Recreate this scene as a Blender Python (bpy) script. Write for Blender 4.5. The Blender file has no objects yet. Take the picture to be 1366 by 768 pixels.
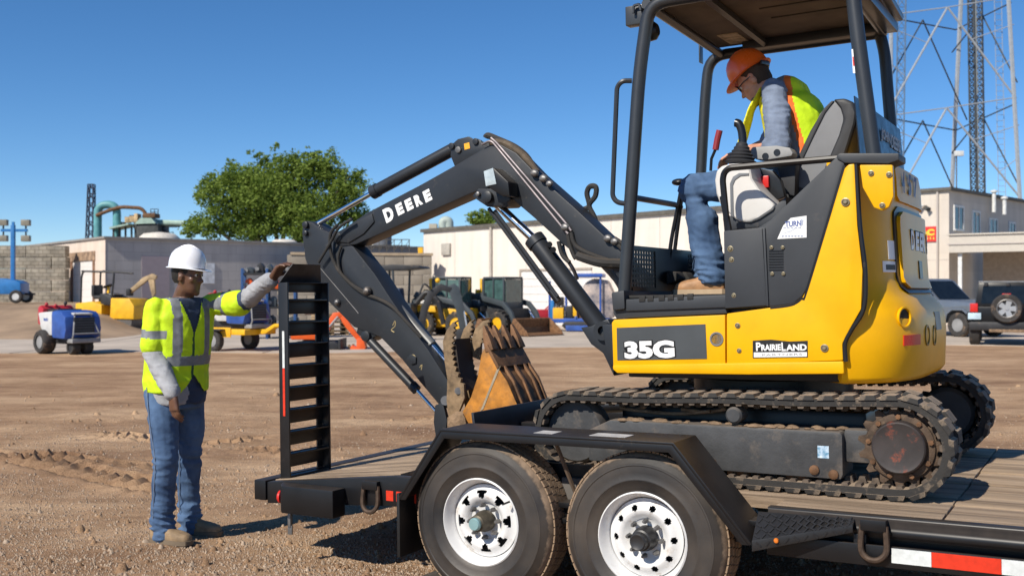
import bpy, bmesh, math, random
import numpy as np
from mathutils import Vector as V, Matrix, noise, Quaternion
random.seed(7)
SC = bpy.context.scene
COL = SC.collection
R = math.radians
PI = math.pi
# ---------------------------------------------------------------- camera, sky, sun, exposure
F, H, HZ, CX = 1400.0, 1.5, 388.0, 683.0        # focal length, horizon and centre in photo pixels, eye height in metres
cam = bpy.data.cameras.new('camera')
cam.sensor_width = 36.0
cam.lens = 36.0 * F / 1366.0
cam.shift_y = 4.0 / 1366.0
cam.clip_end = 3000
cam.dof.use_dof = True
cam.dof.focus_distance = 5.4
cam.dof.aperture_fstop = 4.0
camo = bpy.data.objects.new('camera', cam)
camo.location = (0, 0, H)
camo.rotation_euler = (R(90), 0, 0)
COL.objects.link(camo)
SC.camera = camo
SUN_HEAD, SUN_EL = R(44), R(41)                 # shadows run this far clockwise of straight ahead
ldir = V((math.sin(SUN_HEAD) * math.cos(SUN_EL), math.cos(SUN_HEAD) * math.cos(SUN_EL), -math.sin(SUN_EL)))
world = bpy.data.worlds.new('World')
SC.world = world
world.use_nodes = True
wn = world.node_tree
sky = wn.nodes.new('ShaderNodeTexSky')
sky.sky_type = 'NISHITA'
sky.sun_disc = False
sky.sun_elevation = SUN_EL
sky.sun_rotation = SUN_HEAD + PI
sky.altitude = 3000
sky.air_density = 1.0
sky.dust_density = 0.0
sky.ozone_density = 4.0
hs = wn.nodes.new('ShaderNodeHueSaturation')
hs.inputs['Saturation'].default_value = 1.2
wn.links.new(sky.outputs[0], hs.inputs['Color'])
wn.links.new(hs.outputs[0], wn.nodes['Background'].inputs[0])
wn.nodes['Background'].inputs[1].default_value = 0.094
sun = bpy.data.lights.new('sun', 'SUN')
sun.energy = 4.2
sun.angle = R(0.53)
sun.color = (1.0, 0.93, 0.82)
suno = bpy.data.objects.new('sun', sun)
suno.rotation_mode = 'QUATERNION'
suno.rotation_quaternion = ldir.to_track_quat('-Z', 'Y')
suno.location = (-20, -20, 30)
COL.objects.link(suno)
vs = SC.view_settings
vs.view_transform = 'Standard'
vs.look = 'None'
vs.gamma = 1.0
vs.exposure = 0.45
SC.cycles.use_denoising = True
SC.cycles.max_bounces = 6
SC.cycles.transparent_max_bounces = 8

# ---------------------------------------------------------------- frames: turn a photo pixel into a point on a plane of a thing
class Fr:
    def __init__(s, o, yaw=0.0, pitch=0.0):
        s.m = Matrix.Translation(V(o)) @ Matrix.Rotation(yaw, 4, 'Z') @ Matrix.Rotation(-pitch, 4, 'Y')
        s.i = s.m.inverted()
        s.yaw, s.pitch = yaw, pitch
    def _h(s, u, v, ax, q):
        o = s.i @ V((0, 0, H))
        d = s.i.to_3x3() @ V(((u - CX) / F, 1, -(v - HZ) / F))
        return o + d * ((q - o[ax]) / d[ax])
    def x(s, u, v, q): return s._h(u, v, 0, q)
    def y(s, u, v, q): return s._h(u, v, 1, q)
    def z(s, u, v, q): return s._h(u, v, 2, q)
    def xz(s, pts, q): return [(p.x, p.z) for p in (s.y(u, v, q) for u, v in pts)]
    def sub(s, o): return Fr(s.m @ V(o), s.yaw, s.pitch)

# ---------------------------------------------------------------- materials
def lin(h):
    h = h.lstrip('#')
    return tuple(((c / 12.92) if c <= .04045 else ((c + .055) / 1.055) ** 2.4) for c in (int(h[i:i + 2], 16) / 255 for i in (0, 2, 4)))
MATS = {}
def mat(name, col, rough=.5, metal=0, var=.15, vs=5, dust=0, dcol=(.30, .20, .13), ds=4, up=0, bump=0, bs=60, coat=0, col2=None, spec=None, trans=0, emis=None):
    if name in MATS: return MATS[name]
    m = bpy.data.materials.new(name); MATS[name] = m
    m.use_nodes = True
    nt = m.node_tree; N = nt.nodes; L = nt.links
    b = N['Principled BSDF']
    b.inputs['Roughness'].default_value = rough
    b.inputs['Metallic'].default_value = metal
    if coat: b.inputs['Coat Weight'].default_value = coat; b.inputs['Coat Roughness'].default_value = .12
    if spec is not None: b.inputs['Specular IOR Level'].default_value = spec
    if trans: b.inputs['Transmission Weight'].default_value = trans
    if emis: b.inputs['Emission Color'].default_value = (*emis[0], 1); b.inputs['Emission Strength'].default_value = emis[1]
    tc = N.new('ShaderNodeTexCoord')
    def nz(sc, det=5, ro=.6, off=0):
        n = N.new('ShaderNodeTexNoise'); n.inputs['Scale'].default_value = sc; n.inputs['Detail'].default_value = det; n.inputs['Roughness'].default_value = ro
        if off:
            mp = N.new('ShaderNodeMapping'); mp.inputs['Location'].default_value = (off, off * .7, off * 1.3)
            L.new(tc.outputs['Object'], mp.inputs[0]); L.new(mp.outputs[0], n.inputs['Vector'])
        else: L.new(tc.outputs['Object'], n.inputs['Vector'])
        return n.outputs['Fac']
    def mr(src, a, c, lo=0., hi=1.):
        n = N.new('ShaderNodeMapRange'); n.inputs[1].default_value = a; n.inputs[2].default_value = c; n.inputs[3].default_value = lo; n.inputs[4].default_value = hi
        L.new(src, n.inputs[0]); return n.outputs[0]
    def mix(f, a, c):
        n = N.new('ShaderNodeMix'); n.data_type = 'RGBA'
        L.new(f, n.inputs[0])
        for i, q in ((6, a), (7, c)):
            if isinstance(q, tuple): n.inputs[i].default_value = (*q, 1)
            else: L.new(q, n.inputs[i])
        return n.outputs[2]
    lo = tuple(max(0, c * (1 - var)) for c in col); hi = col2 if col2 else tuple(min(1, c * (1 + var)) for c in col)
    c = mix(mr(nz(vs), .32, .68), lo, hi)
    rs = None
    if dust or up:
        f = None
        if dust:
            f = mr(nz(ds, 8, .7, 3.1), .72 - .42 * dust, .86 - .36 * dust, 0, min(1, .35 + dust))
        if up:
            g = N.new('ShaderNodeNewGeometry'); sx = N.new('ShaderNodeSeparateXYZ'); L.new(g.outputs['Normal'], sx.inputs[0])
            u = mr(sx.outputs[2], .25, .95, 0, up)
            mu = N.new('ShaderNodeMath'); mu.operation = 'MULTIPLY'; L.new(u, mu.inputs[0]); L.new(mr(nz(9, 6, .7, 1.7), .25, .6, .35, 1), mu.inputs[1])
            if f:
                mx = N.new('ShaderNodeMath'); mx.operation = 'MAXIMUM'; L.new(f, mx.inputs[0]); L.new(mu.outputs[0], mx.inputs[1]); f = mx.outputs[0]
            else: f = mu.outputs[0]
        c = mix(f, c, dcol)
        L.new(mr(f, 0, 1, rough, .92), b.inputs['Roughness'])
    else:
        L.new(mr(nz(vs * 2.3, 5, .6, 5.), .3, .7, max(0, rough - .08), min(1, rough + .1)), b.inputs['Roughness'])
    L.new(c, b.inputs['Base Color'])
    if bump:
        bn = N.new('ShaderNodeBump'); bn.inputs['Strength'].default_value = min(1, bump); bn.inputs['Distance'].default_value = .01 * max(1, bump)
        L.new(nz(bs, 6, .65, 2.2), bn.inputs['Height']); L.new(bn.outputs[0], b.inputs['Normal'])
    return m

# ---------------------------------------------------------------- mesh builder
class MB:
    def __init__(s): s.v = []; s.f = []; s.fm = []; s.cm = 0
    def add(s, vs, fs):
        o = len(s.v); s.v += [tuple(p) for p in vs]; s.f += [tuple(i + o for i in f) for f in fs]; s.fm += [s.cm] * len(fs); return s
    def box(s, x0, x1, y0, y1, z0, z1):
        vs = [(x0, y0, z0), (x1, y0, z0), (x1, y1, z0), (x0, y1, z0), (x0, y0, z1), (x1, y0, z1), (x1, y1, z1), (x0, y1, z1)]
        return s.add(vs, [(3, 2, 1, 0), (4, 5, 6, 7), (0, 1, 5, 4), (1, 2, 6, 5), (2, 3, 7, 6), (3, 0, 4, 7)])
    def prism(s, pts, a, b, ax=1):
        """outline of 2-D points pushed from a to b along an axis (ax=1: points are x,z; 0: y,z; 2: x,y)"""
        n = len(pts)
        ar = sum(pts[i][0] * pts[(i + 1) % n][1] - pts[(i + 1) % n][0] * pts[i][1] for i in range(n))
        if (ar < 0) != (ax == 1 and False): pts = pts[::-1]
        mk = (lambda p, q: (q, p[0], p[1])) if ax == 0 else ((lambda p, q: (p[0], q, p[1])) if ax == 1 else (lambda p, q: (p[0], p[1], q)))
        vs = [mk(p, a) for p in pts] + [mk(p, b) for p in pts]
        side = [(i, (i + 1) % n, n + (i + 1) % n, n + i) for i in range(n)]
        flip = (ax == 1) == (b > a)
        fs = [tuple(range(n - 1, -1, -1)), tuple(range(n, 2 * n))] + side
        if flip: fs = [f[::-1] for f in fs]
        return s.add(vs, fs)
    def tube(s, path, r, n=10, closed=False, caps=True, flat=1.0):
        path = [V(p) for p in path]; k = len(path)
        rr = r if isinstance(r, (list, tuple)) else [r] * k
        tang = []
        for i in range(k):
            a = path[(i - 1) % k] if (closed or i > 0) else path[i]; b = path[(i + 1) % k] if (closed or i < k - 1) else path[i]
            t = b - a; tang.append(t.normalized() if t.length > 1e-9 else V((0, 0, 1)))
        ref = V((0, 0, 1)) if abs(tang[0].z) < .9 else V((1, 0, 0))
        nn = (ref - tang[0] * ref.dot(tang[0])).normalized()
        vs = []; 
        for i in range(k):
            nn = (nn - tang[i] * nn.dot(tang[i]));
            nn = nn.normalized() if nn.length > 1e-6 else tang[i].orthogonal().normalized()
            bb = tang[i].cross(nn)
            for j in range(n):
                a = 2 * PI * j / n
                vs.append(path[i] + (nn * math.cos(a) + bb * math.sin(a) * flat) * rr[i])
        fs = []
        for i in range(k if closed else k - 1):
            for j in range(n):
                fs.append((i * n + j, i * n + (j + 1) % n, ((i + 1) % k) * n + (j + 1) % n, ((i + 1) % k) * n + j))
        if caps and not closed:
            fs.append(tuple(range(n - 1, -1, -1))); fs.append(tuple((k - 1) * n + j for j in range(n)))
        return s.add(vs, fs)
    def cyl(s, a, b, r, r2=None, n=16): return s.tube([a, b], [r, r if r2 is None else r2], n)
    def lathe(s, prof, o, axis, n=24, caps=True):
        """profile (radius, distance along axis) spun about an axis from point o"""
        o = V(o); ax = V(axis).normalized()
        e1 = ax.orthogonal().normalized(); e2 = ax.cross(e1)
        vs = [o + ax * a + (e1 * math.cos(2 * PI * j / n) + e2 * math.sin(2 * PI * j / n)) * r for r, a in prof for j in range(n)]
        fs = [(i * n + j, i * n + (j + 1) % n, (i + 1) * n + (j + 1) % n, (i + 1) * n + j) for i in range(len(prof) - 1) for j in range(n)]
        if caps:
            if prof[0][0] > 1e-6: fs.append(tuple(range(n - 1, -1, -1)))
            if prof[-1][0] > 1e-6: fs.append(tuple((len(prof) - 1) * n + j for j in range(n)))
        return s.add(vs, fs)
    def ball(s, c, r, n=12, m=8, sc=(1, 1, 1)):
        vs = []; c = V(c)
        for i in range(m + 1):
            t = PI * i / m
            for j in range(n):
                a = 2 * PI * j / n
                vs.append((c.x + r * sc[0] * math.sin(t) * math.cos(a), c.y + r * sc[1] * math.sin(t) * math.sin(a), c.z + r * sc[2] * math.cos(t)))
        return s.add(vs, [(i * n + j, (i + 1) * n + j, (i + 1) * n + (j + 1) % n, i * n + (j + 1) % n) for i in range(m) for j in range(n)])
    def loft(s, rings, closed=True, caps=True):
        n = len(rings[0]); vs = [p for r in rings for p in r]; fs = []
        for i in range(len(rings) - 1):
            for j in range(n if closed else n - 1):
                fs.append((i * n + j, i * n + (j + 1) % n, (i + 1) * n + (j + 1) % n, (i + 1) * n + j))
        if caps: fs.append(tuple(range(n - 1, -1, -1))); fs.append(tuple((len(rings) - 1) * n + j for j in range(n)))
        return s.add(vs, fs)
    def grid(s, rows):
        m = len(rows[0]); return s.add([p for r in rows for p in r], [(i * m + j, i * m + j + 1, (i + 1) * m + j + 1, (i + 1) * m + j) for i in range(len(rows) - 1) for j in range(m - 1)])
    def mesh(s, name, m=None, bevel=0, seg=2, smooth=35, fix=True):
        me = bpy.data.meshes.new(name); me.from_pydata(s.v, [], s.f)
        mats = m if isinstance(m, (list, tuple)) else [m]
        for q in mats:
            if q: me.materials.append(q)
        if len(mats) > 1: me.polygons.foreach_set('material_index', s.fm)
        bm = bmesh.new(); bm.from_mesh(me)
        bmesh.ops.remove_doubles(bm, verts=bm.verts, dist=1e-5)
        if fix: bmesh.ops.recalc_face_normals(bm, faces=bm.faces)
        if bevel:
            ed = [e for e in bm.edges if len(e.link_faces) == 2 and e.calc_face_angle(0) > R(28)]
            bmesh.ops.bevel(bm, geom=ed, offset=bevel, segments=seg, affect='EDGES', clamp_overlap=True, profile=.6)
        bm.to_mesh(me); bm.free()
        if smooth:
            me.polygons.foreach_set('use_smooth', [True] * len(me.polygons))
            me.set_sharp_from_angle(angle=R(smooth))
        return me
    def build(s, name, m, parent=None, bevel=0, seg=2, smooth=35, loc=None, fix=True):
        return link(name, s.mesh(name, m, bevel, seg, smooth, fix), parent, loc)
def link(name, me, parent=None, loc=None, rot=None):
    o = bpy.data.objects.new(name, me); COL.objects.link(o)
    if parent: o.parent = parent
    if loc is not None: o.location = loc
    if rot is not None: o.rotation_euler = rot
    return o
def tag(o, label=None, cat=None, group=None, kind=None):
    if label: o['label'] = label
    if cat: o['category'] = cat
    if group: o['group'] = group
    if kind: o['kind'] = kind
    return o
def thing(name, label, cat, fr, group=None):
    o = bpy.data.objects.new(name, None); COL.objects.link(o)
    o.empty_display_size = .1
    o.matrix_world = fr.m if isinstance(fr, Fr) else Matrix.Translation(V(fr))
    return tag(o, label, cat, group)
def copy_tree(o, parent=None):
    c = o.copy(); COL.objects.link(c)
    if parent: c.parent = parent
    for ch in list(o.children): copy_tree(ch, c)
    return c
def fil(path, r, seg=5, closed=False):
    """round the corners of a path"""
    P = [V(p) for p in path]; out = []; n = len(P)
    for i, p in enumerate(P):
        if not closed and i in (0, n - 1): out.append(p); continue
        a = P[i - 1] - p; b = P[(i + 1) % n] - p
        d = min(r, a.length * .48, b.length * .48)
        q0 = p + a.normalized() * d; q1 = p + b.normalized() * d
        for k in range(seg + 1):
            t = k / seg; out.append(q0.lerp(p, t).lerp(p.lerp(q1, t), t))
    return out
def smo(path, k=6):
    """smooth curve through points"""
    P = [V(p) for p in path]; out = []
    for i in range(len(P) - 1):
        p0 = P[max(i - 1, 0)]; p1 = P[i]; p2 = P[i + 1]; p3 = P[min(i + 2, len(P) - 1)]
        for j in range(k):
            t = j / k
            out.append(.5 * ((2 * p1) + (p2 - p0) * t + (2 * p0 - 5 * p1 + 4 * p2 - p3) * t * t + (3 * p1 - p0 - 3 * p2 + p3) * t ** 3))
    return out + [P[-1]]
def text_mesh(txt, size, width=None, bold=0.0, ext=.001, shear=0):
    cu = bpy.data.curves.new('lettering', 'FONT'); cu.body = txt; cu.size = size; cu.extrude = ext; cu.offset = bold; cu.shear = shear
    cu.align_x = 'CENTER'; cu.align_y = 'CENTER'; cu.resolution_u = 3
    o = bpy.data.objects.new('lettering', cu); COL.objects.link(o)
    dg = bpy.context.evaluated_depsgraph_get()
    me = bpy.data.meshes.new_from_object(o.evaluated_get(dg))
    bpy.data.objects.remove(o); bpy.data.curves.remove(cu)
    me.materials.clear()
    co = np.empty(len(me.vertices) * 3, 'f'); me.vertices.foreach_get('co', co); co = co.reshape(-1, 3)
    c = (co.max(0) + co.min(0)) / 2; co -= c; w, h = (co.max(0) - co.min(0))[:2]
    if width: co[:, 0] *= width / w
    co[:, 1] *= size / h
    me.vertices.foreach_set('co', co.ravel())
    return me
def lettering(name, txt, h, w, m, parent, c, xdir, ydir, bold=0, ext=.0015):
    """flat raised letters centred on c, written along xdir with ydir up"""
    me = text_mesh(txt, h, w, bold, ext); me.materials.append(m)
    x = V(xdir).normalized(); y = V(ydir); y = (y - x * y.dot(x)).normalized(); z = x.cross(y)
    M = Matrix((x, y, z)).transposed().to_4x4(); M.translation = V(c)
    o = link(name, me, parent); o.matrix_local = M
    return o
def B(u, v, y): return V(((u - CX) / F * y, y, H - (v - HZ) / F * y))
def sstep(a, b, x):
    t = min(1, max(0, (x - a) / (b - a))); return t * t * (3 - 2 * t)
# ---------------------------------------------------------------- shared materials
DUST = (.30, .205, .135)
m_black = mat('black_paint', (.008, .008, .009), .36, var=.3, dust=.2, ds=9, up=.22, dcol=(.13, .095, .068), spec=.4)
m_blackclean = mat('black_gloss', (.010, .010, .011), .3, var=.2, dust=.15, dcol=(.15, .11, .08))
m_char = mat('charcoal_paint', (.019, .022, .027), .42, var=.16, dust=.22, ds=16, dcol=(.10, .085, .072), up=.12, spec=.4)
m_charL = mat('charcoal_plastic', (.027, .031, .037), .55, var=.12, dust=.16, dcol=(.17, .14, .12), bump=.08, bs=300)
m_yel = mat('yellow_paint', (.76, .392, .002), .36, var=.07, dust=.10, ds=22, dcol=(.46, .25, .03), coat=0, spec=.28, bump=.02, bs=35)
m_yelfar = mat('yellow_machine', (.74, .40, .012), .45, var=.12, dust=.15)
m_rubber = mat('rubber', (.022, .021, .020), .82, var=.3, dust=.28, ds=6, dcol=(.17, .125, .085), up=.3, bump=.3, bs=90)
m_track = mat('track_rubber', (.024, .022, .020), .8, var=.3, dust=.38, ds=8, dcol=(.33, .25, .175), up=1.0, bump=.3, bs=70)
m_tread = mat('dusty_tread', (.24, .165, .105), .92, var=.35, vs=30, dust=.15, dcol=(.035, .03, .027), ds=14, bump=.6, bs=120)
m_chrome = mat('chrome', (.78, .79, .80), .12, 1, var=.05)
m_steel = mat('steel', (.20, .195, .19), .5, .7, var=.3, dust=.25)
m_rust = mat('rusty_steel', (.15, .075, .035), .75, .25, var=.5, vs=14, dust=.3, dcol=(.28, .16, .08), ds=12, bump=.3, bs=80)
m_mud = mat('caked_mud', (.21, .14, .085), .95, var=.4, vs=20, bump=.9, bs=60)
m_white = mat('white_paint', (.78, .78, .77), .4, var=.05, dust=.1)
m_red = mat('red_plastic', (.55, .02, .015), .3, var=.1)
m_glass = mat('dark_glass', (.03, .045, .055), .06, var=.2, spec=.8)
# ---------------------------------------------------------------- ground, pavement, bank
def dirt_mat():
    m = bpy.data.materials.new('packed_dirt'); m.use_nodes = True
    nt = m.node_tree; N = nt.nodes; L = nt.links; b = N['Principled BSDF']; b.inputs['Roughness'].default_value = .95
    b.inputs['Specular IOR Level'].default_value = .15
    tc = N.new('ShaderNodeTexCoord')
    def nz(s, det=6, ro=.6, sc=(1, 1, 1)):
        mp = N.new('ShaderNodeMapping'); mp.inputs['Scale'].default_value = sc; L.new(tc.outputs['Object'], mp.inputs[0])
        n = N.new('ShaderNodeTexNoise'); n.inputs['Scale'].default_value = s; n.inputs['Detail'].default_value = det; n.inputs['Roughness'].default_value = ro
        L.new(mp.outputs[0], n.inputs['Vector']); return n.outputs['Fac']
    def ramp(src, stops):
        r = N.new('ShaderNodeValToRGB'); r.color_ramp.elements[0].position = stops[0][0]; r.color_ramp.elements[0].color = (*stops[0][1], 1)
        r.color_ramp.elements[1].position = stops[-1][0]; r.color_ramp.elements[1].color = (*stops[-1][1], 1)
        for p, c in stops[1:-1]: e = r.color_ramp.elements.new(p); e.color = (*c, 1)
        L.new(src, r.inputs[0]); return r.outputs[0]
    def mixc(f, a, c, t='MIX'):
        n = N.new('ShaderNodeMix'); n.data_type = 'RGBA'; n.blend_type = t
        if isinstance(f, float): n.inputs[0].default_value = f
        else: L.new(f, n.inputs[0])
        L.new(a, n.inputs[6]); L.new(c, n.inputs[7]); return n.outputs[2]
    big = ramp(nz(.35, 5, .65, (1, 2.2, 1)), [(.30, (.27, .158, .092)), (.5, (.44, .28, .165)), (.68, (.60, .41, .255))])
    mid = ramp(nz(2.2, 8, .7, (1, 2.5, 1)), [(.3, (.55, .52, .5)), (.55, (1, 1, 1)), (.72, (1.0, 1.0, 1.0))])
    fine = ramp(nz(38, 6, .75), [(.3, (.55, .53, .5)), (.5, (1, 1, 1)), (.7, (1, 1, 1))])
    c = mixc(.75, big, mid, 'MULTIPLY'); c = mixc(.7, c, fine, 'MULTIPLY')
    L.new(c, b.inputs['Base Color'])
    bn = N.new('ShaderNodeBump'); bn.inputs['Strength'].default_value = .8; bn.inputs['Distance'].default_value = .02
    ad = N.new('ShaderNodeMath'); ad.operation = 'ADD'; L.new(nz(24, 8, .75), ad.inputs[0]); L.new(nz(90, 6, .7), ad.inputs[1])
    L.new(ad.outputs[0], bn.inputs['Height']); L.new(bn.outputs[0], b.inputs['Normal'])
    return m
m_dirt = dirt_mat()
# wheel ruts pressed in the dirt: centre lines (x0,y0,x1,y1), half width, tread pitch
RUTS = [((-5.6, 10.1), (-2.6, 7.95), .19, .19), ((-4.5, 9.45), (-2.7, 8.75), .14, .18), ((-4.35, 11.0), (-3.6, 10.5), .15, .14), ((-3.05, 9.95), (-2.5, 10.75), .13, .14), ((-2.6, 9.9), (-1.9, 9.6), .13, .14), ((-1.2, 12.4), (1.0, 11.9), .2, .16)]
def dirt_h(x, y):
    h = .035 * noise.noise((x * .35, y * .35, 0)) + .022 * noise.noise((x * 1.1, y * 1.3, 4)) + .010 * noise.noise((x * 4, y * 4, 9)) + .007 * noise.noise((x * 11, y * 11, 2)) + .004 * noise.noise((x * 19, y * 19, 6))
    for (x0, y0), (x1, y1), w, p in RUTS:
        dx, dy = x1 - x0, y1 - y0; l = math.hypot(dx, dy); t = ((x - x0) * dx + (y - y0) * dy) / l; d = ((x - x0) * dy - (y - y0) * dx) / l
        if -.2 < t < l + .2 and abs(d) < w * 1.9:
            e = sstep(-.2, .15, t) * (1 - sstep(l - .15, l + .2, t)) * (.6 + .4 * noise.noise((t * 1.3, 7, w * 9)))
            a = abs(d) / w
            if a < 1: h += e * (-.045 + .12 * max(0, 1 - abs((((t + abs(d) * .7 + .02 * noise.noise((x * 9, y * 9, 3))) % p) / p) * 3.2 - 1.1)) * (1 - a ** 4))
            else: h += e * .055 * (1 - sstep(1.0, 1.9, a)) * (.6 + .8 * abs(noise.noise((x * 6, y * 6, 1))))
    return h
def axis_steps(a, b, lo, hi, fine, grow):
    out = [lo]; q = lo
    while q < hi: q += fine; out.append(q)
    s = fine
    while q < b: s *= grow; q += s; out.append(q)
    s = fine; q = lo; pre = []
    while q > a: s *= grow; q -= s; pre.append(q)
    return pre[::-1] + out
xs = axis_steps(-900, 900, -5.2, 4.2, .032, 1.10); ys = axis_steps(-60, 1500, 5.4, 12.5, .036, 1.085)
BANK = lambda x, y: 1.02 * sstep(31, 41, y + .25 * (x + 15)) * (1 - sstep(-15.5, -12.6, x + .18 * (y - 38)))
rows = []
for yy in ys:
    amp = 1 - sstep(14, 23, yy)
    rows.append([(xx, yy, (dirt_h(xx, yy) * amp - .0) if amp > 0 and abs(xx) < 30 else 0.0) for xx in xs])
g = MB(); g.grid(rows)
tag(g.build('ground', m_dirt, smooth=60, fix=False), 'packed brown dirt yard with tyre marks and pebbles', None, kind='structure')
# gravel and pebbles: too many to count
def gravel(name, label, n, vlo, vhi, pw, r0, r1, m, seed, ulim=(-40, 1400)):
    rg = np.random.RandomState(seed); v = vlo + (vhi - vlo) * rg.rand(n) ** pw; u = rg.uniform(*ulim, n)
    y = H * F / (v - HZ); x = (u - CX) / F * y
    den = np.array([noise.noise((a * .7, c * .9, 5)) for a, c in zip(x, y)]); rut = np.zeros(n, bool)
    for (x0, y0), (x1, y1), w_, p_ in RUTS:
        dx, dy = x1 - x0, y1 - y0; l_ = math.hypot(dx, dy); t_ = ((x - x0) * dx + (y - y0) * dy) / l_; d_ = ((x - x0) * dy - (y - y0) * dx) / l_; rut |= (np.abs(d_) < w_ * 1.5) & (t_ > 0) & (t_ < l_)
    k = (y < 21) & (den > rg.uniform(-.75, .35, n)) & ~(rut & (rg.rand(n) < .85)); x, y = x[k], y[k]; n = len(x)
    z = np.array([dirt_h(a, c) * (1 - sstep(14, 23, c)) for a, c in zip(x, y)])
    r = rg.uniform(r0, r1, n) * np.where(rg.rand(n) < .05, 2.0, 1) * (1 + .04 * y); a = rg.uniform(0, 6.28, n); e = rg.uniform(.55, 1, n); h_ = rg.uniform(.5, .95, n)
    base = np.stack([x, y, z], 1); d1 = np.stack([np.cos(a) * r, np.sin(a) * r, 0 * r], 1); d2 = np.stack([-np.sin(a) * r * e, np.cos(a) * r * e, 0 * r], 1); up_ = np.stack([0 * r, 0 * r, r * h_], 1)
    lo_ = np.array([0, 0, .003]); P_ = [base + d1 - lo_, base + d2 - lo_, base - d1 - lo_, base - d2 - lo_, base + up_ + .45 * d1, base + up_ + .45 * d2, base + up_ - .4 * d1, base + up_ - .5 * d2]
    co = np.stack(P_, 1).reshape(-1, 3); f4 = np.array([(0, 1, 5, 4), (1, 2, 6, 5), (2, 3, 7, 6), (3, 0, 4, 7), (4, 5, 6, 7)]); fc = (f4[None] + 8 * np.arange(n)[:, None, None]).reshape(-1)
    me = bpy.data.meshes.new(name); me.vertices.add(len(co)); me.vertices.foreach_set('co', co.ravel()); nf = n * 5
    me.loops.add(nf * 4); me.loops.foreach_set('vertex_index', fc); me.polygons.add(nf); me.polygons.foreach_set('loop_start', np.arange(nf) * 4); me.update(calc_edges=True); me.materials.append(m)
    return tag(link(name, me), label, None, kind='stuff')
m_grav = mat('gravel_stone', (.24, .155, .095), .9, var=.35, vs=45, col2=(.47, .36, .26))
gravel('gravel', 'fine brown gravel thick over the near dirt', 60000, 560, 810, .75, .0030, .0075, m_grav, 3)
gravel('pebbles', 'pale pebbles scattered across the dirt yard', 2200, 480, 800, .7, .006, .012, mat('pebble', (.33, .25, .18), .9, var=.4, vs=30), 4)
gravel('clods', 'brown clods of earth lying on the dirt yard', 1300, 500, 800, .8, .010, .020, m_dirt, 6)
rnd = random.Random(3)
m_conc = mat('concrete', (.44, .37, .30), .9, var=.18, vs=.6, dust=.3, ds=.35, dcol=(.38, .28, .19), bump=.15, bs=30)
m_joint = mat('joint_tar', (.10, .085, .07), .9)
# concrete apron: cast slabs, each its own piece, nearest edge wandering where dirt covers it
pav = link('concrete_pavement', None); tag(pav, 'pale concrete apron in front of the buildings', None, kind='structure')
edge = lambda x: 27.0 + .10 * x + .9 * math.sin(x * .21) + .5 * math.sin(x * .63 + 1) if x > -40 else 23
for i, x0 in enumerate(range(-66, 66, 6)):
    for j, (ya, yb) in enumerate(((0, 33), (33, 39), (39, 45), (45, 51), (51, 60), (60, 75))):
        q = MB(); n = 6; pts = []
        for k in range(n + 1):
            xx = x0 + .03 + (6 - .06) * k / n
            pts.append((xx, edge(xx) if j == 0 else ya + .02))
        pts += [(x0 + 5.97, yb - .02), (x0 + .03, yb - .02)]
        q.prism(pts, -.08, .012 + .004 * rnd.random(), 2)
        q.build('slab', m_conc, pav, smooth=0)
# earth bank at the left
bm_ = MB(); bx = axis_steps(-80, -11.5, -30, -11.6, .5, 1.15); by = axis_steps(29, 90, 29, 46, .5, 1.2)
bm_.grid([[(x, y, BANK(x, y) - .03 + .03 * noise.noise((x * .8, y * .8, 3)) * min(1, BANK(x, y) * 4)) for x in bx] for y in by])
tag(bm_.build('earth_bank', mat('bank_dirt', (.29, .20, .125), .95, var=.3, vs=.5, bump=.4, bs=12), smooth=60, fix=False), 'smooth brown earth bank rising to the block wall', None, kind='structure')
# ---------------------------------------------------------------- trailer
YAW, PIT = R(-30), R(1)
T = Fr((.2, 4.875, 0), YAW, PIT)
m_deckw = mat('weathered_deck_wood', (.27, .185, .115), .85, var=.5, vs=3, col2=(.46, .34, .23), dust=.3, ds=5, dcol=(.20, .13, .08), bump=.5, bs=40)
def wood_mat():
    m = m_deckw; nt = m.node_tree
    for n in nt.nodes:
        if n.type == 'TEX_NOISE':
            mp = nt.nodes.new('ShaderNodeMapping'); mp.inputs['Scale'].default_value = (.22, 5, 5)
            src = n.inputs['Vector'].links[0].from_socket; nt.links.new(src, mp.inputs[0]); nt.links.new(mp.outputs[0], n.inputs['Vector'])
wood_mat()
tr = thing('equipment_trailer', 'black tandem-axle equipment trailer with wooden deck carrying the yellow excavator', 'trailer', T)
DK = .56
b = MB(); b.box(-1.0, 5.2, .14, .19, .40, DK - .06); b.box(-1.0, 5.2, .10, .14, .40, .425); b.box(-1.0, 5.2, .10, .14, DK - .085, DK - .06); b.build('frame_rail', m_black, tr, bevel=.004)
b = MB(); b.box(-1.0, 5.2, 2.43, 2.48, .40, DK - .06); b.build('frame_rail', m_black, tr, bevel=.004)
for x in (-.9, -.2, .5, 1.2, 1.9, 2.6, 3.4, 4.2, 5.1):
    MB().box(x, x + .06, .19, 2.43, .43, DK - .062).build('crossmember', m_black, tr)
# rub rail with flange over the side
b = MB(); b.box(.985, 5.2, .085, .128, DK - .012, DK + .008); b.box(.985, 5.2, .085, .10, DK - .07, DK - .012); b.build('deck_edge_rail', m_black, tr, bevel=.003)
b = MB(); b.box(.985, 5.2, .06, .075, .37, .455); b.box(.985, 5.2, .075, .14, .37, .385); b.build('rub_rail', m_black, tr, bevel=.004)
for x in (1.34, 2.02, 2.7, 3.4): MB().box(x, x + .05, .075, .138, .386, DK - .07).build('stake_pocket', m_black, tr, bevel=.003)
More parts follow.
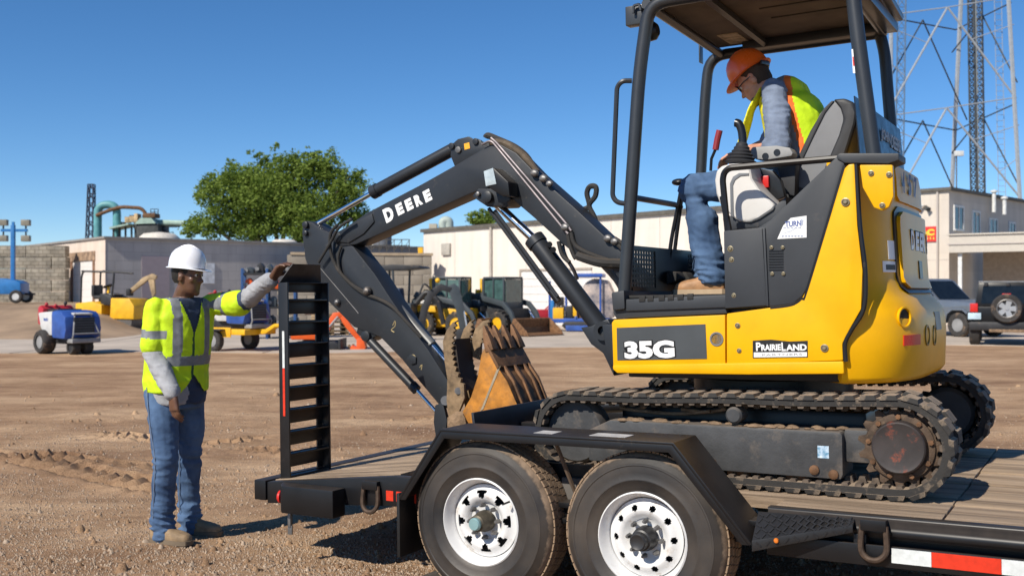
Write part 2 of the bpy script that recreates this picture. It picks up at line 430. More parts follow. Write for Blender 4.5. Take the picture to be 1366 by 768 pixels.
# deck planks, two lengths butted at the seam the photograph shows
w0, w1, n = .130, 2.37, 12; pw = (w1 - w0) / n
rr = random.Random(5)
for k in range(n):
    for (xa, xb) in ((-.98, 1.665), (1.668, 5.2)):
        dz = rr.uniform(-.004, .003)
        if k == 0: xa = max(xa, .99)
        MB().box(xa + rr.uniform(0, .006), xb, w0 + k * pw + .004, w0 + (k + 1) * pw - .004, DK - .05, DK + dz).build('plank', m_deckw, tr, bevel=.006)
# beaver tail at the rear
TZ = lambda x: DK - .10 * (-.985 - x) / .95
for k in range(n):
    y0, y1 = w0 + .02 + k * (pw - .002) + .004, w0 + .02 + (k + 1) * (pw - .002) - .004
    MB().loft([[(-.985, y0, DK - .05), (-.985, y1, DK - .05), (-.985, y1, DK), (-.985, y0, DK)], [(-1.86, y0, TZ(-1.86) - .05), (-1.86, y1, TZ(-1.86) - .05), (-1.86, y1, TZ(-1.86)), (-1.86, y0, TZ(-1.86))]]).build('plank', m_deckw, tr, bevel=.005)
b = MB(); b.box(-1.95, -1.865, .08, 2.47, .36, TZ(-1.86) + .004); b.build('rear_bumper', m_black, tr, bevel=.006)
b = MB(); b.tube([(-1.965, .12, .44), (-1.965, 2.45, .44)], .018); b.build('ramp_hinge_rod', m_black, tr)
b = MB(); b.prism([(-1.86, .345), (-1.0, .40), (-.80, .40), (-.80, DK - .005), (-.985, DK - .005), (-1.86, TZ(-1.86) - .004)], .088, .148); b.build('tail_channel', m_black, tr, bevel=.005)
# tail lamp housing at the near rear corner
hb = MB(); o = [(-1.70, .02), (-1.66, -.02), (-1.30, -.02), (-1.30, .086), (-1.74, .086)]
hb.prism(o, .325, .475, 2); hb = hb.build('lamp_housing', m_black, tr, bevel=.012)
MB().lathe([(.0, .022), (.022, .02), (.034, .012), (.036, 0)], (-1.715, .045, .40), (-1, -.35, 0), 20).build('tail_lamp', m_red, tr)
b = MB(); b.box(-1.66, -1.64, .03, .05, .24, .325); b.box(-1.665, -1.635, .035, .045, .20, .25); b.build('safety_chain_hook', m_steel, tr, bevel=.003)
def dring(x, z, y, name='tie_down_ring'):
    p = [(x - .045, y, z), (x - .05, y - .01, z - .09), (x - .03, y - .015, z - .125), (x, y - .018, z - .135), (x + .03, y - .015, z - .125), (x + .05, y - .01, z - .09), (x + .045, y, z)]
    MB().tube(smo(p, 4), .012, 8).build(name, mat('rusted_ring', (.07, .045, .03), .7, .4, var=.4, vs=30, dust=.4), tr)
    MB().box(x - .05, x + .05, y - .016, y + .03, z - .02, z + .025).build('ring_clip', m_black, tr, bevel=.004)
dring(1.425, .535, .05); dring(-1.12, .50, .075)
m_tred = mat('red_reflective_tape', (.62, .035, .012), .35, var=.12, vs=40, dust=.12, dcol=(.3, .15, .1))
m_twht = mat('white_reflective_tape', (.62, .65, .64), .35, var=.1, vs=40, dust=.2, dcol=(.4, .35, .3))
x = 1.49
for i, (l, m) in enumerate(((.15, m_twht), (.25, m_tred), (.17, m_twht), (.28, m_tred), (.17, m_twht), (.28, m_tred), (.17, m_twht))):
    MB().box(x, x + l - .001, .0575, .0598, .392, .450).build('reflective_tape', m, tr); x += l
for xa, xb in ((-1.03, -.985), (-.965, -.84)): MB().box(xa, xb, .0855, .0878, .428, .480).build('reflective_tape', m_tred, tr)
# fender over both wheels
def fender(y0, y1, outer):
    pr = [(-.86, .475), (-.60, .835), (.615, .835), (.955, .43)]
    inn = [(-.845, .470), (-.592, .823), (.608, .823), (.940, .425)]
    b = MB()
    rings = [[(p[0], y0, p[1]), (p[0], y1, p[1]), (q[0], y1, q[1]), (q[0], y0, q[1])] for p, q in zip(pr, inn)]
    b.loft(rings)
    f = b.build('fender', m_black, tr, bevel=.004)
    lip = MB(); e = y0 if outer else y1
    cen = [(-.582, .79), (.595, .79)]
    lp = [(-.845, .470), (-.592, .823), (.608, .823), (.940, .425)]; li = [(-.815, .470), (-.575, .79), (.592, .79), (.908, .425)]
    rings = [[(p[0], e, p[1]), (p[0], e + .012, p[1]), (q[0], e + .012, q[1]), (q[0], e, q[1])] for p, q in zip(lp, li)]
    lip.loft(rings); lip.build('lip', m_black, f, bevel=.002)
    return f
fd = fender(-.045, .232, True); fender(2.36, 2.64, False)
MB().box(-.1, .0, .0, .1, .8352, .8364).build('worn_sticker', mat('worn_paper', (.40, .39, .38), .8, var=.25, vs=20), fd)
MB().box(.18, .36, .02, .12, .8352, .8364).build('worn_sticker', MATS['worn_paper'], fd)
# inner wall of the wheel well, bright streak on the sloping edge, and brace
MB().box(-.70, .70, .236, .252, .40, .66).build('wheel_well_wall', m_black, tr)
MB().tube([(-.02, .06, .80), (.05, .20, .45)], .011, 6).build('fender_brace', mat('rusty_brace', (.11, .075, .05), .8, dust=.3), tr)
MB().box(-.06, .12, .20, .232, .30, .60).build('spring_hanger', mat('grey_frame', (.10, .09, .08), .7, dust=.4), tr, bevel=.005)
b = MB(); b.box(-.868, -.850, -.045, .235, .18, .50); b.build('mud_flap', mat('flap_rubber', (.008, .008, .008), .5, dust=.1), tr, bevel=.004)
# diamond plate step
m_step = mat('tread_plate', (.014, .014, .015), .4, var=.3, dust=.25, ds=9, bump=0)
SO0, SO1, SI0, SI1 = V((.952, -.035, .445)), V((1.345, .045, .532)), V((.945, .082, .545)), V((1.345, .084, .548))
def stp(a, c): return SO0.lerp(SO1, a).lerp(SI0.lerp(SI1, a), c)
b = MB(); dn = V((0, 0, -.010)); fl = V((0, 0, -.045))
b.loft([[SO0, SI0, SI0 + dn, SO0 + dn], [SO1, SI1, SI1 + dn, SO1 + dn]]); b.loft([[SO0 + V((0, -.004, .0)), SO0 + V((0, .004, 0)), SO0 + V((0, .004, -.045)), SO0 + V((0, -.004, -.045))], [SO1 + V((0, -.004, .0)), SO1 + V((0, .004, 0)), SO1 + V((0, .004, -.03)), SO1 + V((0, -.004, -.03))]])
st = b.build('step_plate', m_step, tr, bevel=.0015)
dm = MB().box(-.013, .013, -.003, .003, 0, .0035).mesh('raised_lug', m_step)
sx_ = (SO1 - SO0).normalized(); sn_ = sx_.cross((SI0 - SO0).normalized()).normalized(); sy_ = sn_.cross(sx_)
for i in range(14):
    for j in range(5):
        c_ = stp((i + .6) / 14.2, (j + .5) / 5.2); q = (.8 if (i + j) % 2 else -.8); ax_ = sx_ * math.cos(q) + sy_ * math.sin(q); ay_ = sn_.cross(ax_)
        M = Matrix((ax_, ay_, sn_)).transposed().to_4x4(); M.translation = c_
        o_ = link('raised_lug', dm, st); o_.matrix_local = M
for i in range(10):
    c_ = SO0.lerp(SO1, (i + .7) / 10.5) + V((0, -.004, -.02)); q = .8 if i % 2 else -.8; n_ = V((.2, -1, 0)).normalized(); ax_ = (sx_ * math.cos(q) + V((0, 0, 1)) * math.sin(q)); ax_ = (ax_ - n_ * ax_.dot(n_)).normalized()
    M = Matrix((ax_, n_.cross(ax_), n_)).transposed().to_4x4(); M.translation = c_; o_ = link('raised_lug', dm, st); o_.matrix_local = M
MB().lathe([(0, .012), (.008, .01), (.011, 0)], (1.05, -.022, .452), (.2, -1, 0), 12).build('side_marker_lamp', mat('amber_lens', (.75, .20, .02), .3), tr)
# wheels
def tyre_mesh():
    Ro, w = .388, .232
    prof = [(.205, .012), (.215, .004), (.235, -.004), (.262, -.0095), (.266, -.013), (.272, -.013), (.276, -.011), (.30, -.012), (.328, -.0095), (.332, -.0125), (.338, -.0115), (.342, -.0065), (.362, .004), (.378, .022), (.386, .05), (.388, .09), (.388, .142), (.386, .182), (.378, .21), (.362, .228), (.335, .24), (.29, .244), (.235, .236), (.205, .22)]
    b = MB(); b.lathe(prof, (0, 0, 0), (0, 1, 0), 72, caps=False); return b.mesh('tyre', [m_tyre])
def tyre_mat():
    m = bpy.data.materials.new('tyre_rubber'); m.use_nodes = True; nt = m.node_tree; N = nt.nodes; L = nt.links; b = N['Principled BSDF']
    tc = N.new('ShaderNodeTexCoord'); sx = N.new('ShaderNodeSeparateXYZ'); L.new(tc.outputs['Object'], sx.inputs[0])
    def math_(op, a, c=None):
        n = N.new('ShaderNodeMath'); n.operation = op
        for i, q in enumerate((a, c)):
            if q is None: continue
            if isinstance(q, (int, float)): n.inputs[i].default_value = q
            else: L.new(q, n.inputs[i])
        return n.outputs[0]
    rad = math_('SQRT', math_('ADD', math_('MULTIPLY', sx.outputs[0], sx.outputs[0]), math_('MULTIPLY', sx.outputs[2], sx.outputs[2])))
    nz = N.new('ShaderNodeTexNoise'); nz.inputs['Scale'].default_value = 14; nz.inputs['Detail'].default_value = 8; nz.inputs['Roughness'].default_value = .7; L.new(tc.outputs['Object'], nz.inputs['Vector'])
    n2 = N.new('ShaderNodeTexNoise'); n2.inputs['Scale'].default_value = 3; n2.inputs['Detail'].default_value = 5; L.new(tc.outputs['Object'], n2.inputs['Vector'])
    edge = math_('ADD', rad, math_('MULTIPLY', math_('SUBTRACT', nz.outputs['Fac'], .5), .03))
    mr = N.new('ShaderNodeMapRange'); mr.inputs[1].default_value = .364; mr.inputs[2].default_value = .372; L.new(edge, mr.inputs[0])
    mx = N.new('ShaderNodeMix'); mx.data_type = 'RGBA'; L.new(mr.outputs[0], mx.inputs[0])
    cr = N.new('ShaderNodeValToRGB'); cr.color_ramp.elements[0].position = .35; cr.color_ramp.elements[0].color = (.013, .013, .014, 1); cr.color_ramp.elements[1].position = .72; cr.color_ramp.elements[1].color = (.070, .056, .044, 1)
    L.new(n2.outputs['Fac'], cr.inputs[0]); L.new(cr.outputs[0], mx.inputs[6])
    c2 = N.new('ShaderNodeValToRGB'); c2.color_ramp.elements[0].position = .3; c2.color_ramp.elements[0].color = (.075, .055, .04, 1); c2.color_ramp.elements[1].position = .65; c2.color_ramp.elements[1].color = (.28, .20, .135, 1)
    L.new(nz.outputs['Fac'], c2.inputs[0]); L.new(c2.outputs[0], mx.inputs[7])
    L.new(mx.outputs[2], b.inputs['Base Color'])
    r2 = N.new('ShaderNodeMapRange'); r2.inputs[3].default_value = .55; r2.inputs[4].default_value = .95; L.new(mr.outputs[0], r2.inputs[0]); L.new(r2.outputs[0], b.inputs['Roughness'])
    # sidewall rings and faint moulded marks
    wv = math_('SINE', math_('MULTIPLY', rad, 300)); bn = N.new('ShaderNodeBump'); bn.inputs['Strength'].default_value = .22; bn.inputs['Distance'].default_value = .006
    L.new(nz.outputs['Fac'], bn.inputs['Height']); L.new(bn.outputs[0], b.inputs['Normal'])
    return m
m_tyre = tyre_mat()
ty_me = tyre_mesh()
# tread: rows of shallow blocks, wrapped round the carcass
def tread_block(y0, y1, h):
    b = MB(); a = 2 * PI / 64 * .42; ro = .386
    rg = []
    for r in (ro, ro + h):
        rg.append([(r * math.sin(t), y, r * math.cos(t)) for t, y in ((-a, y0), (a, y0), (a, y1), (-a, y1))])
    return b.loft(rg).mesh('tread_block', m_tread, fix=True)
tb = [tread_block(y0, y1, .007) for y0, y1 in ((.035, .075), (.080, .113), (.119, .152), (.157, .197))]
m_rim = mat('white_wheel_enamel', (.66, .66, .65), .38, var=.06, dust=.38, ds=14, dcol=(.38, .30, .22))
m_hub = mat('hub_grease', (.10, .085, .06), .55, .5, var=.4, vs=25, dust=.3)
m_cap = mat('hub_cap_teal', (.20, .33, .34), .4, .2, var=.2)
m_hubb = mat('hub_black', (.02, .02, .021), .45, var=.3, dust=.3)
def wheel(x, y, z, style, sgn):
    w = link('wheel', None, tr, (x, y, z)); w.rotation_euler = (0, .35 + x * 2, 0 if sgn > 0 else PI)
    link('tyre', ty_me, w)
    for j, me in enumerate(tb):
        for k in range(64):
            if rr.random() < .0: continue
            o = link('tread_block', me, w); o.rotation_euler = (0, 2 * PI * (k + .25 * j) / 64, 0)
    # steel rim: flange, well and the pressed disc with holes
    b = MB(); b.lathe([(.208, -.002), (.214, .002), (.214, .010), (.205, .012), (.198, .03), (.190, .05), (.176, .08), (.176, .15), (.2, .2), (.21, .22)], (0, 0, 0), (0, 1, 0), 56, caps=False)
    b.lathe([(.208, -.002), (.202, .006), (.193, .03), (.185, .05), (.172, .08), (.172, .15), (.2, .2)], (0, 0, 0), (0, 1, 0), 56, caps=False)
    b.build('rim', m_rim, w, smooth=40)
    # disc: ring cells with openings left between them
    nh = 8 if style == 0 else 10
    r0, ra, rb, r1 = (.086, .108, .150, .176) if style == 0 else (.086, .125, .153, .176)
    yat = lambda r: .060 - .030 * math.exp(-((r - .125) / .035) ** 2) + (.012 if r < .09 else 0)
    bb = MB(); ns = nh * 12; rad = [.03, .06, r0, (r0 + ra) / 2, ra] + [ra + (rb - ra) * q / 4 for q in (1, 2, 3)] + [rb, (rb + r1) / 2, r1]
    def inhole(r, t):
        a = ((t * nh / (2 * PI)) % 1) - .5
        if style == 0:
            q = (r - ra) / (rb - ra); return 0 < q < 1 and abs(a) < .10 + .16 * q
        d = math.hypot((r - (ra + rb) / 2), a * 2 * PI / nh * r); return d < .0145
    for i in range(len(rad) - 1):
        sub = 3 if ra <= rad[i] < rb else 1
        for si in range(sub):
            a0 = rad[i] + (rad[i + 1] - rad[i]) * si / sub; a1 = rad[i] + (rad[i + 1] - rad[i]) * (si + 1) / sub
            for j in range(ns):
                t0, t1 = 2 * PI * j / ns, 2 * PI * (j + 1) / ns
                if inhole((a0 + a1) / 2, (t0 + t1) / 2): continue
                P = lambda r, t, d=0: (r * math.sin(t), yat(r) + d, r * math.cos(t))
                bb.add([P(a0, t0), P(a0, t1), P(a1, t1), P(a1, t0)], [(0, 1, 2, 3)])
                bb.add([P(a0, t0, .006), P(a0, t1, .006), P(a1, t1, .006), P(a1, t0, .006)], [(3, 2, 1, 0)])
                for q0, q1, tt in ((t0, t0, -1), (t1, t1, 1)):
                    pass
    bb.build('disc', m_rim, w, smooth=40, fix=False)
    MB().lathe([(.168, .085), (.03, .085)], (0, 0, 0), (0, 1, 0), 32, caps=False).build('brake_drum', m_hubb, w)
    if style == 0:
        hb = MB().lathe([(.052, .06), (.052, .03), (.044, .0), (.040, -.03), (.032, -.036), (0.0, -.036)], (0, 0, 0), (0, 1, 0), 24).build('hub', m_hub, w)
        MB().lathe([(.031, -.036), (.031, -.052), (.026, -.058), (0, -.058)], (0, 0, 0), (0, 1, 0), 24).build('dust_cap', m_cap, hb)
    else:
        hb = MB().lathe([(.056, .06), (.056, .03), (.050, .0), (.047, -.012), (.040, -.016), (.038, -.045), (.033, -.05), (.02, -.044), (0, -.044)], (0, 0, 0), (0, 1, 0), 24).build('hub', m_hubb, w)
    nm = MB().lathe([(.012, .05), (.012, .036), (.009, .022), (.006, .012), (0, .011)], (0, 0, 0), (0, 1, 0), 6).mesh('lug_nut', m_steel)
    for k in range(8):
        t = 2 * PI * (k + .5) / 8; link('lug_nut', nm, w, (.078 * math.sin(t), 0, .078 * math.cos(t)))
    MB().tube([(.185, .03, .03), (.17, -.002, .03)], .005, 6).build('valve_stem', m_hubb, w)
    return w
wheel(-.404, 0, .388, 0, 1); wheel(.440, 0, .388, 1, 1)
def farwheel(x):
    w = link('wheel', None, tr, (x, 2.60, .388)); w.rotation_euler = (0, 0, PI)
    link('tyre', ty_me, w); MB().lathe([(.205, .01), (.18, .06), (.05, .06), (0, .03)], (0, 0, 0), (0, 1, 0), 32).build('rim', m_rim, w)
farwheel(-.404); farwheel(.440)
for x in (-.404, .44): MB().cyl((x, .1, .388), (x, 2.5, .388), .045).build('axle', m_black, tr)
# loading ramp standing on the tail
m_ramp = mat('ramp_black', (.010, .010, .011), .4, var=.35, dust=.22, ds=8, dcol=(.13, .10, .08))
rp = thing('loading_ramp', 'tall black ladder-like loading ramp standing upright at the trailer tail', 'ramp', T.sub((-1.80, .36, .455)))
ry0, ry1, rh = -.185, .175, 1.125
for e, d in ((ry0, 1), (ry1, -1)):
    b = MB(); b.box(-.04, .03, min(e, e + d * .012), max(e, e + d * .012), -.03, rh)
    b.box(-.04, -.03, min(e + d * .012, e + d * .05), max(e + d * .012, e + d * .05), -.03, rh); b.build('side_rail', m_ramp, rp, bevel=.003)
nr = 10
for k in range(nr):
    z = .0 + k * .1245
    b = MB(); b.box(-.029, -.02, ry0 + .013, ry1 - .013, z - .052, min(rh, z + .036)); b.box(-.02, .028, ry0 + .013, ry1 - .013, z + .022 if k < nr - 1 else z, (z + .032 if k < nr - 1 else z + .005)); b.build('rung', m_ramp, rp, bevel=.002)
# plate hinged at the top of the ramp, leaning forward
b = MB(); b.loft([[(-.035, ry0 + .0, rh), (-.035, ry1 - .0, rh), (-.028, ry1, rh), (-.028, ry0 + .0, rh)], [(.03, ry0 + .04, rh + .105), (.03, ry1 - .08, rh + .105), (.037, ry1 - .08, rh + .105), (.037, ry0 + .04, rh + .105)]])
b.build('end_plate', mat('scuffed_plate', (.045, .045, .047), .45, .4, var=.4, vs=8, dust=.25, dcol=(.2, .17, .14)), rp, bevel=.002)
yy = ry0 - .0005
MB().box(-.012, .004, yy - .0015, yy, .37, .64).build('reflective_tape', m_tred, rp); MB().box(-.012, .004, yy - .0015, yy, .641, .85).build('reflective_tape', m_twht, rp)
MB().tube([(-.02, ry0 - .02, .0), (-.02, ry1 + .05, .0)], .016).build('hinge_pin', m_ramp, rp)
# wheel chocks by the tyres
for i, (x, y, l) in enumerate(((-.72, -.03, 'black wedge chock behind the trailer wheel near the mud flap'), (.05, .02, 'black wedge chock between the two trailer wheels'))):
    c = MB().prism([(-.13, 0), (.11, 0), (.11, .04), (.02, .07), (-.06, .05), (-.13, .02)], 0, .2)
    ck = c.build('wheel_chock', m_rubber, None, bevel=.008); ck.matrix_world = T.sub((x, y, .013 - x * .0175)).m
    tag(ck, l, 'chock', 'chocks at the trailer wheels')
# ---------------------------------------------------------------- excavator
E = T.sub((.66, 1.31, DK))
ex = thing('mini_excavator', 'yellow and charcoal compact excavator on rubber tracks with open canopy', 'excavator', E)
P = E.y
def px(pts): return [P(u, v, y) for u, v, y in pts]
def plate(name, pts, y0, y1, m, parent=ex, bevel=.004, yt=None, seg=2):
    """outline traced on the plane y0, pushed to y1"""
    return MB().prism(E.xz(pts, y0 if yt is None else yt), y0, y1).build(name, m, parent, bevel=bevel, seg=seg)
def rod(name, pts, r, m, parent=ex, n=10, k=0, fr=0):
    q = px(pts)
    if k: q = smo(q, k)
    if fr: q = fil(q, fr)
    return MB().tube(q, r, n).build(name, m, parent)
# --- crawler tracks
def track_path(off):
    xs_, zs_, rs = .795, .235, .235 + off
    xi, zi, ri = -.80, .222, .222 + off
    pts = []
    for k in range(0, 19): a = R(-90 + 180 * k / 18); pts.append((xs_ + rs * math.cos(a), zs_ + rs * math.sin(a)))
    top = 14
    for k in range(1, top):
        t = k / top; x = xs_ + (xi - xs_) * t; z = zs_ + rs + (zi + ri - zs_ - rs) * t - .006 * math.sin(t * PI * 2) ** 2
        pts.append((x, z))
    for k in range(0, 19): a = R(90 + 180 * k / 18); pts.append((xi + ri * math.cos(a), zi + ri * math.sin(a)))
    for k in range(1, top):
        t = k / top; pts.append((xi + (xs_ - xi) * t, (zi - ri) + (zs_ - rs - zi + ri) * t))
    return pts
def resample(pts, n):
    P2 = [V((a, b)) for a, b in pts]; L = [0]
    for i in range(len(P2)): L.append(L[-1] + (P2[(i + 1) % len(P2)] - P2[i]).length)
    out = []
    for k in range(n):
        d = L[-1] * k / n; i = max(j for j in range(len(P2)) if L[j] <= d + 1e-9)
        p, q = P2[i], P2[(i + 1) % len(P2)]; t = (d - L[i]) / max(1e-9, (q - p).length); out.append((p.lerp(q, t), (q - p).normalized()))
    return out
lug_me = None
def track(y0, y1, near):
    global lug_me
    o = track_path(-.022); i = track_path(-.056); n = len(o)
    b = MB(); y0b, y1b = y0 + .008, y1 - .008
    vs_ = [(x, y0b, z) for x, z in o] + [(x, y1b, z) for x, z in o] + [(x, y0b, z) for x, z in i] + [(x, y1b, z) for x, z in i]
    fs = []
    for k in range(n):
        j = (k + 1) % n
        fs += [(k, j, n + j, n + k), (2 * n + k, 3 * n + k, 3 * n + j, 2 * n + j), (k, 2 * n + k, 2 * n + j, j), (n + k, n + j, 3 * n + j, 3 * n + k)]
    b.add(vs_, fs)
    tk = b.build('track_belt', m_track, ex, smooth=30)
    W = y1 - y0
    if lug_me is None:
        q = MB()
        # a lug: two raised shoulders joined by a lower bar, as on a block-pattern rubber track
        for a, c, dx in ((0, W * .46, -.012), (W * .54, W, .012)):
            q.loft([[(dx - .038, a, -.006), (dx + .038, a, -.006), (dx + .038, c, -.006), (dx - .038, c, -.006)], [(dx - .029, a + .004, .014), (dx + .027, a + .004, .014), (dx + .027, c - .012, .014), (dx - .029, c - .012, .014)]])
        q.box(-.012, .012, W * .4, W * .6, -.006, .012)
        lug_me = q.mesh('track_lug', m_track, smooth=0)
    for c, t in resample(o, 50):
        nn = V((t.y, -t.x))
        M = Matrix(((t.x, 0, nn.x, c.x), (0, 1, 0, y0), (t.y, 0, nn.y, c.y), (0, 0, 0, 1)))
        g = link('track_lug', lug_me, tk); g.matrix_local = M
    q = MB()
    for c, t in resample(i, 74):
        nn = V((t.y, -t.x)); 
        for ya, yb in (((y0 + y1) / 2 - .05, (y0 + y1) / 2 - .028), ((y0 + y1) / 2 + .028, (y0 + y1) / 2 + .05)):
            rg = []
            for h_, w_ in ((.004, .022), (-.03, .012)):
                rg.append([(c.x + t.x * s * w_ + nn.x * h_, y, c.y + t.y * s * w_ + nn.y * h_) for s, y in ((-1, ya), (1, ya), (1, yb), (-1, yb))])
            q.loft(rg)
    # inner wear blocks at the belt edge
    for c, t in resample(i, 74):
        nn = V((t.y, -t.x)); ya = y0 + .012; yb = y0 + .07
        q.loft([[(c.x + t.x * s * w_ + nn.x * h_, y, c.y + t.y * s * w_ + nn.y * h_) for s, y in ((-1, ya), (1, ya), (1, yb), (-1, yb))] for h_, w_ in ((.004, .017), (-.012, .012))])
    tag(q.build('guide_teeth', mat('dusty_rubber', (.10, .075, .055), .9, var=.5, vs=20), tk, smooth=0, fix=True), kind='stuff')
    return tk
track(-.87, -.57, True); track(.57, .87, False)
m_tf = mat('track_frame_paint', (.045, .046, .048), .6, var=.3, vs=7, dust=.38, ds=5, dcol=(.17, .135, .105), up=.8, bump=.15, bs=60)
def frame_side(s):
    a, b_ = (-.855, -.62) if s < 0 else (.62, .855)
    o = a if s < 0 else b_
    f = MB().prism([(-.70, .085), (.545, .078), (.555, .10), (.555, .275), (.545, .29), (-.58, .295), (-.70, .24)], a + .01, b_ - .01).build('track_frame', m_tf, ex, bevel=.012)
    for x, z in ((.43, .115), (-.05, .115), (.515, .10)): MB().lathe([(.022, 0), (.022, .012), (.014, .016), (0, .016)], (x, o + .012 * (1 if s < 0 else -1), z), (0, -1 if s < 0 else 1, 0), 12).build('bolt', m_rust, f)
    # idler and sprocket
    MB().lathe([(.05, -.06), (.15, -.06), (.165, -.035), (.165, .035), (.15, .06), (.05, .06)], (-.80, (a + b_) / 2, .222), (0, 1, 0), 36).build('idler', m_tf, ex)
    b = MB(); nt_ = 15; pr = []
    for k in range(nt_ * 4):
        r = .182 if k % 4 in (0, 1) else .152; t = 2 * PI * k / (nt_ * 4); pr.append((.795 + r * math.cos(t), .235 + r * math.sin(t)))
    yc = a + .06 if s < 0 else b_ - .06
    b.prism(pr, yc - .012, yc + .012); m_spk = mat('sprocket_steel', (.085, .055, .035), .75, .2, var=.5, vs=12, dust=.45, ds=11, dcol=(.22, .15, .095), bump=.4, bs=60); sp = b.build('sprocket', m_spk, ex, bevel=.003)
    d = -1 if s < 0 else 1
    MB().lathe([(.145, 0), (.145, .016), (.13, .022), (.118, .022)], (.795, yc + d * .01, .235), (0, d, 0), 36, caps=False).build('sprocket_ring', m_spk, sp)
    hubm = mat('scraped_hub', (.035, .028, .026), .55, var=.3, vs=9, dust=.42, ds=13, dcol=(.36, .07, .025))
    MB().lathe([(.118, 0), (.118, .03), (.112, .055), (.106, .06), (.09, .056), (.0, .056)], (.795, yc + d * .01, .235), (0, d, 0), 40).build('drive_motor_cover', hubm, sp)
    MB().lathe([(.14, 0), (.14, .10), (.12, .12), (.0, .12)], (.795, yc - d * .02, .235), (0, -d, 0), 32).build('drive_motor', m_tf, ex)
    for k in range(9):
        t = 2 * PI * k / 9 + .2; MB().lathe([(.012, 0), (.012, .012), (0, .014)], (.795 + .132 * math.cos(t), yc + d * .03, .235 + .132 * math.sin(t)), (0, d, 0), 6).build('bolt', m_rust, sp)
    for x in (-.50, -.22, .06, .34): MB().lathe([(.055, -.07), (.06, -.05), (.06, .05), (.055, .07)], (x, (a + b_) / 2, .088), (0, 1, 0), 20).build('track_roller', m_rust, ex)
    MB().lathe([(.032, -.05), (.04, -.04), (.04, .05), (.03, .06)], (.06, (a + b_) / 2 - .06 * d * -1, .345), (0, d, 0), 20).build('carrier_roller', m_tf, ex)
    MB().box(.55, .70, a + .05, b_ - .05, .15, .30).build('motor_bracket', m_tf, ex, bevel=.02)
    # dried mud lying along the ledge of the frame
    q = MB(); rg = random.Random(11)
    for k in range(60):
        x = rg.uniform(-.55, .54); y = rg.uniform(a + .02, a + .10); r = rg.uniform(.008, .022); q.ball((x, y, .295), r, 6, 4, (1.6, 1, .6))
    tag(q.build('dried_mud', m_mud, f, smooth=60), kind='stuff')
    return f
fN = frame_side(-1); frame_side(1)
MB().box(.445, .495, -.8465, -.8455, .17, .225).build('warning_sticker', mat('blue_sticker', (.05, .36, .62), .5, var=.5, vs=60, col2=(.6, .7, .8)), fN)
# grease hoses tucked under the top run
for k, (x0, x1, z) in enumerate(((-.58, -.44, .345), (-.50, -.10, .335), (-.25, -.02, .35))):
    MB().tube(smo([(x0, -.72, z), ((x0 + x1) / 2, -.70, z - .012), (x1, -.72, z + .01)], 5), .009, 6).build('greasy_hose', m_mud, fN)
MB().box(-.62, .62, -.62, .62, .16, .36).build('car_body', m_black, ex, bevel=.03)
MB().lathe([(.42, .36), (.42, .47), (.38, .50)], (0, 0, 0), (0, 0, 1), 40).build('slew_ring', m_black, ex)
# dozer blade at the front
b = MB(); prof = [(-1.40, .01), (-1.385, .01), (-1.36, .10), (-1.36, .20), (-1.375, .30), (-1.39, .30), (-1.378, .20), (-1.378, .10)]
b.prism(prof, -.86, .86); bl = b.build('dozer_blade', mat('blade_paint', (.018, .020, .026), .45, dust=.25, var=.3), ex, bevel=.003)
MB().prism([(-1.40, .01), (-1.31, .02), (-1.30, .30), (-1.385, .30)], .845, .868).build('blade_end', m_mud, bl)
for y in (-.35, .35): MB().box(-1.37, -.55, y - .04, y + .04, .12, .20).build('blade_arm', m_black, ex, bevel=.01)
MB().tube([(-1.33, 0, .24), (-.62, 0, .30)], .04, 12).build('blade_cylinder', m_black, ex)
# --- upper structure
YS = -.755
def yx(u, v): return P(u, v, YS)
core = MB(); core.prism([(-.54, -.70), (.55, -.70), (.55, .70), (-.54, .70)], .50, .86, 2); core.build('turntable_frame', m_black, ex, bevel=.01)
lowp = [(818, 430), (821, 426), (969, 419.5), (969.5, 486), (820, 489)]
fp = plate('front_side_panel', lowp, YS - .02, YS + .03, m_yel, bevel=.007, yt=YS)
lip = plate('skirt', [(820, 486), (1127, 481), (1128, 498), (1000, 499), (826, 497), (820, 492)], YS - .028, YS + .03, m_yel, bevel=.010, yt=YS)
sidep = [(971, 418), (1030, 410), (1060, 406), (1072, 396), (1079, 382), (1127, 226), (1133, 220), (1141, 219), (1145, 301), (1152, 361), (1150, 412), (1134, 440), (1125, 458), (1126, 480), (971, 486)]
sp_ = plate('engine_side_panel', sidep, YS - .02, YS + .04, m_yel, bevel=.007, yt=YS)
plate('number_plate_background', [(825, 437), (943, 432), (945, 478), (826, 480)], YS - .0225, YS - .019, mat('decal_grey', (.050, .056, .060), .5, dust=.12), fp, 0, yt=YS)
cN = P(866, 466, YS - .024); xd = P(900, 465.2, YS) - P(834, 466.8, YS)
wl = (P(900.5, 466, YS) - P(834, 466, YS)).length
m_decblk = mat('decal_black', (.008, .008, .008), .5); m_decwht = mat('decal_white', (.80, .80, .79), .45, var=.03)
lettering('model_number_outline', '35G', .098, wl + .012, m_decblk, fp, cN, xd, (0, 0, 1), bold=.010, ext=.0006)
lettering('model_number', '35G', .088, wl, m_decwht, fp, cN + V((0, -.0016, 0)), xd, (0, 0, 1), bold=.005, ext=.0006)
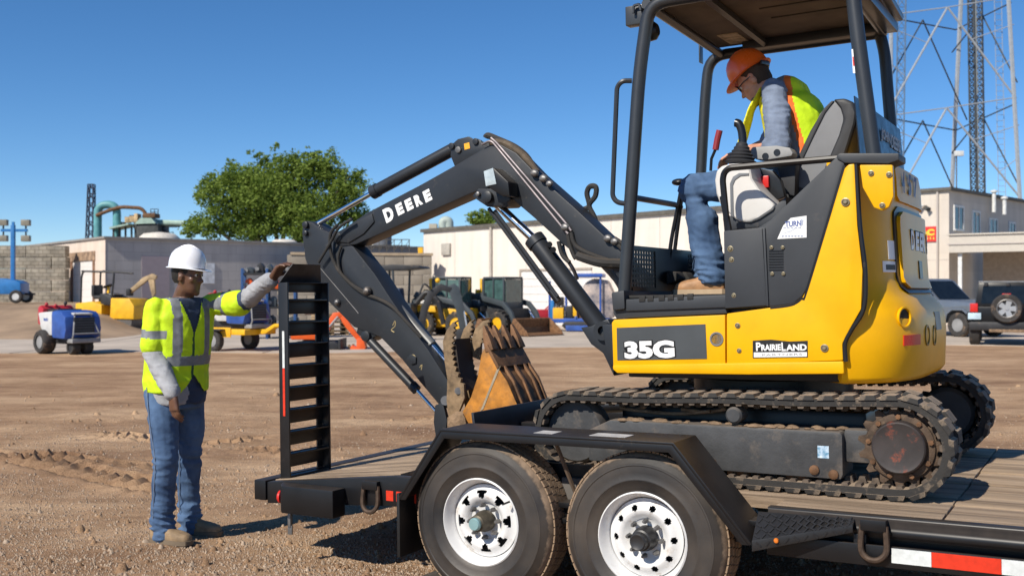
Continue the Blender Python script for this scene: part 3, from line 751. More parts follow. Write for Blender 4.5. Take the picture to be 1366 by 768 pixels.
# dealer decal
dl = plate('dealer_decal', [(1006, 454), (1030, 452.5), (1055, 455), (1079, 454), (1079, 476), (1006, 477)], YS - .0225, YS - .019, m_decblk, sp_, 0, yt=YS)
plate('decal_band', [(1007.5, 469.5), (1078, 469), (1078, 475), (1007.5, 476)], YS - .0235, YS - .022, m_decwht, dl, 0, yt=YS)
wl2 = (P(1076, 463, YS) - P(1009, 463, YS)).length
for (txt, u0, u1, hh) in (('P', 1008.5, 1015, .040), ('RAIRIE', 1015.5, 1041.5, .030), ('L', 1042.5, 1048, .040), ('AND', 1048.5, 1076, .030)):
    c_ = P((u0 + u1) / 2, 463.2 - (1.0 if hh > .035 else 0), YS - .0235); lettering('decal_lettering', txt, hh, (P(u1, 463, YS) - P(u0, 463, YS)).length, m_decwht, dl, c_, xd, (0, 0, 1), bold=.0012, ext=.0005)
lettering('decal_lettering', 'PARTNERS', .010, wl2 * .8, mat('decal_fine_print', (.35, .35, .35), .5), dl, P(1043, 472.6, YS - .0245), xd, (0, 0, 1), ext=.0004)
bolt_me = MB().lathe([(.016, .0), (.016, .004), (.012, .005), (.010, .002), (.009, .002), (.009, .007), (.006, .010), (0, .010)], (0, 0, 0), (0, -1, 0), 14).mesh('panel_bolt', mat('bolt_brass', (.26, .22, .14), .4, .5, var=.3))
def bolt(u, v, y=YS - .021, s=1.0, par=sp_):
    o = link('panel_bolt', bolt_me, par, P(u, v, y)); o.scale = (s, s, s); return o
for u, v, s, pr_ in ((984, 434, .8, sp_), (986, 467.5, .7, sp_), (1100, 464, 1.1, sp_), (1128, 269.5, 1.2, sp_)): bolt(u, v, s=s, par=pr_)
MB().lathe([(.034, .0), (.034, .004), (.026, .004), (.022, -.012), (0, -.012)], P(956, 452, YS - .02), (0, -1, 0), 20).build('filler_lock', m_steel, fp)
# black floor deck
dk_ = plate('floor_deck', [(818, 390), (834, 388), (836, 400), (968, 396), (968, 412), (970, 418), (822, 425), (818, 418)], YS + .0, .72, m_charL, bevel=.006, yt=YS)
plate('front_corner_block', [(818, 390), (835, 387), (836, 412), (820, 414)], YS - .025, YS + .10, m_charL, bevel=.008, yt=YS)
plate('step_edge', [(836, 399), (970, 393), (970, 410), (836, 415)], YS - .012, YS + .02, m_charL, bevel=.006, yt=YS)
MB().box(-.54, .06, -.73, .72, .90, .915).build('floor_mat', m_rubber, ex, bevel=.004)
for u in (854, 865, 880, 892, 905, 918): plate('deck_cleat', [(u, 395 - (u - 854) * .05), (u + 8, 394.6 - (u - 854) * .05), (u + 8, 402 - (u - 854) * .05), (u, 402.6 - (u - 854) * .05)], YS - .016, YS - .005, m_rubber, dk_, .002, yt=YS)
# charcoal side cover rising to the seat
cov = [(969, 412), (966, 308), (1020, 303), (1030, 292), (1100, 225), (1119, 207), (1127, 207), (1127, 224), (1079, 381), (1071, 395), (1059, 405), (1028, 409)]
cv = plate('cab_side_cover', cov, YS - .012, YS + .10, m_charL, bevel=.008, yt=YS)
plate('top_rail', [(1117, 208), (1122, 205), (1200, 205), (1200, 214), (1186, 219), (1128, 218), (1118, 213)], YS - .02, YS + .16, m_charL, bevel=.006, yt=YS)
plate('front_kick_panel', [(967, 309), (1018, 305), (1024, 407), (969, 411)], YS - .018, YS - .008, m_charL, cv, .003, yt=YS)
plate('seam_strip', [(1019, 304), (1022, 304), (1027, 408), (1024, 408)], YS - .022, YS - .01, m_charL, cv, .002, yt=YS)
for u, v, s in ((974.5, 332, .9), (976, 346.5, .8), (979, 394, .7), (1029, 330, .55), (1044, 330, .55), (1030, 365, .55), (1045, 365, .55)):
    o = bolt(u, v, YS - .016, s, cv); 
for k in range(8): plate('vent_slot', [(1027, 334 + k * 3.6), (1046, 333.8 + k * 3.6), (1046, 335.4 + k * 3.6), (1027, 335.6 + k * 3.6)], YS - .0155, YS - .011, m_black, cv, 0, yt=YS)
# rental sticker
stk = plate('rental_sticker', [(1038, 319), (1046, 301), (1056, 291), (1077, 288), (1077, 317)], YS - .0145, YS - .011, m_decwht, cv, 0, yt=YS)
m_ink = mat('blue_ink', (.05, .09, .28), .5)
lettering('sticker_lettering', 'TURN', .026, .075, m_ink, stk, P(1058, 298.5, YS - .015), xd, (0, 0, 1), bold=.0008, ext=.0004)
m_fade = mat('faded_ink', (.38, .42, .52), .6)
for k_ in range(5): plate('faint_print', [(1046 + k_ * 5, 303.6), (1049.5 + k_ * 5, 303.4), (1049.5 + k_ * 5, 304.6), (1046 + k_ * 5, 304.8)], YS - .016, YS - .0145, m_fade, stk, 0, yt=YS)
plate('swoosh', [(1069, 292), (1073, 294), (1072, 300), (1068, 303), (1070, 298)], YS - .016, YS - .0145, m_fade, stk, 0, yt=YS)
plate('faint_drawing', [(1044, 309), (1053, 306), (1062, 305), (1056, 309), (1048, 311)], YS - .016, YS - .0145, mat('pale_ink', (.60, .64, .70), .6), stk, 0, yt=YS)
for k_ in range(7): plate('faint_print', [(1044 + k_ * 4.2, 313.8), (1046.8 + k_ * 4.2, 313.6), (1046.8 + k_ * 4.2, 315.8), (1044 + k_ * 4.2, 316)], YS - .016, YS - .0145, m_fade, stk, 0, yt=YS)
# --- counterweight and engine housing, round in plan so that the tail stays inside the tracks
NT = 4.2
def plan(z, rx, ry, x0, n=NT, k=26):
    y0 = ry * (1 - (x0 / rx) ** n) ** (1 / n); out = []
    for i in range(k + 1):
        a = -1 + 2 * i / k; t = math.copysign(1 - (1 - abs(a)) ** 1.7, a)     # crowd points at the corners
        y = y0 * t; out.append((rx * (1 - abs(y / ry) ** n) ** (1 / n), y, z))
    return out
lev = [(.492, .77, .73, .535), (.50, .815, .760, .535), (.525, .835, .778, .535), (.70, .843, .782, .545), (.78, .840, .781, .60), (.83, .828, .779, .61), (.875, .79, .774, .62), (.92, .752, .770, .62), (.98, .732, .767, .62), (1.2, .722, .766, .61), (1.46, .712, .762, .60), (1.525, .702, .752, .60), (1.545, .67, .71, .60)]
def base_at(z):
    for q0, q1 in zip(lev, lev[1:]):
        if q0[0] <= z <= q1[0]: t = (z - q0[0]) / (q1[0] - q0[0]); return q0[1] + (q1[1] - q0[1]) * t, q0[2] + (q1[2] - q0[2]) * t
    return lev[-3][1:3]
cwm = MB(); cwm.loft([plan(*q) + [(.45, .60, q[0]), (.45, -.60, q[0])] for q in lev]); cw = cwm.build('counterweight', m_yel, ex, smooth=50)
UB, LB = (.702, .766), (.842, .782)
def on_tail(y, z, d=.0, base=UB):
    rx, ry = base_at(z); c, s_ = math.cos(R(y)), math.sin(R(y)); a = c ** (2 / NT); b = abs(s_) ** (2 / NT)
    nx = V((a ** (NT - 1) / rx, math.copysign(b ** (NT - 1), s_) / ry, 0)).normalized()
    return V((rx * a, math.copysign(ry * b, s_), z)) + nx * d, nx
def t_of(y, base=UB): return math.degrees(math.copysign(math.asin(abs(y / base[1]) ** (NT / 2)), y))
def wrap(y0, y1, z0, z1, d, name, m, par, k=14, th=.02, rnd=.0, base=UB, nz_=8):
    """panel wrapped round the tail between two plan positions"""
    b = MB(); ro_, ri_ = [], []
    for j in range(nz_ + 1):
        z = z0 + (z1 - z0) * j / nz_; e = min(z - z0, z1 - z); ins = 0 if not rnd or e > rnd else rnd - math.sqrt(max(0, rnd ** 2 - (rnd - e) ** 2))
        ro, ri = [], []
        for i in range(k + 1):
            y = y0 + ins * 90 + (y1 - y0 - 180 * ins) * i / k
            ro.append(on_tail(y, z, d + th, base)[0]); ri.append(on_tail(y, z, d - .02, base)[0])
        ro_.append(ro); ri_.append(ri)
    b.grid(ro_); b.grid([r[::-1] for r in ri_])
    for a, c in ((ro_[0], ri_[0]), (ro_[-1], ri_[-1]), ([r[0] for r in ro_], [r[0] for r in ri_]), ([r[-1] for r in ro_], [r[-1] for r in ri_])): b.grid([a, c])
    return b.build(name, m, par, smooth=40)
def tail_y(u, v, base, z):
    """plan position on the tail that stands at photo column u"""
    best = None
    for k in range(400):
        y = -89.5 + k * .24; q = E.m @ on_tail(y, z, 0, base)[0]; d = abs(CX + F * q.x / q.y - u)
        if best is None or d < best[0] - 1e-6: best = (d, y)
    return best[1]
def tail_z(v, y, base):
    lo, hi = .3, 1.8
    for k in range(30):
        z = (lo + hi) / 2; q = E.m @ on_tail(y, z, 0, base)[0]
        if HZ - F * (q.z - H) / q.y > v: lo = z
        else: hi = z
    return (lo + hi) / 2
ty = lambda u, base, z: tail_y(u, 0, base, z)
yd = ty(1196, UB, 1.1)
wrap(yd - 3.0, t_of(.60), .905, 1.322, .0, 'door_gasket', m_black, cw, th=.009, rnd=.06, nz_=14)
dr = wrap(yd, t_of(.585), .930, 1.298, .0, 'rear_door', m_yel, cw, th=.026, rnd=.05, nz_=14)
wrap(ty(1193, UB, 1.4), t_of(.66), 1.35, 1.522, -.005, 'upper_rear_panel', m_yel, cw, th=.018, rnd=.03)
plate('cover_plate', [(1147, 220), (1191, 220), (1192, 262), (1186, 276), (1177, 281), (1166, 277), (1151, 250)], -.776, -.74, m_yel, cw, .006, yt=-.77)
for u, v in ((1162, 231), (1186, 233), (1177, 274)): bolt(u, v, -.778, .8, cw)
y0_, y1_ = ty(1205, LB, .66), ty(1227, LB, .66); wrap(y0_, y1_, tail_z(461, y0_, LB), tail_z(447, y0_, LB), .001, 'red_reflector', m_red, cw, 6, .003, base=LB, nz_=1)
ye = ty(1207, LB, .76); p, nx = on_tail(ye, tail_z(423, ye, LB), -.004, LB); r = .048
MB().lathe([(r, .0), (r, .012), (r * .86, .012), (r * .8, -.006), (0, -.008)], p, nx, 24).build('lifting_eye', m_yel, cw); MB().lathe([(r * .78, .004), (0, .004)], p, nx, 24).build('eye_hole', m_black, cw)
for u in (1237, 1246):
    yr = ty(u, LB, .675); p, nx = on_tail(yr, tail_z(447, yr, LB), .0, LB); MB().lathe([(.05, -.01), (.05, .003), (.042, .004), (.036, -.004), (0, -.006)], p, nx, 20).build('tail_recess', mat('recess_olive', (.20, .13, .01), .5), cw)
wrap(ty(1249, LB, .77), ty(1254, LB, .77), .72, .81, .001, 'chrome_latch', m_steel, cw, 3, .004, base=LB, nz_=1)
def tail_text(txt, us, z, h, m, base, d, ws, outline=None):
    for ch, u, w in zip(txt, us, ws):
        y = ty(u, base, z) if u else w[1]; w = w if u else w[0]
        p, nx = on_tail(y, z, d, base); tx = V((0, 0, 1)).cross(nx)
        if outline: lettering('raised_letter_outline', ch, h * 1.14, w * 1.2, outline, cw, p, tx, (0, 0, 1), bold=h * .06, ext=.0006)
        lettering('raised_letter', ch, h, w, m, cw, p + nx * .0015, tx, (0, 0, 1), bold=h * .04, ext=.0006)
zd = tail_z(317, t_of(-.45), UB)
tail_text('DEERE', (1209.5, 1216.5, 1221.5, None, None), zd, .094, m_decwht, UB, .0275, (.085, .095, .10, (.10, t_of(.22)), (.10, t_of(.40))), m_decblk)
tail_text('457', (1199.5, 1208.5, 1215.5), tail_z(237, t_of(-.5), UB), .105, mat('navy_ink', (.035, .045, .16), .5), UB, .019, (.045, .075, .085))
yl = ty(1218, UB, 1.0); wrap(yl, ty(1223, UB, 1.0), tail_z(372, yl, UB), tail_z(348, yl, UB), .0275, 'door_latch', m_black, cw, 3, .003, nz_=1)
yv = ty(1189, UB, 1.1); wrap(ty(1184.5, UB, 1.1), ty(1193, UB, 1.1), tail_z(346, yv, UB), tail_z(321, yv, UB), .001, 'service_sticker', m_decwht, cw, 4, .002, nz_=1)
s0_, s1_ = ty(1178, UB, 1.0), ty(1195, UB, 1.0); wrap(s0_, s1_, tail_z(363, yv, UB), tail_z(348.5, yv, UB), .001, 'warning_sticker', m_decwht, cw, 5, .002, nz_=1); wrap(s0_ + (s1_ - s0_) * .2, s0_ + (s1_ - s0_) * .9, tail_z(360, yv, UB), tail_z(353, yv, UB), .002, 'warning_figure', m_decblk, cw, 5, .003, nz_=1)
rod('panel_seam', [(1142, 219, YS - .012), (1147, 301, YS - .012), (1154, 361, YS - .012), (1152, 411, YS - .012), (1136, 439, YS - .012), (1127, 458, YS - .012), (1128, 482, YS - .012)], .011, m_black, n=6, k=5)
rod('panel_seam', [(1127, 221, YS - .014), (1078, 384, YS - .014), (1070, 398, YS - .014), (1056, 407, YS - .014), (1028, 411, YS - .014)], .008, m_black, n=6, k=5)
# far side panel and front, so that the house is whole from any side
MB().prism([(-.56, .52), (.55, .50), (.60, 1.48), (.35, 1.48), (.2, .92), (-.56, .92)], .72, .755).build('far_side_panel', m_yel, ex, bevel=.01)
MB().prism([(.05, .88), (.10, 1.22), (.52, 1.47), (.60, 1.47), (.60, .88)], -.64, .72).build('engine_cover', m_charL, ex, bevel=.02)
# --- boom swing bracket
sw = plate('swing_bracket', [(786, 436), (800, 434), (822, 424), (830, 440), (830, 500), (816, 470), (800, 458)], -.12, .12, m_char, bevel=.01, yt=0)
MB().prism(E.xz([(818, 432), (850, 430), (850, 495), (826, 482)], 0), -.16, .16).build('swing_post', m_char, ex, bevel=.01)
MB().lathe([(.055, 0), (.055, .03), (.028, .03), (.028, .0)], P(806, 441, -.12), (0, -1, 0), 20, caps=False).build('pin_boss', m_char, ex)
MB().prism(E.xz([(826, 338), (868, 368), (872, 430), (838, 430), (846, 392), (822, 358)], .0), -.075, .075).build('boom_foot_bracket', m_char, ex, bevel=.01)
rod('hose_guard', [(790, 338, .12), (822, 372, .12), (836, 400, .1)], .022, m_steel, ex, 8, k=4)
# --- boom
bo = [(446, 322), (450, 311), (489, 284), (560, 247), (610, 219), (640, 201), (653, 193.5), (668, 193), (688, 204), (714, 231), (765, 276), (816, 324), (830, 338), (836, 352), (825, 362), (793, 353), (770, 342), (749, 324), (713, 291), (686, 268), (677, 258), (668, 252), (655, 250), (640, 253), (628, 258), (567, 285), (511, 310), (474, 326), (455, 329)]
BY = -.085
bm = MB().prism(E.xz(bo, BY), BY, -BY).build('boom', m_char, ex, bevel=.007)
plate('weld_plate', [(446, 322), (452, 309), (497, 285), (500, 296), (486, 312), (466, 324)], BY - .010, BY + .002, m_char, bm, .004, yt=BY)
# text on the boom
a, b2 = P(515, 291, BY), P(573.5, 259.5, BY); xb = b2 - a
up = P(541, 266, BY) - P(544.5, 283, BY)
cc = P(542.5, 274.5, BY - .0012)
lettering('brand_lettering', 'D', .095, .075, m_decwht, bm, P(518.5, 286, BY - .0015), xb, up, bold=.006, ext=.0006)
for i, ch in enumerate('EERE'):
    lettering('brand_lettering', ch, .076, .055, m_decwht, bm, P(533.3 + i * 12.3, 278.6 - i * 5.85, BY - .0015), xb, up, bold=.005, ext=.0006)
# boom cylinder lug with work lamp
plate('cylinder_lug', [(632, 262), (640, 252), (668, 252), (684, 266), (672, 275), (652, 276), (640, 268)], BY - .02, -BY + .02, m_char, bm, .006, yt=BY)
MB().lathe([(.036, 0), (.036, .03), (.022, .035), (0, .035)], P(652, 263, BY - .02), (0, -1, 0), 20).build('pin', m_char, bm)
MB().lathe([(.014, 0), (.014, .02), (.006, .024), (0, .024)], P(639, 259, BY - .02), (0, -1, 0), 10).build('grease_bolt', m_steel, bm)
wl_ = MB(); wl_.prism(E.xz([(648, 229), (660, 224), (680, 243), (682, 262), (672, 262), (651, 249)], BY - .10), BY - .12, BY - .002)
wl_.build('work_lamp', m_black, bm, bevel=.008)
plate('lamp_face', [(648, 229), (660.5, 224.5), (665, 246), (651, 249)], BY - .126, BY - .12, mat('lamp_lens', (.40, .47, .50), .15, var=.2, vs=20), bm, .003, yt=BY - .10)
# arm cylinder on top of the boom
def cyl(name, a, b, c, r0, r1, y=0, m=m_char):
    """barrel from a to b, rod on to c (photo pixels on the plane y)"""
    A, B, C = P(*a, y), P(*b, y), P(*c, y); d = (B - A).normalized()
    q = MB(); q.tube([A, A + d * .02, B - d * .05, B - d * .05, B], [r0 * .9, r0, r0, r0 * 1.12, r0 * 1.12], 20); o = q.build(name, m, ex)
    MB().tube([B - d * .02, C], r1, 16).build('rod', m_chrome, o)
    MB().cyl(C - V((0, r0 * 1.1, 0)), C + V((0, r0 * 1.1, 0)), r1 * 1.5).build('rod_eye', m_char, o)
    return o
plate('cylinder_mount', [(598, 207), (600, 192), (608, 185), (622, 181.5), (630, 186), (638, 186), (642, 193), (650, 196), (640, 205), (604, 222)], -.062, -.045, m_char, bm, .004, yt=BY)
plate('cylinder_mount', [(598, 207), (600, 192), (608, 185), (622, 181.5), (630, 186), (638, 186), (642, 193), (650, 196), (640, 205), (604, 222)], .045, .062, m_char, bm, .004, yt=BY)
plate('warning_sticker', [(619, 192), (626, 190), (627, 198), (620, 200)], -.0645, -.062, mat('amber_sticker', (.85, .40, .02), .4), bm, 0, yt=-.063)
for u, v in ((603, 195), (612, 200), (635, 189)): MB().lathe([(.02, 0), (.02, .012), (.01, .014), (0, .014)], P(u, v, -.062), (0, -1, 0), 14).build('pin', m_steel if u == 612 else m_char, bm)
c1 = cyl('arm_cylinder', (605, 199), (497, 257), (419, 301), .042, .017, 0)
# boom cylinder below
c2 = cyl('boom_cylinder', (806, 443), (712, 318), (655, 265), .057, .027, 0)
rod('cylinder_guard', [(652, 278, -.05), (742, 402, -.05)], .012, m_char, c2); rod('cylinder_guard', [(660, 281, -.06), (744, 396, -.06)], .012, m_char, c2)
MB().cyl(P(735, 388, -.05), P(745, 402, -.05), .022).build('guard_clamp', m_black, c2)

for u, v in ((733, 326), (738, 333)): MB().cyl(P(u, v, -.07), P(u, v, .02), .018).build('hose_port', m_black, c2)
# hydraulic pipes along the boom
m_pipe = mat('zinc_pipe', (.17, .15, .16), .45, .5, var=.15)
pp = [((643, 193), (655, 187), (750, 303), (758, 312)), ((655, 184), (662, 190), (756, 299), (762, 308))]
for q in pp: rod('hydraulic_pipe', [(u, v, BY - .018) for u, v in q], .008, m_pipe, bm, 8, fr=.03)
for k in range(3):
    d = k * 3.2; rod('hydraulic_pipe', [(712 + d, 232 - d * .7, -.03 + k * .03), (800 + d * 1.3, 318 - d, -.03 + k * .03)], .007, m_pipe, bm, 8)
rod('hydraulic_hose', [(648, 184, -.0), (651, 181, .0), (664, 186, 0), (688, 197, 0), (705, 212, 0), (714, 232, 0)], .020, m_rubber, bm, 8, k=5)
rod('hydraulic_hose', [(655, 190, -.05), (675, 192, -.05), (700, 210, -.05), (716, 230, -.05)], .022, mat('worn_hose', (.10, .075, .05), .85, var=.4, vs=18), bm, 8, k=5)
for u, v, s in ((713, 231, .03), (725, 238, .03), (733, 245, .025), (754, 303, .03), (811, 318, .03), (820, 322, .028)): MB().ball(P(u, v, BY - .02), s, 8, 6, (1, .7, .8)).build('pipe_clamp', m_steel, bm)
for q in (((757, 308), (760, 326), (765, 340), (768, 345)), ((762, 310), (768, 328), (790, 340), (826, 352)), ((745, 322), (750, 340), (760, 350)), ((815, 320), (828, 330), (838, 345), (842, 370)), ((820, 318), (836, 330), (846, 350))): rod('hydraulic_hose', [(u, v, BY - .01) for u, v in q], .013, m_rubber, bm, 8, k=5)
rod('hydraulic_hose', [(771, 341, BY), (800, 350, BY - .02), (832, 352, BY), (850, 360, BY)], .028, m_rubber, bm, 8, k=5)
rod('hydraulic_hose', [(776, 280, .1), (786, 275, .1), (783, 258, .1), (787, 249, .1), (795, 250, .1), (794, 262, .1), (786, 274, .1), (793, 290, .1), (800, 312, .1)], .017, m_rubber, bm, 8, k=6)
rod('adaptor_hose', [(750, 322, -.04), (752, 335, -.06), (756, 345, -.05), (764, 358, -.04), (770, 372, 0)], .012, m_steel, c2, 8, k=5)
# --- arm (stick)
AY = -.078
ar = [(403, 311), (404, 299), (409, 294.5), (417, 297), (428, 306), (443, 312), (455, 320), (471, 329), (500, 366), (522, 400), (540, 426), (570, 465), (602, 515), (606, 530), (600, 546), (586, 540), (560, 509), (537, 480), (507, 449), (472, 436), (451, 415), (432, 396), (418, 373), (407, 345)]
am = MB().prism(E.xz(ar, AY), AY, -AY).build('arm', m_char, ex, bevel=.006)
plate('cylinder_bracket', [(486, 398), (491, 425), (500, 448), (488, 455), (474, 444), (480, 420)], AY + .01, -AY - .01, m_char, am, .004, yt=AY)
MB().lathe([(.035, 0), (.035, .025), (.02, .03), (0, .03)], P(490, 448, AY + .01), (0, -1, 0), 16).build('pin', m_char, am)
for u, v, s in ((452, 317, .035), (409, 300, .024), (409, 311, .018)): MB().lathe([(s, 0), (s, .02), (s * .6, .024), (0, .024)], P(u, v, AY), (0, -1, 0), 16).build('pin', m_char, am)
rod('hydraulic_hose', [(450, 300, AY - .03), (441, 312, AY - .04), (441, 335, AY - .03), (450, 358, AY - .02), (465, 376, AY - .02), (485, 391, AY - .015), (505, 399, AY - .01), (523, 409, AY - .02), (545, 432, AY - .02), (562, 450, AY)], .012, m_rubber, am, 8, k=6)
rod('hydraulic_hose', [(455, 329, AY - .02), (451, 345, AY - .02), (455, 365, AY - .02), (470, 380, AY - .02), (488, 390, AY - .015)], .010, m_rubber, am, 8, k=5)
rod('hydraulic_hose', [(470, 292, AY - .06), (452, 304, AY - .06), (440, 325, AY - .05), (425, 350, AY - .04)], .010, m_rubber, am, 8, k=5)
MB().ball(P(490, 388, AY - .02), .03, 8, 6).build('hose_fitting', m_steel, am)
MB().ball(P(450, 403, AY - .01), .022, 8, 6).build('hose_fitting', m_steel, am)
m_chip = mat('chipped_paint', (.38, .30, .15), .8, var=.3)
for q in (((524, 434), (527, 428), (527, 435), (522, 440), (526, 443)), ((546, 478), (551, 473), (555, 478), (552, 484)), ((560, 490), (563, 486), (562, 493))):
    rod('paint_scrape', [(u, v, AY - .001) for u, v in q], .0035, m_chip, am, 4, k=3)
rod('edge_wear', [(425, 355, AY), (475, 414, AY), (478, 418, AY)], .003, m_steel, am, 4)

plate('lifting_lug', [(543, 478), (549, 472), (556, 476), (556, 484), (550, 486)], AY - .012, AY, m_char, am, .003, yt=AY)
c3 = cyl('bucket_cylinder', (492, 452), (556, 520), (588, 556), .030, .013, AY + .02)
rod('cylinder_pipe', [(498, 452, AY - .02), (535, 492, AY - .02), (552, 512, AY - .02)], .007, m_black, c3, 6)
# linkage at the bucket end
plate('bucket_link', [(582, 540), (592, 536), (598, 560), (594, 590), (584, 590), (580, 562)], AY - .015, AY + .015, m_char, am, .004, yt=AY)
MB().cyl(P(594, 534, AY - .03), P(594, 534, -AY + .03), .030).build('pin', m_steel, am)
m_bk = mat('bucket_orange', (.42, .17, .022), .6, .1, var=.45, vs=9, dust=.5, ds=7, dcol=(.23, .125, .05), bump=.2, bs=60)
m_bkd = mat('bucket_rust', (.17, .085, .038), .7, .2, var=.5, vs=12, dust=.35, ds=9, dcol=(.30, .19, .10), bump=.3, bs=70)
m_th = mat('thumb_steel', (.22, .15, .085), .75, .2, var=.5, vs=14, dust=.35, ds=8, dcol=(.06, .05, .045), bump=.3)
# --- thumb
def serr(pts, k, h):
    out = []
    for i in range(len(pts) - 1):
        a, b = V(pts[i]), V(pts[i + 1]); d = b - a; n_ = V((-d.y, d.x)).normalized()
        for j in range(k):
            out.append(tuple(a + d * (j / k))); out.append(tuple(a + d * ((j + .5) / k) + n_ * h))
    out.append(pts[-1]); return out
th = link('hydraulic_thumb', None, ex)
left = [(600, 556), (597, 535), (598, 505), (594, 480), (592, 455), (597, 440), (605, 430), (611, 427)]
inner = serr([(611, 428), (608, 447), (606, 468), (610, 490), (620, 512)], 3, 3.4)
for y in (-.10, .10): MB().prism(E.xz(left + inner + [(621, 530), (612, 552)], -.10), y - .012, y + .012).build('toothed_plate', m_th, th, bevel=.002)
MB().prism(E.xz([(603, 462), (606, 452), (612, 500), (620, 520), (614, 522), (606, 500)], -.1), -.088, .088).build('thumb_back', mat('thumb_dark', (.03, .022, .018), .8, dust=.2), th)
MB().cyl(P(611, 521, -.12), P(611, 521, .12), .022).build('pin', m_steel, th)
# further toothed jaw standing beyond the first
jaw = [(628, 470), (634, 445), (643, 430), (654, 424)]
jin = serr([(645, 424), (640, 440), (642, 455)], 3, 3.0)
MB().prism(E.xz([(628, 475), (628, 455), (634, 438), (644, 428)] + serr([(652, 426), (645, 440), (641, 458)], 3, -3.2) + [(640, 480)], .10), .10, .125).build('toothed_plate', m_th, th, bevel=.002)
t3 = cyl('thumb_cylinder', (528, 405), (576, 460), (604, 492), .028, .014, -.0, mat('grey_cylinder', (.16, .16, .155), .45, .3, var=.3, dust=.3))
# --- bucket
bk = link('bucket', None, ex)
side = [(617, 549), (628, 530), (637, 503), (642, 473), (648, 461), (657, 476), (664, 490), (676, 508), (690, 540), (690, 556), (668, 572), (630, 574)]
for y in (-.19, .175): MB().prism(E.xz(side, -.19), y, y + .015).build('side_plate', m_bk, bk, bevel=.002)
sh = E.xz([(664, 490), (678, 510), (690, 540), (690, 557), (668, 572), (632, 574), (617, 552)], -.19)
b = MB(); outer = [[(x, y, z) for x, z in sh] for y in (-.19, .19)]
b.grid(outer); inn = E.xz([(661, 493), (674, 512), (685, 540), (685, 554), (667, 568), (634, 570), (620, 552)], -.19); b.grid([[(x, y, z) for x, z in inn] for y in (-.19, .19)][::-1]); b.build('shell', m_bkd, bk, smooth=50)
lipq = E.xz([(648, 461), (651, 459), (667, 489), (664, 492)], -.19)
MB().prism(lipq, -.20, .20).build('cutting_edge', m_bkd, bk, bevel=.003)
for y in (-.13, -.01, .11, .172):
    rb_ = E.xz([(664, 490), (667, 488), (680, 508), (692, 539), (691, 557), (687, 555), (688, 540), (676, 511)], -.19)
    MB().prism(rb_, y - .012, y + .012).build('wear_rib', m_bkd, bk, bevel=.003)
for k in range(4):
    y = -.18 + k * .112
    a0 = P(653, 468, -.19); d = (P(643, 436, -.19) - a0); q = MB(); rgs = []
    nrm = V((-d.z, 0, d.x)).normalized()
    for t, w, hh in ((0, .036, .030), (.4, .027, .026), (.75, .020, .016), (1.05, .012, .005)):
        c = a0 + d * t; c = V((c.x, y + .02, c.z)); rgs.append([c + V((0, s * w, 0)) + nrm * (hh * e) for s, e in ((-1, -1), (1, -1), (1, 1), (-1, 1))])
    q.loft(rgs); q.build('tooth', m_bkd, bk, bevel=.004)
plate('bucket_ear', [(600, 556), (612, 548), (622, 548), (626, 570), (600, 578)], -.13, -.10, m_mud, bk, .004, yt=-.1); plate('bucket_ear', [(600, 556), (612, 548), (622, 548), (626, 570), (600, 578)], .10, .13, m_mud, bk, .004, yt=-.1)
plate('stiffener', [(664, 490), (668, 488), (645, 545), (641, 548)], -.193, -.19, mat('bare_edge', (.33, .28, .2), .6, .3, var=.4), bk, 0, yt=-.19)
# --- canopy
m_post = mat('canopy_paint', (.024, .027, .031), .4, var=.15, dust=.12, ds=6, dcol=(.15, .12, .1), coat=.2)
cp = link('canopy', None, ex)
RZ = 2.40
def post(pts, r, fr_=.14): return MB().tube(fil(pts, fr_, 6), r, 14).build('post', m_post, cp)
nf0, nf1 = P(833, 393, -.65), P(853, 95, -.65); ff0, ff1 = P(930, 262, .65), P(941, 125, .65)
nr0, nr1 = P(1166, 208, -.65), P(1143, 40, -.65); fr0, fr1 = P(1192, 215, .65), P(1180, 70, .65)
ff0 = V((ff0.x - .03, .65, .92))
nft = V((nf1.x + .06, -.65, RZ)); nrt = V((.585, -.65, RZ)); fft = V((ff1.x + .03, .65, RZ)); frt = V((.47, .65, RZ))
post([nf0, nf1, nft, V((-.2, -.65, RZ)), V((.5, -.65, RZ)), nrt, nr1, nr0], .034, .16)
post([ff0, ff1, fft, V((-.2, .65, RZ)), V((.4, .65, RZ)), frt, fr1, fr0], .033, .16)
for xx, nm in ((-.43, 'cross_tube'), (.53, 'cross_tube')): MB().tube([(xx, -.65, RZ + .0), (xx - .04, .65, RZ)], .026, 12).build(nm, m_post, cp)
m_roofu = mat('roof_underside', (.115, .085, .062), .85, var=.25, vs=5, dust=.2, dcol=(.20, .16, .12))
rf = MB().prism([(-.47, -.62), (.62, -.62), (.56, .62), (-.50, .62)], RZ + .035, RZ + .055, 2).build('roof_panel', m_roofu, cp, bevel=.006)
MB().prism([(-.50, -.68), (.66, -.68), (.60, .68), (-.54, .68)], RZ + .056, RZ + .10, 2).build('roof_top', m_post, cp, bevel=.02)
for x in (.02, .20, .38): pass
for y in (-.34, -.12, .10): MB().box(.0, .52, y - .006, y + .006, RZ + .030, RZ + .0355).build('shaded_rib', mat('rib_shadow', (.05, .04, .03), .9), rf)  # roof ribs in a dark colour that stands in for their shadow
MB().tube([(-.14, -.62, RZ + .01), (-.17, .62, RZ + .01)], .03, 6, flat=.7).build('cross_beam', m_post, cp)
MB().box(-.30, .50, .52, .62, RZ - .02, RZ + .034).build('far_rail', m_post, cp, bevel=.006)
MB().box(.50, .58, -.60, .60, RZ - .02, RZ + .034).build('rear_rail', m_post, cp, bevel=.006)
MB().box(-.38, -.26, .30, .55, RZ + .030, RZ + .0348).build('worn_label', mat('worn_label', (.42, .33, .22), .8, var=.5, vs=20), rf)
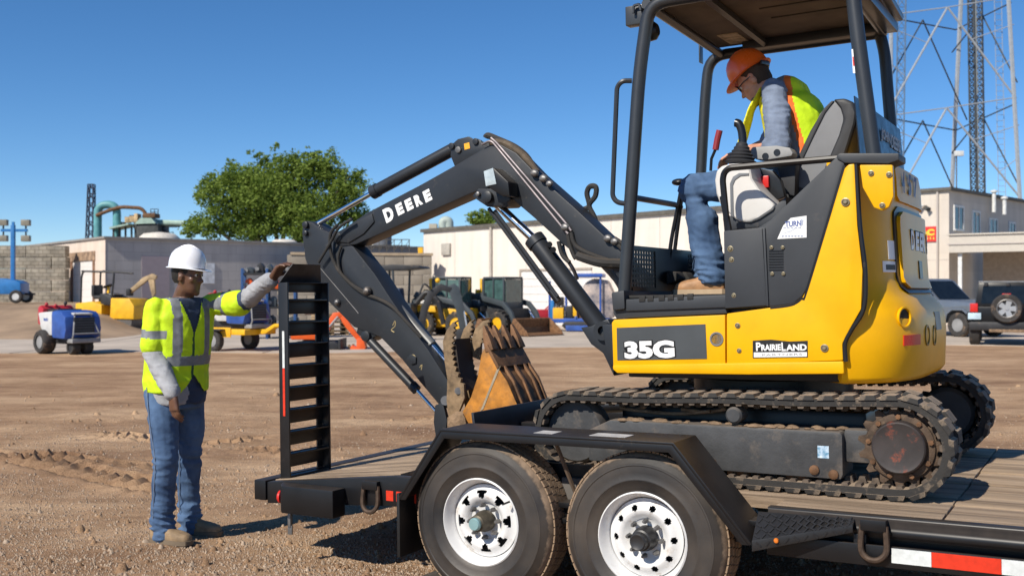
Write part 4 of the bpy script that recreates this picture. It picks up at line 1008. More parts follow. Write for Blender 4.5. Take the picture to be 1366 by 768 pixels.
# lamp and bracket at the front corner
q = MB(); q.box(-.05, .05, -.03, .03, -.05, .05); q.build('lamp_bracket', m_post, cp, bevel=.006, loc=P(849, 22, -.60))
MB().lathe([(.03, -.04), (.05, -.02), (.052, .03), (.045, .035), (0, .03)], P(868, 42, -.56), (-1, 0, -.1), 18).build('corner_lamp', m_black, cp)
MB().tube(fil([P(845, 18, -.65), P(845, 8, -.65), P(853, 6, -.65), P(855, 14, -.65)], .01), .008, 6).build('lifting_loop', m_post, cp)
MB().box(-.004, .004, -.03, .03, -.06, .06).build('mirror', m_post, cp, loc=P(935, 72, .70), bevel=.003)
# hand loop on the front post
rod('grab_rail', [(843, 108, -.66), (830, 108, -.68), (823, 116, -.68), (817, 262, -.68), (823, 270, -.68), (836, 272, -.66)], .013, m_post, cp, 8, fr=.03)
rod('front_guard_bar', [(842, 263, -.64), (900, 273, -.12), (908, 276, 0.2)], .016, m_post, cp, 8)
plate('warning_label', [(1136, 66), (1138, 66), (1141, 98), (1138, 98)], -.684, -.681, m_decwht, cp, 0, yt=-.682); plate('warning_label', [(1137.2, 76), (1138.6, 76), (1140, 88), (1138.2, 88)], -.686, -.684, m_red, cp, 0, yt=-.684)
# rear window with lettering
rw = MB().loft([[(.60, -.58, 1.50), (.60, .60, 1.50), (.605, .60, 1.50), (.605, -.58, 1.50)], [(.575, -.58, 1.83), (.575, .60, 1.83), (.58, .60, 1.83), (.58, -.58, 1.83)]]).build('rear_window', mat('tinted_window', (.010, .014, .020), .3, var=.2, spec=.25), cp)
lettering('window_lettering', 'JOHN', .07, .24, mat('faint_white', (.30, .33, .36), .5), rw, (.5945, .09, 1.72), (0, 1, 0), (0, 0, 1), bold=.002); lettering('window_lettering', 'DEERE', .07, .28, MATS['faint_white'], rw, (.5945, .38, 1.72), (0, 1, 0), (0, 0, 1), bold=.002)
# --- cab fittings
st = link('seat', None, ex)
sb = [(1052, 246), (1062, 214), (1078, 178), (1092, 150), (1102, 138), (1112, 132), (1126, 131), (1137, 137), (1141, 150), (1139, 165), (1126, 208), (1110, 232), (1082, 252), (1060, 258)]
m_seat = mat('grey_vinyl', (.17, .175, .185), .6, var=.12, vs=4, dust=.1, bump=.08, bs=200); m_seatd = mat('black_vinyl', (.022, .023, .026), .6, var=.2, bump=.1, bs=200)
MB().prism(E.xz(sb, -.22), -.20, .24).build('backrest', m_seat, st, bevel=.025, seg=3)
MB().prism(E.xz([(1110, 132), (1126, 130.5), (1138, 136), (1142, 150), (1140, 165), (1126, 210), (1104, 240), (1098, 225), (1118, 180), (1124, 158), (1120, 144)], -.22), -.215, -.16).build('bolster', m_seatd, st, bevel=.02, seg=3)
MB().prism(E.xz([(1052, 248), (1062, 212), (1080, 174), (1098, 144), (1108, 134), (1112, 134), (1100, 150), (1084, 182), (1068, 216), (1060, 248)], -.22), -.208, -.15).build('piping', m_seatd, st, bevel=.012)
MB().prism(E.xz([(1005, 250), (1060, 248), (1090, 256), (1080, 272), (1005, 270)], -.22), -.22, .24).build('cushion', m_seatd, st, bevel=.02)
at_ = MB().prism(E.xz([(1003, 206), (1008, 198), (1040, 196), (1058, 199), (1062, 206), (1060, 210), (1028, 215), (1012, 214)], -.34), -.40, -.30).build('armrest', mat('armrest_grey', (.27, .27, .265), .6, var=.1), st, bevel=.008)
for u, v in ((1021, 208.5), (1036.5, 203.5)): MB().lathe([(.017, 0), (.017, .002), (0, .002)], P(u, v, -.401), (0, -1, 0), 16).build('round_hole', m_blackclean, at_)
MB().prism(E.xz([(1036, 224), (1062, 214), (1060, 262), (1046, 258)], -.30), -.30, -.22).build('armrest_post', m_seatd, st, bevel=.01)
m_cons = mat('console_white', (.60, .58, .545), .5, var=.06, dust=.1)
cs = [(953, 240), (955, 228), (962, 221), (975, 218), (999, 217), (1003, 238), (1012, 252), (1034, 274), (1030, 280), (1012, 292), (999, 297), (985, 295), (975, 288), (960, 272), (955, 258)]
co = MB().prism(E.xz(cs, -.60), -.60, -.40).build('control_console', m_cons, ex, bevel=.02, seg=3)
plate('console_groove', [(975, 288), (974, 245), (978, 236), (986, 231), (999, 231), (999, 234), (988, 235), (981, 240), (978, 247), (979, 290)], -.604, -.598, mat('groove_grey', (.14, .15, .165), .5), co, .001, yt=-.60)
MB().prism(E.xz([(965, 290), (1034, 276), (1050, 262), (1052, 300), (968, 308)], -.56), -.58, -.30).build('console_base', m_charL, ex, bevel=.01)
MB().prism(E.xz([(1000, 222), (1012, 224), (1016, 250), (1032, 268), (1046, 262), (1040, 240), (1030, 228)], -.42), -.42, -.36).build('console_side', m_blackclean, ex, bevel=.01)
MB().box(-.03, .03, -.02, .02, -.03, .03).build('seat_belt_buckle', m_red, ex, bevel=.006, loc=P(1019, 243, -.42))
rod('console_guard', [(973, 333, YS + .02), (964, 240, YS + .02), (966, 230, YS + .02), (973, 224, YS + .02), (1040, 218, YS + .02), (1122, 211, YS + .02)], .016, m_black, ex, 8, fr=.05)
rod('console_guard', [(964, 262, YS + .03), (972, 305, YS + .02), (974, 332, YS + .0)], .016, m_black, ex, 8)
lv = rod('joystick', [(981, 164, -.5), (986, 166, -.5), (990, 178, -.5), (991, 198, -.5)], .021, m_blackclean, ex, 12, k=4)
bp = []; z0_ = P(988, 218, -.5); z1_ = P(990, 190, -.5)
for k in range(13):
    t = k / 12; bp.append(((.085 - .06 * t) * (1 if k % 2 else .86), t))
q = MB(); dz = (z1_ - z0_); q.lathe([(r, t * dz.length) for r, t in bp], z0_, dz, 20); q.build('bellows', m_seatd, ex, smooth=20)
rod('safety_lever', [(948, 228, -.42), (949, 212, -.42), (955, 198, -.42)], .008, m_black, ex, 8)
rod('lever_grip', [(954.5, 200, -.42), (957, 186, -.42), (960, 174, -.42)], .017, mat('red_grip', (.25, .02, .025), .45), ex, 10)
for dy, du in ((-.05, 0), (.04, 6)):
    rod('travel_lever', [(892 + du, 352, dy), (896 + du, 318, dy), (907 + du * .4, 262, dy), (909 + du * .3, 246, dy)], .012, m_black, ex, 8, k=4)
MB().ball(P(906, 243, -.03), .045, 10, 8, (1, .8, .45)).build('lever_knob', m_blackclean, ex)
for u in (885, 900): MB().prism(E.xz([(878, 366), (884, 360), (912, 363), (918, 372), (900, 380), (882, 374)], 0), -.12 if u == 885 else .03, -.02 if u == 885 else .13).build('foot_pedal', m_rubber, ex, bevel=.008)
# perforated front guard, each opening a real hole between bars
gd = link('front_guard', None, ex)
gx = -.56
MB().box(gx - .01, gx + .01, -.60, .68, 1.155, 1.175).build('guard_frame', m_black, gd); MB().box(gx - .01, gx + .01, -.60, .68, .92, .955).build('guard_frame', m_black, gd)
MB().box(gx - .008, gx + .008, -.28, .22, .955, 1.155).build('guard_sheet', m_black, gd)
mesh_ = MB()
for y0, y1 in ((-.60, -.28), (.22, .68)):
    n_ = int((y1 - y0) / .032)
    for k in range(n_ + 1): yy = y0 + (y1 - y0) * k / n_; mesh_.box(gx - .004, gx + .004, yy - .007, yy + .007, .955, 1.155)
    for k in range(9): zz = .955 + .2 * k / 8; mesh_.box(gx - .0035, gx + .0035, y0, y1, zz - .006, zz + .006)
tag(mesh_.build('guard_mesh', m_black, gd), kind='stuff')
MB().box(-.56, -.10, .66, .69, .92, 1.17).build('far_kick_panel', m_black, ex)
# ---------------------------------------------------------------- people
def remesh(mb, name, mats, parent, voxel=.008, smooth=6, wr=0, wscale=(6, 6, 3), region=None, cut=None, folds=None):
    me = bpy.data.meshes.new(name); me.from_pydata(mb.v, [], mb.f)
    bm = bmesh.new(); bm.from_mesh(me); bmesh.ops.remove_doubles(bm, verts=bm.verts, dist=1e-5); bmesh.ops.recalc_face_normals(bm, faces=bm.faces); bm.to_mesh(me); bm.free()
    o = bpy.data.objects.new(name, me); COL.objects.link(o)
    r = o.modifiers.new('r', 'REMESH'); r.mode = 'VOXEL'; r.voxel_size = voxel
    if smooth: s = o.modifiers.new('s', 'SMOOTH'); s.iterations = smooth; s.factor = .5
    dg = bpy.context.evaluated_depsgraph_get(); dg.update()
    m2 = bpy.data.meshes.new_from_object(o.evaluated_get(dg)); bpy.data.objects.remove(o); bpy.data.meshes.remove(me)
    m2.materials.clear()
    for q in mats: m2.materials.append(q)
    if wr:
        n = len(m2.vertices); no = [v.normal.copy() for v in m2.vertices]
        for v, nn in zip(m2.vertices, no):
            p = v.co; a = noise.noise((p.x * wscale[0], p.y * wscale[1], p.z * wscale[2])); b = noise.noise((p.x * wscale[0] * 2.7 + 5, p.y * wscale[1] * 2.7, p.z * wscale[2] * 3.1 + p.x * 9))
            if folds: p = p + nn * folds(p)
            v.co = p + nn * (wr * (1 - abs(a) * 2.6) * .7 + wr * .6 * (.4 - abs(b) * 1.8))
    bm = bmesh.new(); bm.from_mesh(m2)
    if cut:
        dl_ = [f for f in bm.faces if cut(f.calc_center_median())]; bmesh.ops.delete(bm, geom=dl_, context='FACES')
    if region:
        for f in bm.faces: f.material_index = region(f.calc_center_median(), f.normal)
    bm.to_mesh(m2); bm.free()
    m2.polygons.foreach_set('use_smooth', [True] * len(m2.polygons))
    return link(name, m2, parent)
def limb(mb, pts, rs, n=14):
    pts = [V(p) for p in pts]; mb.tube(pts, rs, n)
    for p, r in zip(pts, rs): mb.ball(p, r * .99, 12, 8)
def ering(c, a, b, ra, rb, n=20, p=2.3):
    c, a, b = V(c), V(a), V(b); out = []
    for i in range(n):
        t = 2 * PI * i / n; cs, sn = math.cos(t), math.sin(t)
        out.append(c + a * ra * math.copysign(abs(cs) ** (2 / p), cs) + b * rb * math.copysign(abs(sn) ** (2 / p), sn))
    return out
def hand(mb, wr, d, n, side, curl, spread=.0, s=1.0):
    """palm from the wrist along d, n out of the palm, thumb on the side given"""
    wr, d, n = V(wr), V(d).normalized(), V(n); n = (n - d * n.dot(d)).normalized(); w = d.cross(n) * side
    mb.loft([ering(wr - d * .01 * s, w, n, .028 * s, .021 * s, 12), ering(wr + d * .03 * s, w, n, .036 * s, .019 * s, 12, 2.8), ering(wr + d * .085 * s, w, n, .041 * s, .014 * s, 12, 3)])
    for k, (o, l) in enumerate(((.031, .070), (.0105, .080), (-.010, .075), (-.030, .058))):
        p = wr + d * (.085 - .004 * abs(k - 1)) * s + w * o * s; dd = (d + w * o * 4 * spread).normalized(); q = [p - dd * .01]; r = [.0098 * s]
        for j, fr_ in enumerate((.45, .30, .25)):
            c = curl[j]; ax = n
            dd = (dd * math.cos(c) + ax * math.sin(c)).normalized(); ax = (n - dd * n.dot(dd)).normalized(); n2 = ax
            p = p + dd * l * fr_ * s; q.append(p); r.append((.0096, .0088, .0078)[j] * s)
        limb(mb, q, r, 8)
    t0 = wr + d * .025 * s + w * .028 * s; t1 = t0 + (d * .6 + w * .7 + n * .35).normalized() * .04 * s; t2 = t1 + (d * .85 + w * .25 + n * .45).normalized() * .032 * s
    limb(mb, [t0 - w * .012, t1, t2], [.014 * s, .0115 * s, .0095 * s], 8)
HS = .90
def head(mb, c, f, u):
    c, f, u = V(c), V(f).normalized(), V(u); u = (u - f * u.dot(f)).normalized(); r = f.cross(u)
    rings = []; S = HS
    for h_, fo, rs, rf in ((-.125, .045, .022, .028), (-.115, .040, .040, .046), (-.09, .030, .055, .062), (-.05, .014, .064, .078), (-.01, .004, .070, .087), (.03, -.002, .073, .093), (.07, -.006, .070, .090), (.10, -.008, .055, .072), (.118, -.008, .028, .04)):
        rings.append(ering(c + (u * h_ + f * fo) * S, r, f, rs * S, rf * S, 20, 2.15))
    mb.loft(rings)
    limb(mb, [c + (f * .083 + u * .018) * S, c + (f * .100 - u * .018) * S, c + (f * .108 - u * .030) * S], [.008, .010, .012], 8)            # nose
    for s in (-1, 1):
        mb.ball(c + (f * .094 - u * .032 + r * s * .012) * S, .009, 8, 6)
        mb.ball(c + (f * .075 + u * .027 + r * s * .032) * S, .016, 10, 6); mb.ball(c + (f * .060 - u * .024 + r * s * .044) * S, .021, 10, 6)
        e = c + (r * s * .074 - f * .006 - u * .008) * S
        for k in range(7): a = R(-50 + k * 45); mb.ball(e + u * .026 * math.cos(a) + f * .014 * math.sin(a) + r * s * .004, .0085, 6, 5)
        mb.ball(e - u * .004, .017, 8, 6, (1, 1, 1))
    limb(mb, [c + (f * .082 - u * .058 - r * .022) * S, c + (f * .093 - u * .056) * S, c + (f * .082 - u * .058 + r * .022) * S], [.005, .008, .005], 8)
    limb(mb, [c + (f * .080 - u * .071 - r * .018) * S, c + (f * .090 - u * .071) * S, c + (f * .080 - u * .071 + r * .018) * S], [.005, .008, .005], 8)
    mb.ball(c + (f * .072 - u * .106) * S, .023, 10, 6)
    return c, f, u, r
def eyes(c, f, u, r, parent):
    mw = mat('eye_white', (.6, .58, .55), .3); 
    for s in (-1, 1):
        p = c + (f * .079 + u * .008 + r * s * .031) * HS
        MB().ball(p, .0105, 10, 8).build('eye', mw, parent); MB().ball(p + f * .0078, .006, 8, 6).build('iris', mat('eye_dark', (.02, .012, .008), .2), parent)
def hard_hat(c, f, u, m, parent, peak=.05, sc=1.0, full=False):
    c, f, u = V(c), V(f).normalized(), V(u); u = (u - f * u.dot(f)).normalized(); r = f.cross(u)
    b = MB(); rings = []
    for h_, k in ((-.0, 1.0), (.03, .995), (.06, .955), (.09, .86), (.115, .69), (.132, .46), (.140, .22), (.142, .05)):
        rings.append(ering(c + u * h_ * sc, r, f, .100 * k * sc, .121 * k * sc, 32, 2.1))
    b.loft(rings, caps=True)
    # brim: thin ring all round, drawn out into a peak at the front
    def brim(h_, ex):
        out = []
        for i in range(32):
            t = 2 * PI * i / 32; cs, sn = math.cos(t), math.sin(t)
            fr_ = max(0, sn) ** 2
            e = ex * (.62 + (peak / .022) * fr_)
            out.append(c + r * (.100 * sc + e * (1 - .3 * fr_)) * cs + f * (.121 * sc + e) * sn + u * (h_ - .012 * fr_ - (.004 if ex > .01 else 0)))
        return out
    b.loft([brim(.006, -.004), brim(.004, .022), brim(-.001, .023), brim(-.006, -.004)], caps=False)
    o = b.build('hard_hat', m, parent, smooth=50)
    q = MB()
    for s in (-.022, 0, .022):
        pth = [c + r * s + f * (.116 * math.cos(a)) * sc + u * (.140 * math.sin(a) + (.004 if s == 0 else .001)) * sc for a in [R(12 + 15.5 * k) for k in range(11)]]; q.tube(pth, .008 if s == 0 else .005, 6)
    q.build('ridge', m, o); return o
m_skd = mat('dark_skin', (.125, .060, .034), .42, var=.15, vs=20, bump=.1, bs=200)
m_skl = mat('light_skin', (.56, .27, .17), .5, var=.18, vs=18, bump=.1, bs=200)
m_lime = mat('hi_vis_lime', (.56, .80, .008), .75, var=.08, vs=12, bump=.25, bs=60)
m_refl = mat('reflective_grey', (.20, .21, .22), .5, var=.15, vs=30)
m_gshirt = mat('grey_sweatshirt', (.33, .335, .35), .9, var=.15, vs=12, bump=.3, bs=120)
m_navyc = mat('navy_cloth', (.040, .060, .110), .9, var=.2, bump=.3, bs=120)
m_jean = mat('blue_denim', (.045, .10, .215), .9, var=.35, vs=4, col2=(.105, .185, .325), dust=.2, ds=6, dcol=(.28, .25, .21), bump=.35, bs=180)
m_boot = mat('tan_boot', (.25, .17, .095), .75, var=.3, vs=16, dust=.35, dcol=(.33, .25, .17), bump=.2)
m_hair = mat('black_hair', (.012, .010, .009), .7, bump=.5, bs=200)
def foot(mb, heel, toe, s=1.0):
    heel, toe = V(heel), V(toe); d = (toe - heel).normalized(); w = d.cross(V((0, 0, 1))); L = (toe - heel).length
    rg = []
    for t, hw, zc, hz in ((-.06, .030, .055, .050), (.05, .040, .055, .055), (.30, .041, .055, .055), (.55, .046, .042, .042), (.78, .050, .036, .036), (.94, .040, .030, .029), (1.0, .020, .026, .018)):
        rg.append(ering(heel + d * L * t + V((0, 0, zc)), w, V((0, 0, 1)), hw * s, hz * s, 16, 2.6))
    mb.loft(rg)
def sole(mb, heel, toe, s=1.0):
    heel, toe = V(heel), V(toe); d = (toe - heel).normalized(); w = d.cross(V((0, 0, 1))); L = (toe - heel).length
    lo, hi = [], []
    for t, hw in ((-.09, .024), (-.03, .040), (.3, .040), (.6, .050), (.82, .053), (.98, .040), (1.04, .018)):
        lo.append((heel + d * L * t, hw * s))
    pts = [p + w * h_ for p, h_ in lo] + [p - w * h_ for p, h_ in lo[::-1]]
    mb.loft([[p + V((0, 0, z)) for p in pts] for z in (0, .026)])
# --- worker standing at the ramp
WO = V((-2.05, 6.30, 0.0))
wk = thing('person', 'worker in white hard hat and lime safety vest standing with a hand on the ramp', 'person', WO)
f = V((.80, -.60, 0)); r = V((-.60, -.80, 0)); Z = V((0, 0, 1))
def wp(u, v, y): p = B(u, v, y); return p - WO
gz = lambda u, y: 0.0
hipc = wp(234, 520, 6.32); chest = wp(236, 430, 6.30) ; shc = wp(243, 402, 6.30); neckb = wp(243, 394, 6.30); hc = wp(250.5, 367.5, 6.25)
shR = shc - f * .01 + r * .180 - Z * .035; shL = shc + f * .05 - r * .175 - Z * .02
elR = wp(204, 470, 6.16); wrR = wp(231, 527, 6.02)
haL = wp(376, 356, 6.045); wrL = wp(364, 371, 6.07)
dv = (wrL - shL); mid = shL.lerp(wrL, .52); elL = mid - Z * .07 
hipR = hipc + r * .10 - f * .01; hipL = hipc - r * .095 + f * .01
anR = wp(217, 695, 6.22); anL = wp(252, 682, 6.47)
knR = wp(221, 610, 6.18); knL = wp(253, 605, 6.42)
gR = dirt_h(anR.x + WO.x, anR.y + WO.y); gL = dirt_h(anL.x + WO.x, anL.y + WO.y)
heR, toR = V((anR.x - .05, anR.y + .01, gR)), V((anR.x + .185, anR.y - .07, gR)); heL, toL = V((anL.x - .04, anL.y + .0, gL)), V((anL.x + .205, anL.y - .03, gL))
def torso(mb, k=0.0, lo=-.02, hi=1.0):
    for_rings = [(-.06, .150, .115, 0), (.10, .158, .118, .01), (.35, .158, .118, .015), (.60, .172, .122, .01), (.78, .180, .120, 0), (.90, .160, .104, -.005), (.98, .120, .086, 0), (1.06, .072, .066, 0)]
    rg = []
    for t, a, b_, fo in for_rings:
        if t < lo or t > hi: continue
        c = hipc.lerp(shc + Z * .03, t); rg.append(ering(c + f * fo, r, f, a + k, b_ + k, 22, 2.5))
    mb.loft(rg)
b = MB(); hd_ = head(b, hc, (.96, -.25, -.08), (.08, 0, 1)); limb(b, [neckb - Z * .03, hc - Z * .07 - f * .01], [.062, .056])
torso(b); limb(b, [shR, elR, wrR], [.055, .043, .030]); limb(b, [shL, elL, wrL], [.055, .043, .030])
limb(b, [hipR, knR, anR], [.085, .056, .042]); limb(b, [hipL, knL, anL], [.085, .056, .042])
hand(b, wrR, (.10, -.05, -1), (.6, .7, 0), -1, (.35, .5, .35), .1, 1.05)
hand(b, wrL, haL - wrL + Z * .012, (.55, -.25, -.7), 1, (.45, .75, .5), .25, 1.05)
remesh(b, 'body', [m_skd], wk, .0062, 3)
eyes(*hd_, wk)
# hair under the hat
b = MB(); c, ff, uu, rr_ = hd_
b.loft([ering(c + (uu * h_ - ff * .018) * HS, rr_, ff, a * HS, bb * HS, 20, 2.2) for h_, a, bb in ((-.055, .050, .070), (-.03, .070, .086), (.02, .079, .094), (.06, .078, .096))]); b.build('hair', m_hair, wk, smooth=50)
hard_hat(c + uu * .045 - ff * .008, ff + uu * .02, uu - ff * .0, mat('white_hat', (.80, .80, .81), .25, var=.03, coat=.3), wk, .024, .93)
# jeans
b = MB(); b.loft([ering(hipc + Z * h_, r, f, a, bb, 22, 2.5) for h_, a, bb in ((-.10, .165, .13), (0, .170, .132), (.045, .166, .128))])
limb(b, [hipR - Z * .02, hipR.lerp(knR, .5) + f * .01, knR, knR.lerp(anR, .5) - f * .01, anR + Z * .02, V((anR.x + .01, anR.y, gR + .045))], [.092, .084, .070, .067, .065, .070]); limb(b, [hipL - Z * .02, hipL.lerp(knL, .5) + f * .01, knL, knL.lerp(anL, .5) - f * .01, anL + Z * .02, V((anL.x + .01, anL.y, gL + .045))], [.090, .083, .070, .067, .065, .070])
def leg_folds(kn, an):
    def fo(p):
        a = 0.0
        for k_, w_, am in ((an[0], .10, .017), (kn[0], .12, .007), (an[1], .10, .017), (kn[1], .12, .007)):
            d = (p.z - k_.z) / w_
            if abs(d) < 2 and (p.xy - k_.xy).length < .14: a = max(a, am * math.exp(-d * d))
        return a * (.75 - 2.6 * abs(noise.noise((p.x * 6 + p.z * 3, p.y * 6, p.z * 26))) - .5 * abs(noise.noise((p.x * 15, p.y * 15, p.z * 40))))
    return fo
remesh(b, 'jeans', [m_jean], wk, .008, 3, .008, (5, 5, 7), folds=leg_folds((knR, knL), (anR, anL)))
for (kn_, an_, hp_, s_) in ((knR, anR, hipR, 1), (knL, anL, hipL, 1)):
    MB().tube(smo([hp_ + r * .092 + Z * .03, hp_.lerp(kn_, .5) + r * .090 + f * .005, kn_ + r * .073, kn_.lerp(an_, .5) + r * .070, an_ + r * .068], 5), .0028, 5).build('leg_seam', mat('denim_thread', (.16, .20, .27), .9), wk)
MB().tube([hipc + Z * .075 + p_ for p_ in ering(V((0, 0, 0)), r, f, .172, .136, 28, 2.5)], .016, 6, closed=True, flat=.35).build('belt', mat('tan_belt', (.30, .16, .08), .6), wk)
for h_, t_ in ((heR, toR), (heL, toL)):
    b = MB(); foot(b, h_, t_); limb(b, [h_ + V((.03, 0, .06)), h_ + V((.04, 0, .12))], [.05, .05]); bo_ = remesh(b, 'boot', [m_boot], wk, .008, 2, .002)
    q = MB(); sole(q, h_, t_); q.build('sole', mat('boot_sole', (.16, .12, .08), .9, dust=.3), bo_)
# shirt, sleeves and safety vest
b = MB(); torso(b, .012); limb(b, [shR, shR.lerp(elR, .5), elR, elR.lerp(wrR, .5), wrR.lerp(elR, .06)], [.052, .054, .058, .054, .046]); limb(b, [shL, shL.lerp(elL, .5), elL, elL.lerp(wrL, .5), wrL.lerp(elL, .1)], [.052, .055, .060, .055, .047])
b.loft([ering(hipc + Z * h_ + f * .01, r, f, a, bb, 22, 2.5) for h_, a, bb in ((-.075, .172, .138), (0, .172, .138), (.08, .166, .130))])
remesh(b, 'sweatshirt', [m_gshirt, m_navyc], wk, .008, 4, .008, (6, 6, 13), region=lambda p, n: 1 if ((p - shc).dot(f) > .05 and -.17 < (p - shc).dot(r) < .13 and (p - wrR).length > .2 and (p - elR).length > .13 and (p - elL).length > .16 and (p - wrL).length > .3) or (p - shL).length < .36 else 0)
b = MB(); torso(b, .022, -.02, 1.0); limb(b, [shR + Z * .002, shR.lerp(elR, .5), shR.lerp(elR, .84)], [.062, .068, .074]); limb(b, [shL + Z * .005, shL.lerp(elL, .4), shL.lerp(elL, .90)], [.064, .070, .078])
b.loft([ering(hipc + Z * h_ + f * .01, r, f, a, bb, 22, 2.5) for h_, a, bb in ((-.005, .186, .155), (.06, .190, .157), (.2, .186, .148))])
def vest_region(p, n):
    q = p - hipc; z = q.z; rt, fw = q.dot(r), q.dot(f)
    dR = (p - shR); aR = (elR - shR); tR = dR.dot(aR) / aR.length_squared; dL = (p - shL); aL = (elL - shL); tL = dL.dot(aL) / aL.length_squared
    armR = rt > .150 and tR > .22 and (dR - aR * tR).length < .1; armL = (p - shL).dot(f - r) > .10 and tL > .1
    if armR: return 1 if .50 < tR < .68 else 0
    if armL: return 1 if .46 < tL < .64 else 0
    if .155 < z < .215: return 1
    if z > .2 and .075 < abs(rt) < .125: return 1
    if fw > .10 and abs(rt + .0) < .008: return 2
    return 0
def vest_cut(p):
    q = p - hipc; rt, fw = q.dot(r), q.dot(f)
    if fw > .05 and abs(rt) < max(0, (q.z - .33) * .36): return True          # open neck
    if fw > .07 and q.z < .10 and abs(rt + .01) < (.10 - q.z) * .8: return True     # fronts parting at the hem
    return False
vs_o = remesh(b, 'safety_vest', [m_lime, m_refl, mat('vest_zip', (.03, .09, .03), .6)], wk, .008, 4, .006, (7, 7, 6), vest_region, vest_cut)
# --- operator in the cab, facing the boom
OO = V((.24, 0, 1.33))
OF = E.sub(OO)
op = thing('person', 'operator in orange hard hat and safety vest seated in the excavator cab looking down', 'person', OF)
def q_(u, v, y): return P(u, v, y) - OO
f = V((-1, 0, 0)); r = V((0, 1, 0))
hipo = q_(1072, 246, .02); sho = q_(1042, 122, .02); hco = q_(1006, 108, .0)
hf = V((-.80, -.05, -.62)).normalized(); hu = V((-.62, .0, .80))
shN = sho + V((.02, -.20, -.03)); shF = sho + V((.02, .20, -.03))
elN = q_(1035, 193, -.30); wrN = q_(1003, 200, -.24); elF = q_(1030, 190, .32); wrF = q_(992, 205, .28)
hpN = hipo + V((0, -.11, 0)); hpF = hipo + V((0, .11, 0)); knN = q_(926, 252, -.21); knF = q_(930, 250, .20)
anN = q_(949, 366, -.22); anF = q_(945, 366, .2); fl_z = .917 - OO.z
def otorso(mb, k, lo=0, hi=1):
    rg = []; ax = (sho - hipo).normalized(); fw = V((ax.z * -1, 0, ax.x)); 
    for t, a, b_, bk_ in ((-.08, .165, .13, .0), (.12, .172, .135, .01), (.38, .172, .135, .03), (.62, .185, .128, .04), (.82, .19, .115, .03), (.95, .15, .085, .0), (1.03, .085, .065, -.01)):
        if t < lo - .1 or t > hi + .05: continue
        rg.append(ering(hipo.lerp(sho, t) + V((bk_, 0, 0)), r, fw, a + k, b_ + k, 22, 2.4))
    mb.loft(rg)
b = MB(); ho = head(b, hco, hf, hu); limb(b, [sho + V((-.01, 0, -.02)), hco - hu * .07 - hf * .02], [.066, .060])
otorso(b, 0); limb(b, [shN, elN, wrN], [.06, .046, .032]); limb(b, [shF, elF, wrF], [.06, .046, .032])
limb(b, [hpN, knN, anN], [.09, .06, .045]); limb(b, [hpF, knF, anF], [.09, .06, .045])
hand(b, wrN, (-1, .15, -.25), (0, .3, -1), -1, (.4, .6, .4), .1, 1.08); hand(b, wrF, (-1, -.1, -.2), (0, -.3, -1), 1, (.4, .6, .4), .1, 1.08)
remesh(b, 'body', [m_skl], op, .0065, 3)
eyes(*ho, op)
c, ff, uu, rr_ = ho
b = MB(); b.loft([ering(c + (uu * h_ - ff * .024) * HS, rr_, ff, a * HS, bb * HS, 20, 2.2) for h_, a, bb in ((-.075, .050, .060), (-.045, .068, .078), (.0, .079, .088), (.06, .080, .096))]); b.build('hair', mat('brown_hair', (.05, .030, .018), .7, var=.3, bump=.5, bs=200), op, smooth=50)
limb_b = MB(); limb(limb_b, [c + (ff * .068 - uu * .105 - rr_ * .03) * HS, c + (ff * .080 - uu * .112) * HS, c + (ff * .068 - uu * .105 + rr_ * .03) * HS], [.020, .023, .020]); limb_b.build('beard', mat('grey_beard', (.20, .15, .12), .9, bump=.6, bs=150), op)
gl = MB(); gm = mat('spectacle_black', (.01, .01, .01), .3)
for s in (-1, 1):
    e = c + (ff * .097 + uu * .010 + rr_ * s * .034) * HS; gl.tube([e + rr_ * .022 * math.cos(a) + uu * .016 * math.sin(a) for a in [2 * PI * k / 12 for k in range(12)]], .0026, 5, closed=True); gl.tube([e + rr_ * s * .022, c + (ff * .05 + uu * .012 + rr_ * s * .080) * HS, c + (uu * .008 - ff * .005 + rr_ * s * .083) * HS], .0035, 5)
gl.tube([c + (ff * .099 + uu * .012 - rr_ * .012) * HS, c + (ff * .099 + uu * .012 + rr_ * .012) * HS], .0026, 5); gl.build('spectacles', gm, op)
hh = hard_hat(c + uu * .050 - ff * .010, ff + uu * .10, uu - ff * .10, mat('orange_hat', (.85, .13, .012), .3, var=.05, coat=.3), op, .030, .96)
MB().tube([c + (uu * .03 - ff * .10 + rr_ * .08) * .95, c + (uu * .02 - ff * .122) * .95, c + (uu * .03 - ff * .10 - rr_ * .08) * .95], .014, 8, flat=.5).build('hat_band', gm, hh)
b = MB(); b.loft([ering(hipo + V((x, 0, z)), r, V((0, 0, 1)) if 0 else V((-1, 0, 0)), a, bb, 20, 2.4) for x, z, a, bb in ((.0, -.10, .17, .14), (0, .0, .178, .145), (0, .07, .172, .135))])
limb(b, [hpN, hpN.lerp(knN, .5), knN, knN.lerp(anN, .35) + V((.01, 0, 0)), knN.lerp(anN, .7), anN + V((.01, 0, .03)), anN + V((.012, 0, -.01))], [.11, .102, .086, .084, .080, .078, .08]); limb(b, [hpF, knF, anF], [.11, .086, .078])
remesh(b, 'jeans', [m_jean], op, .008, 3, .008, (6, 5, 7), folds=leg_folds((knN, knF), (anN, anF)))
m_bootl = mat('leather_boot', (.36, .19, .085), .6, var=.25, vs=14, dust=.25, dcol=(.40, .28, .18), bump=.15)
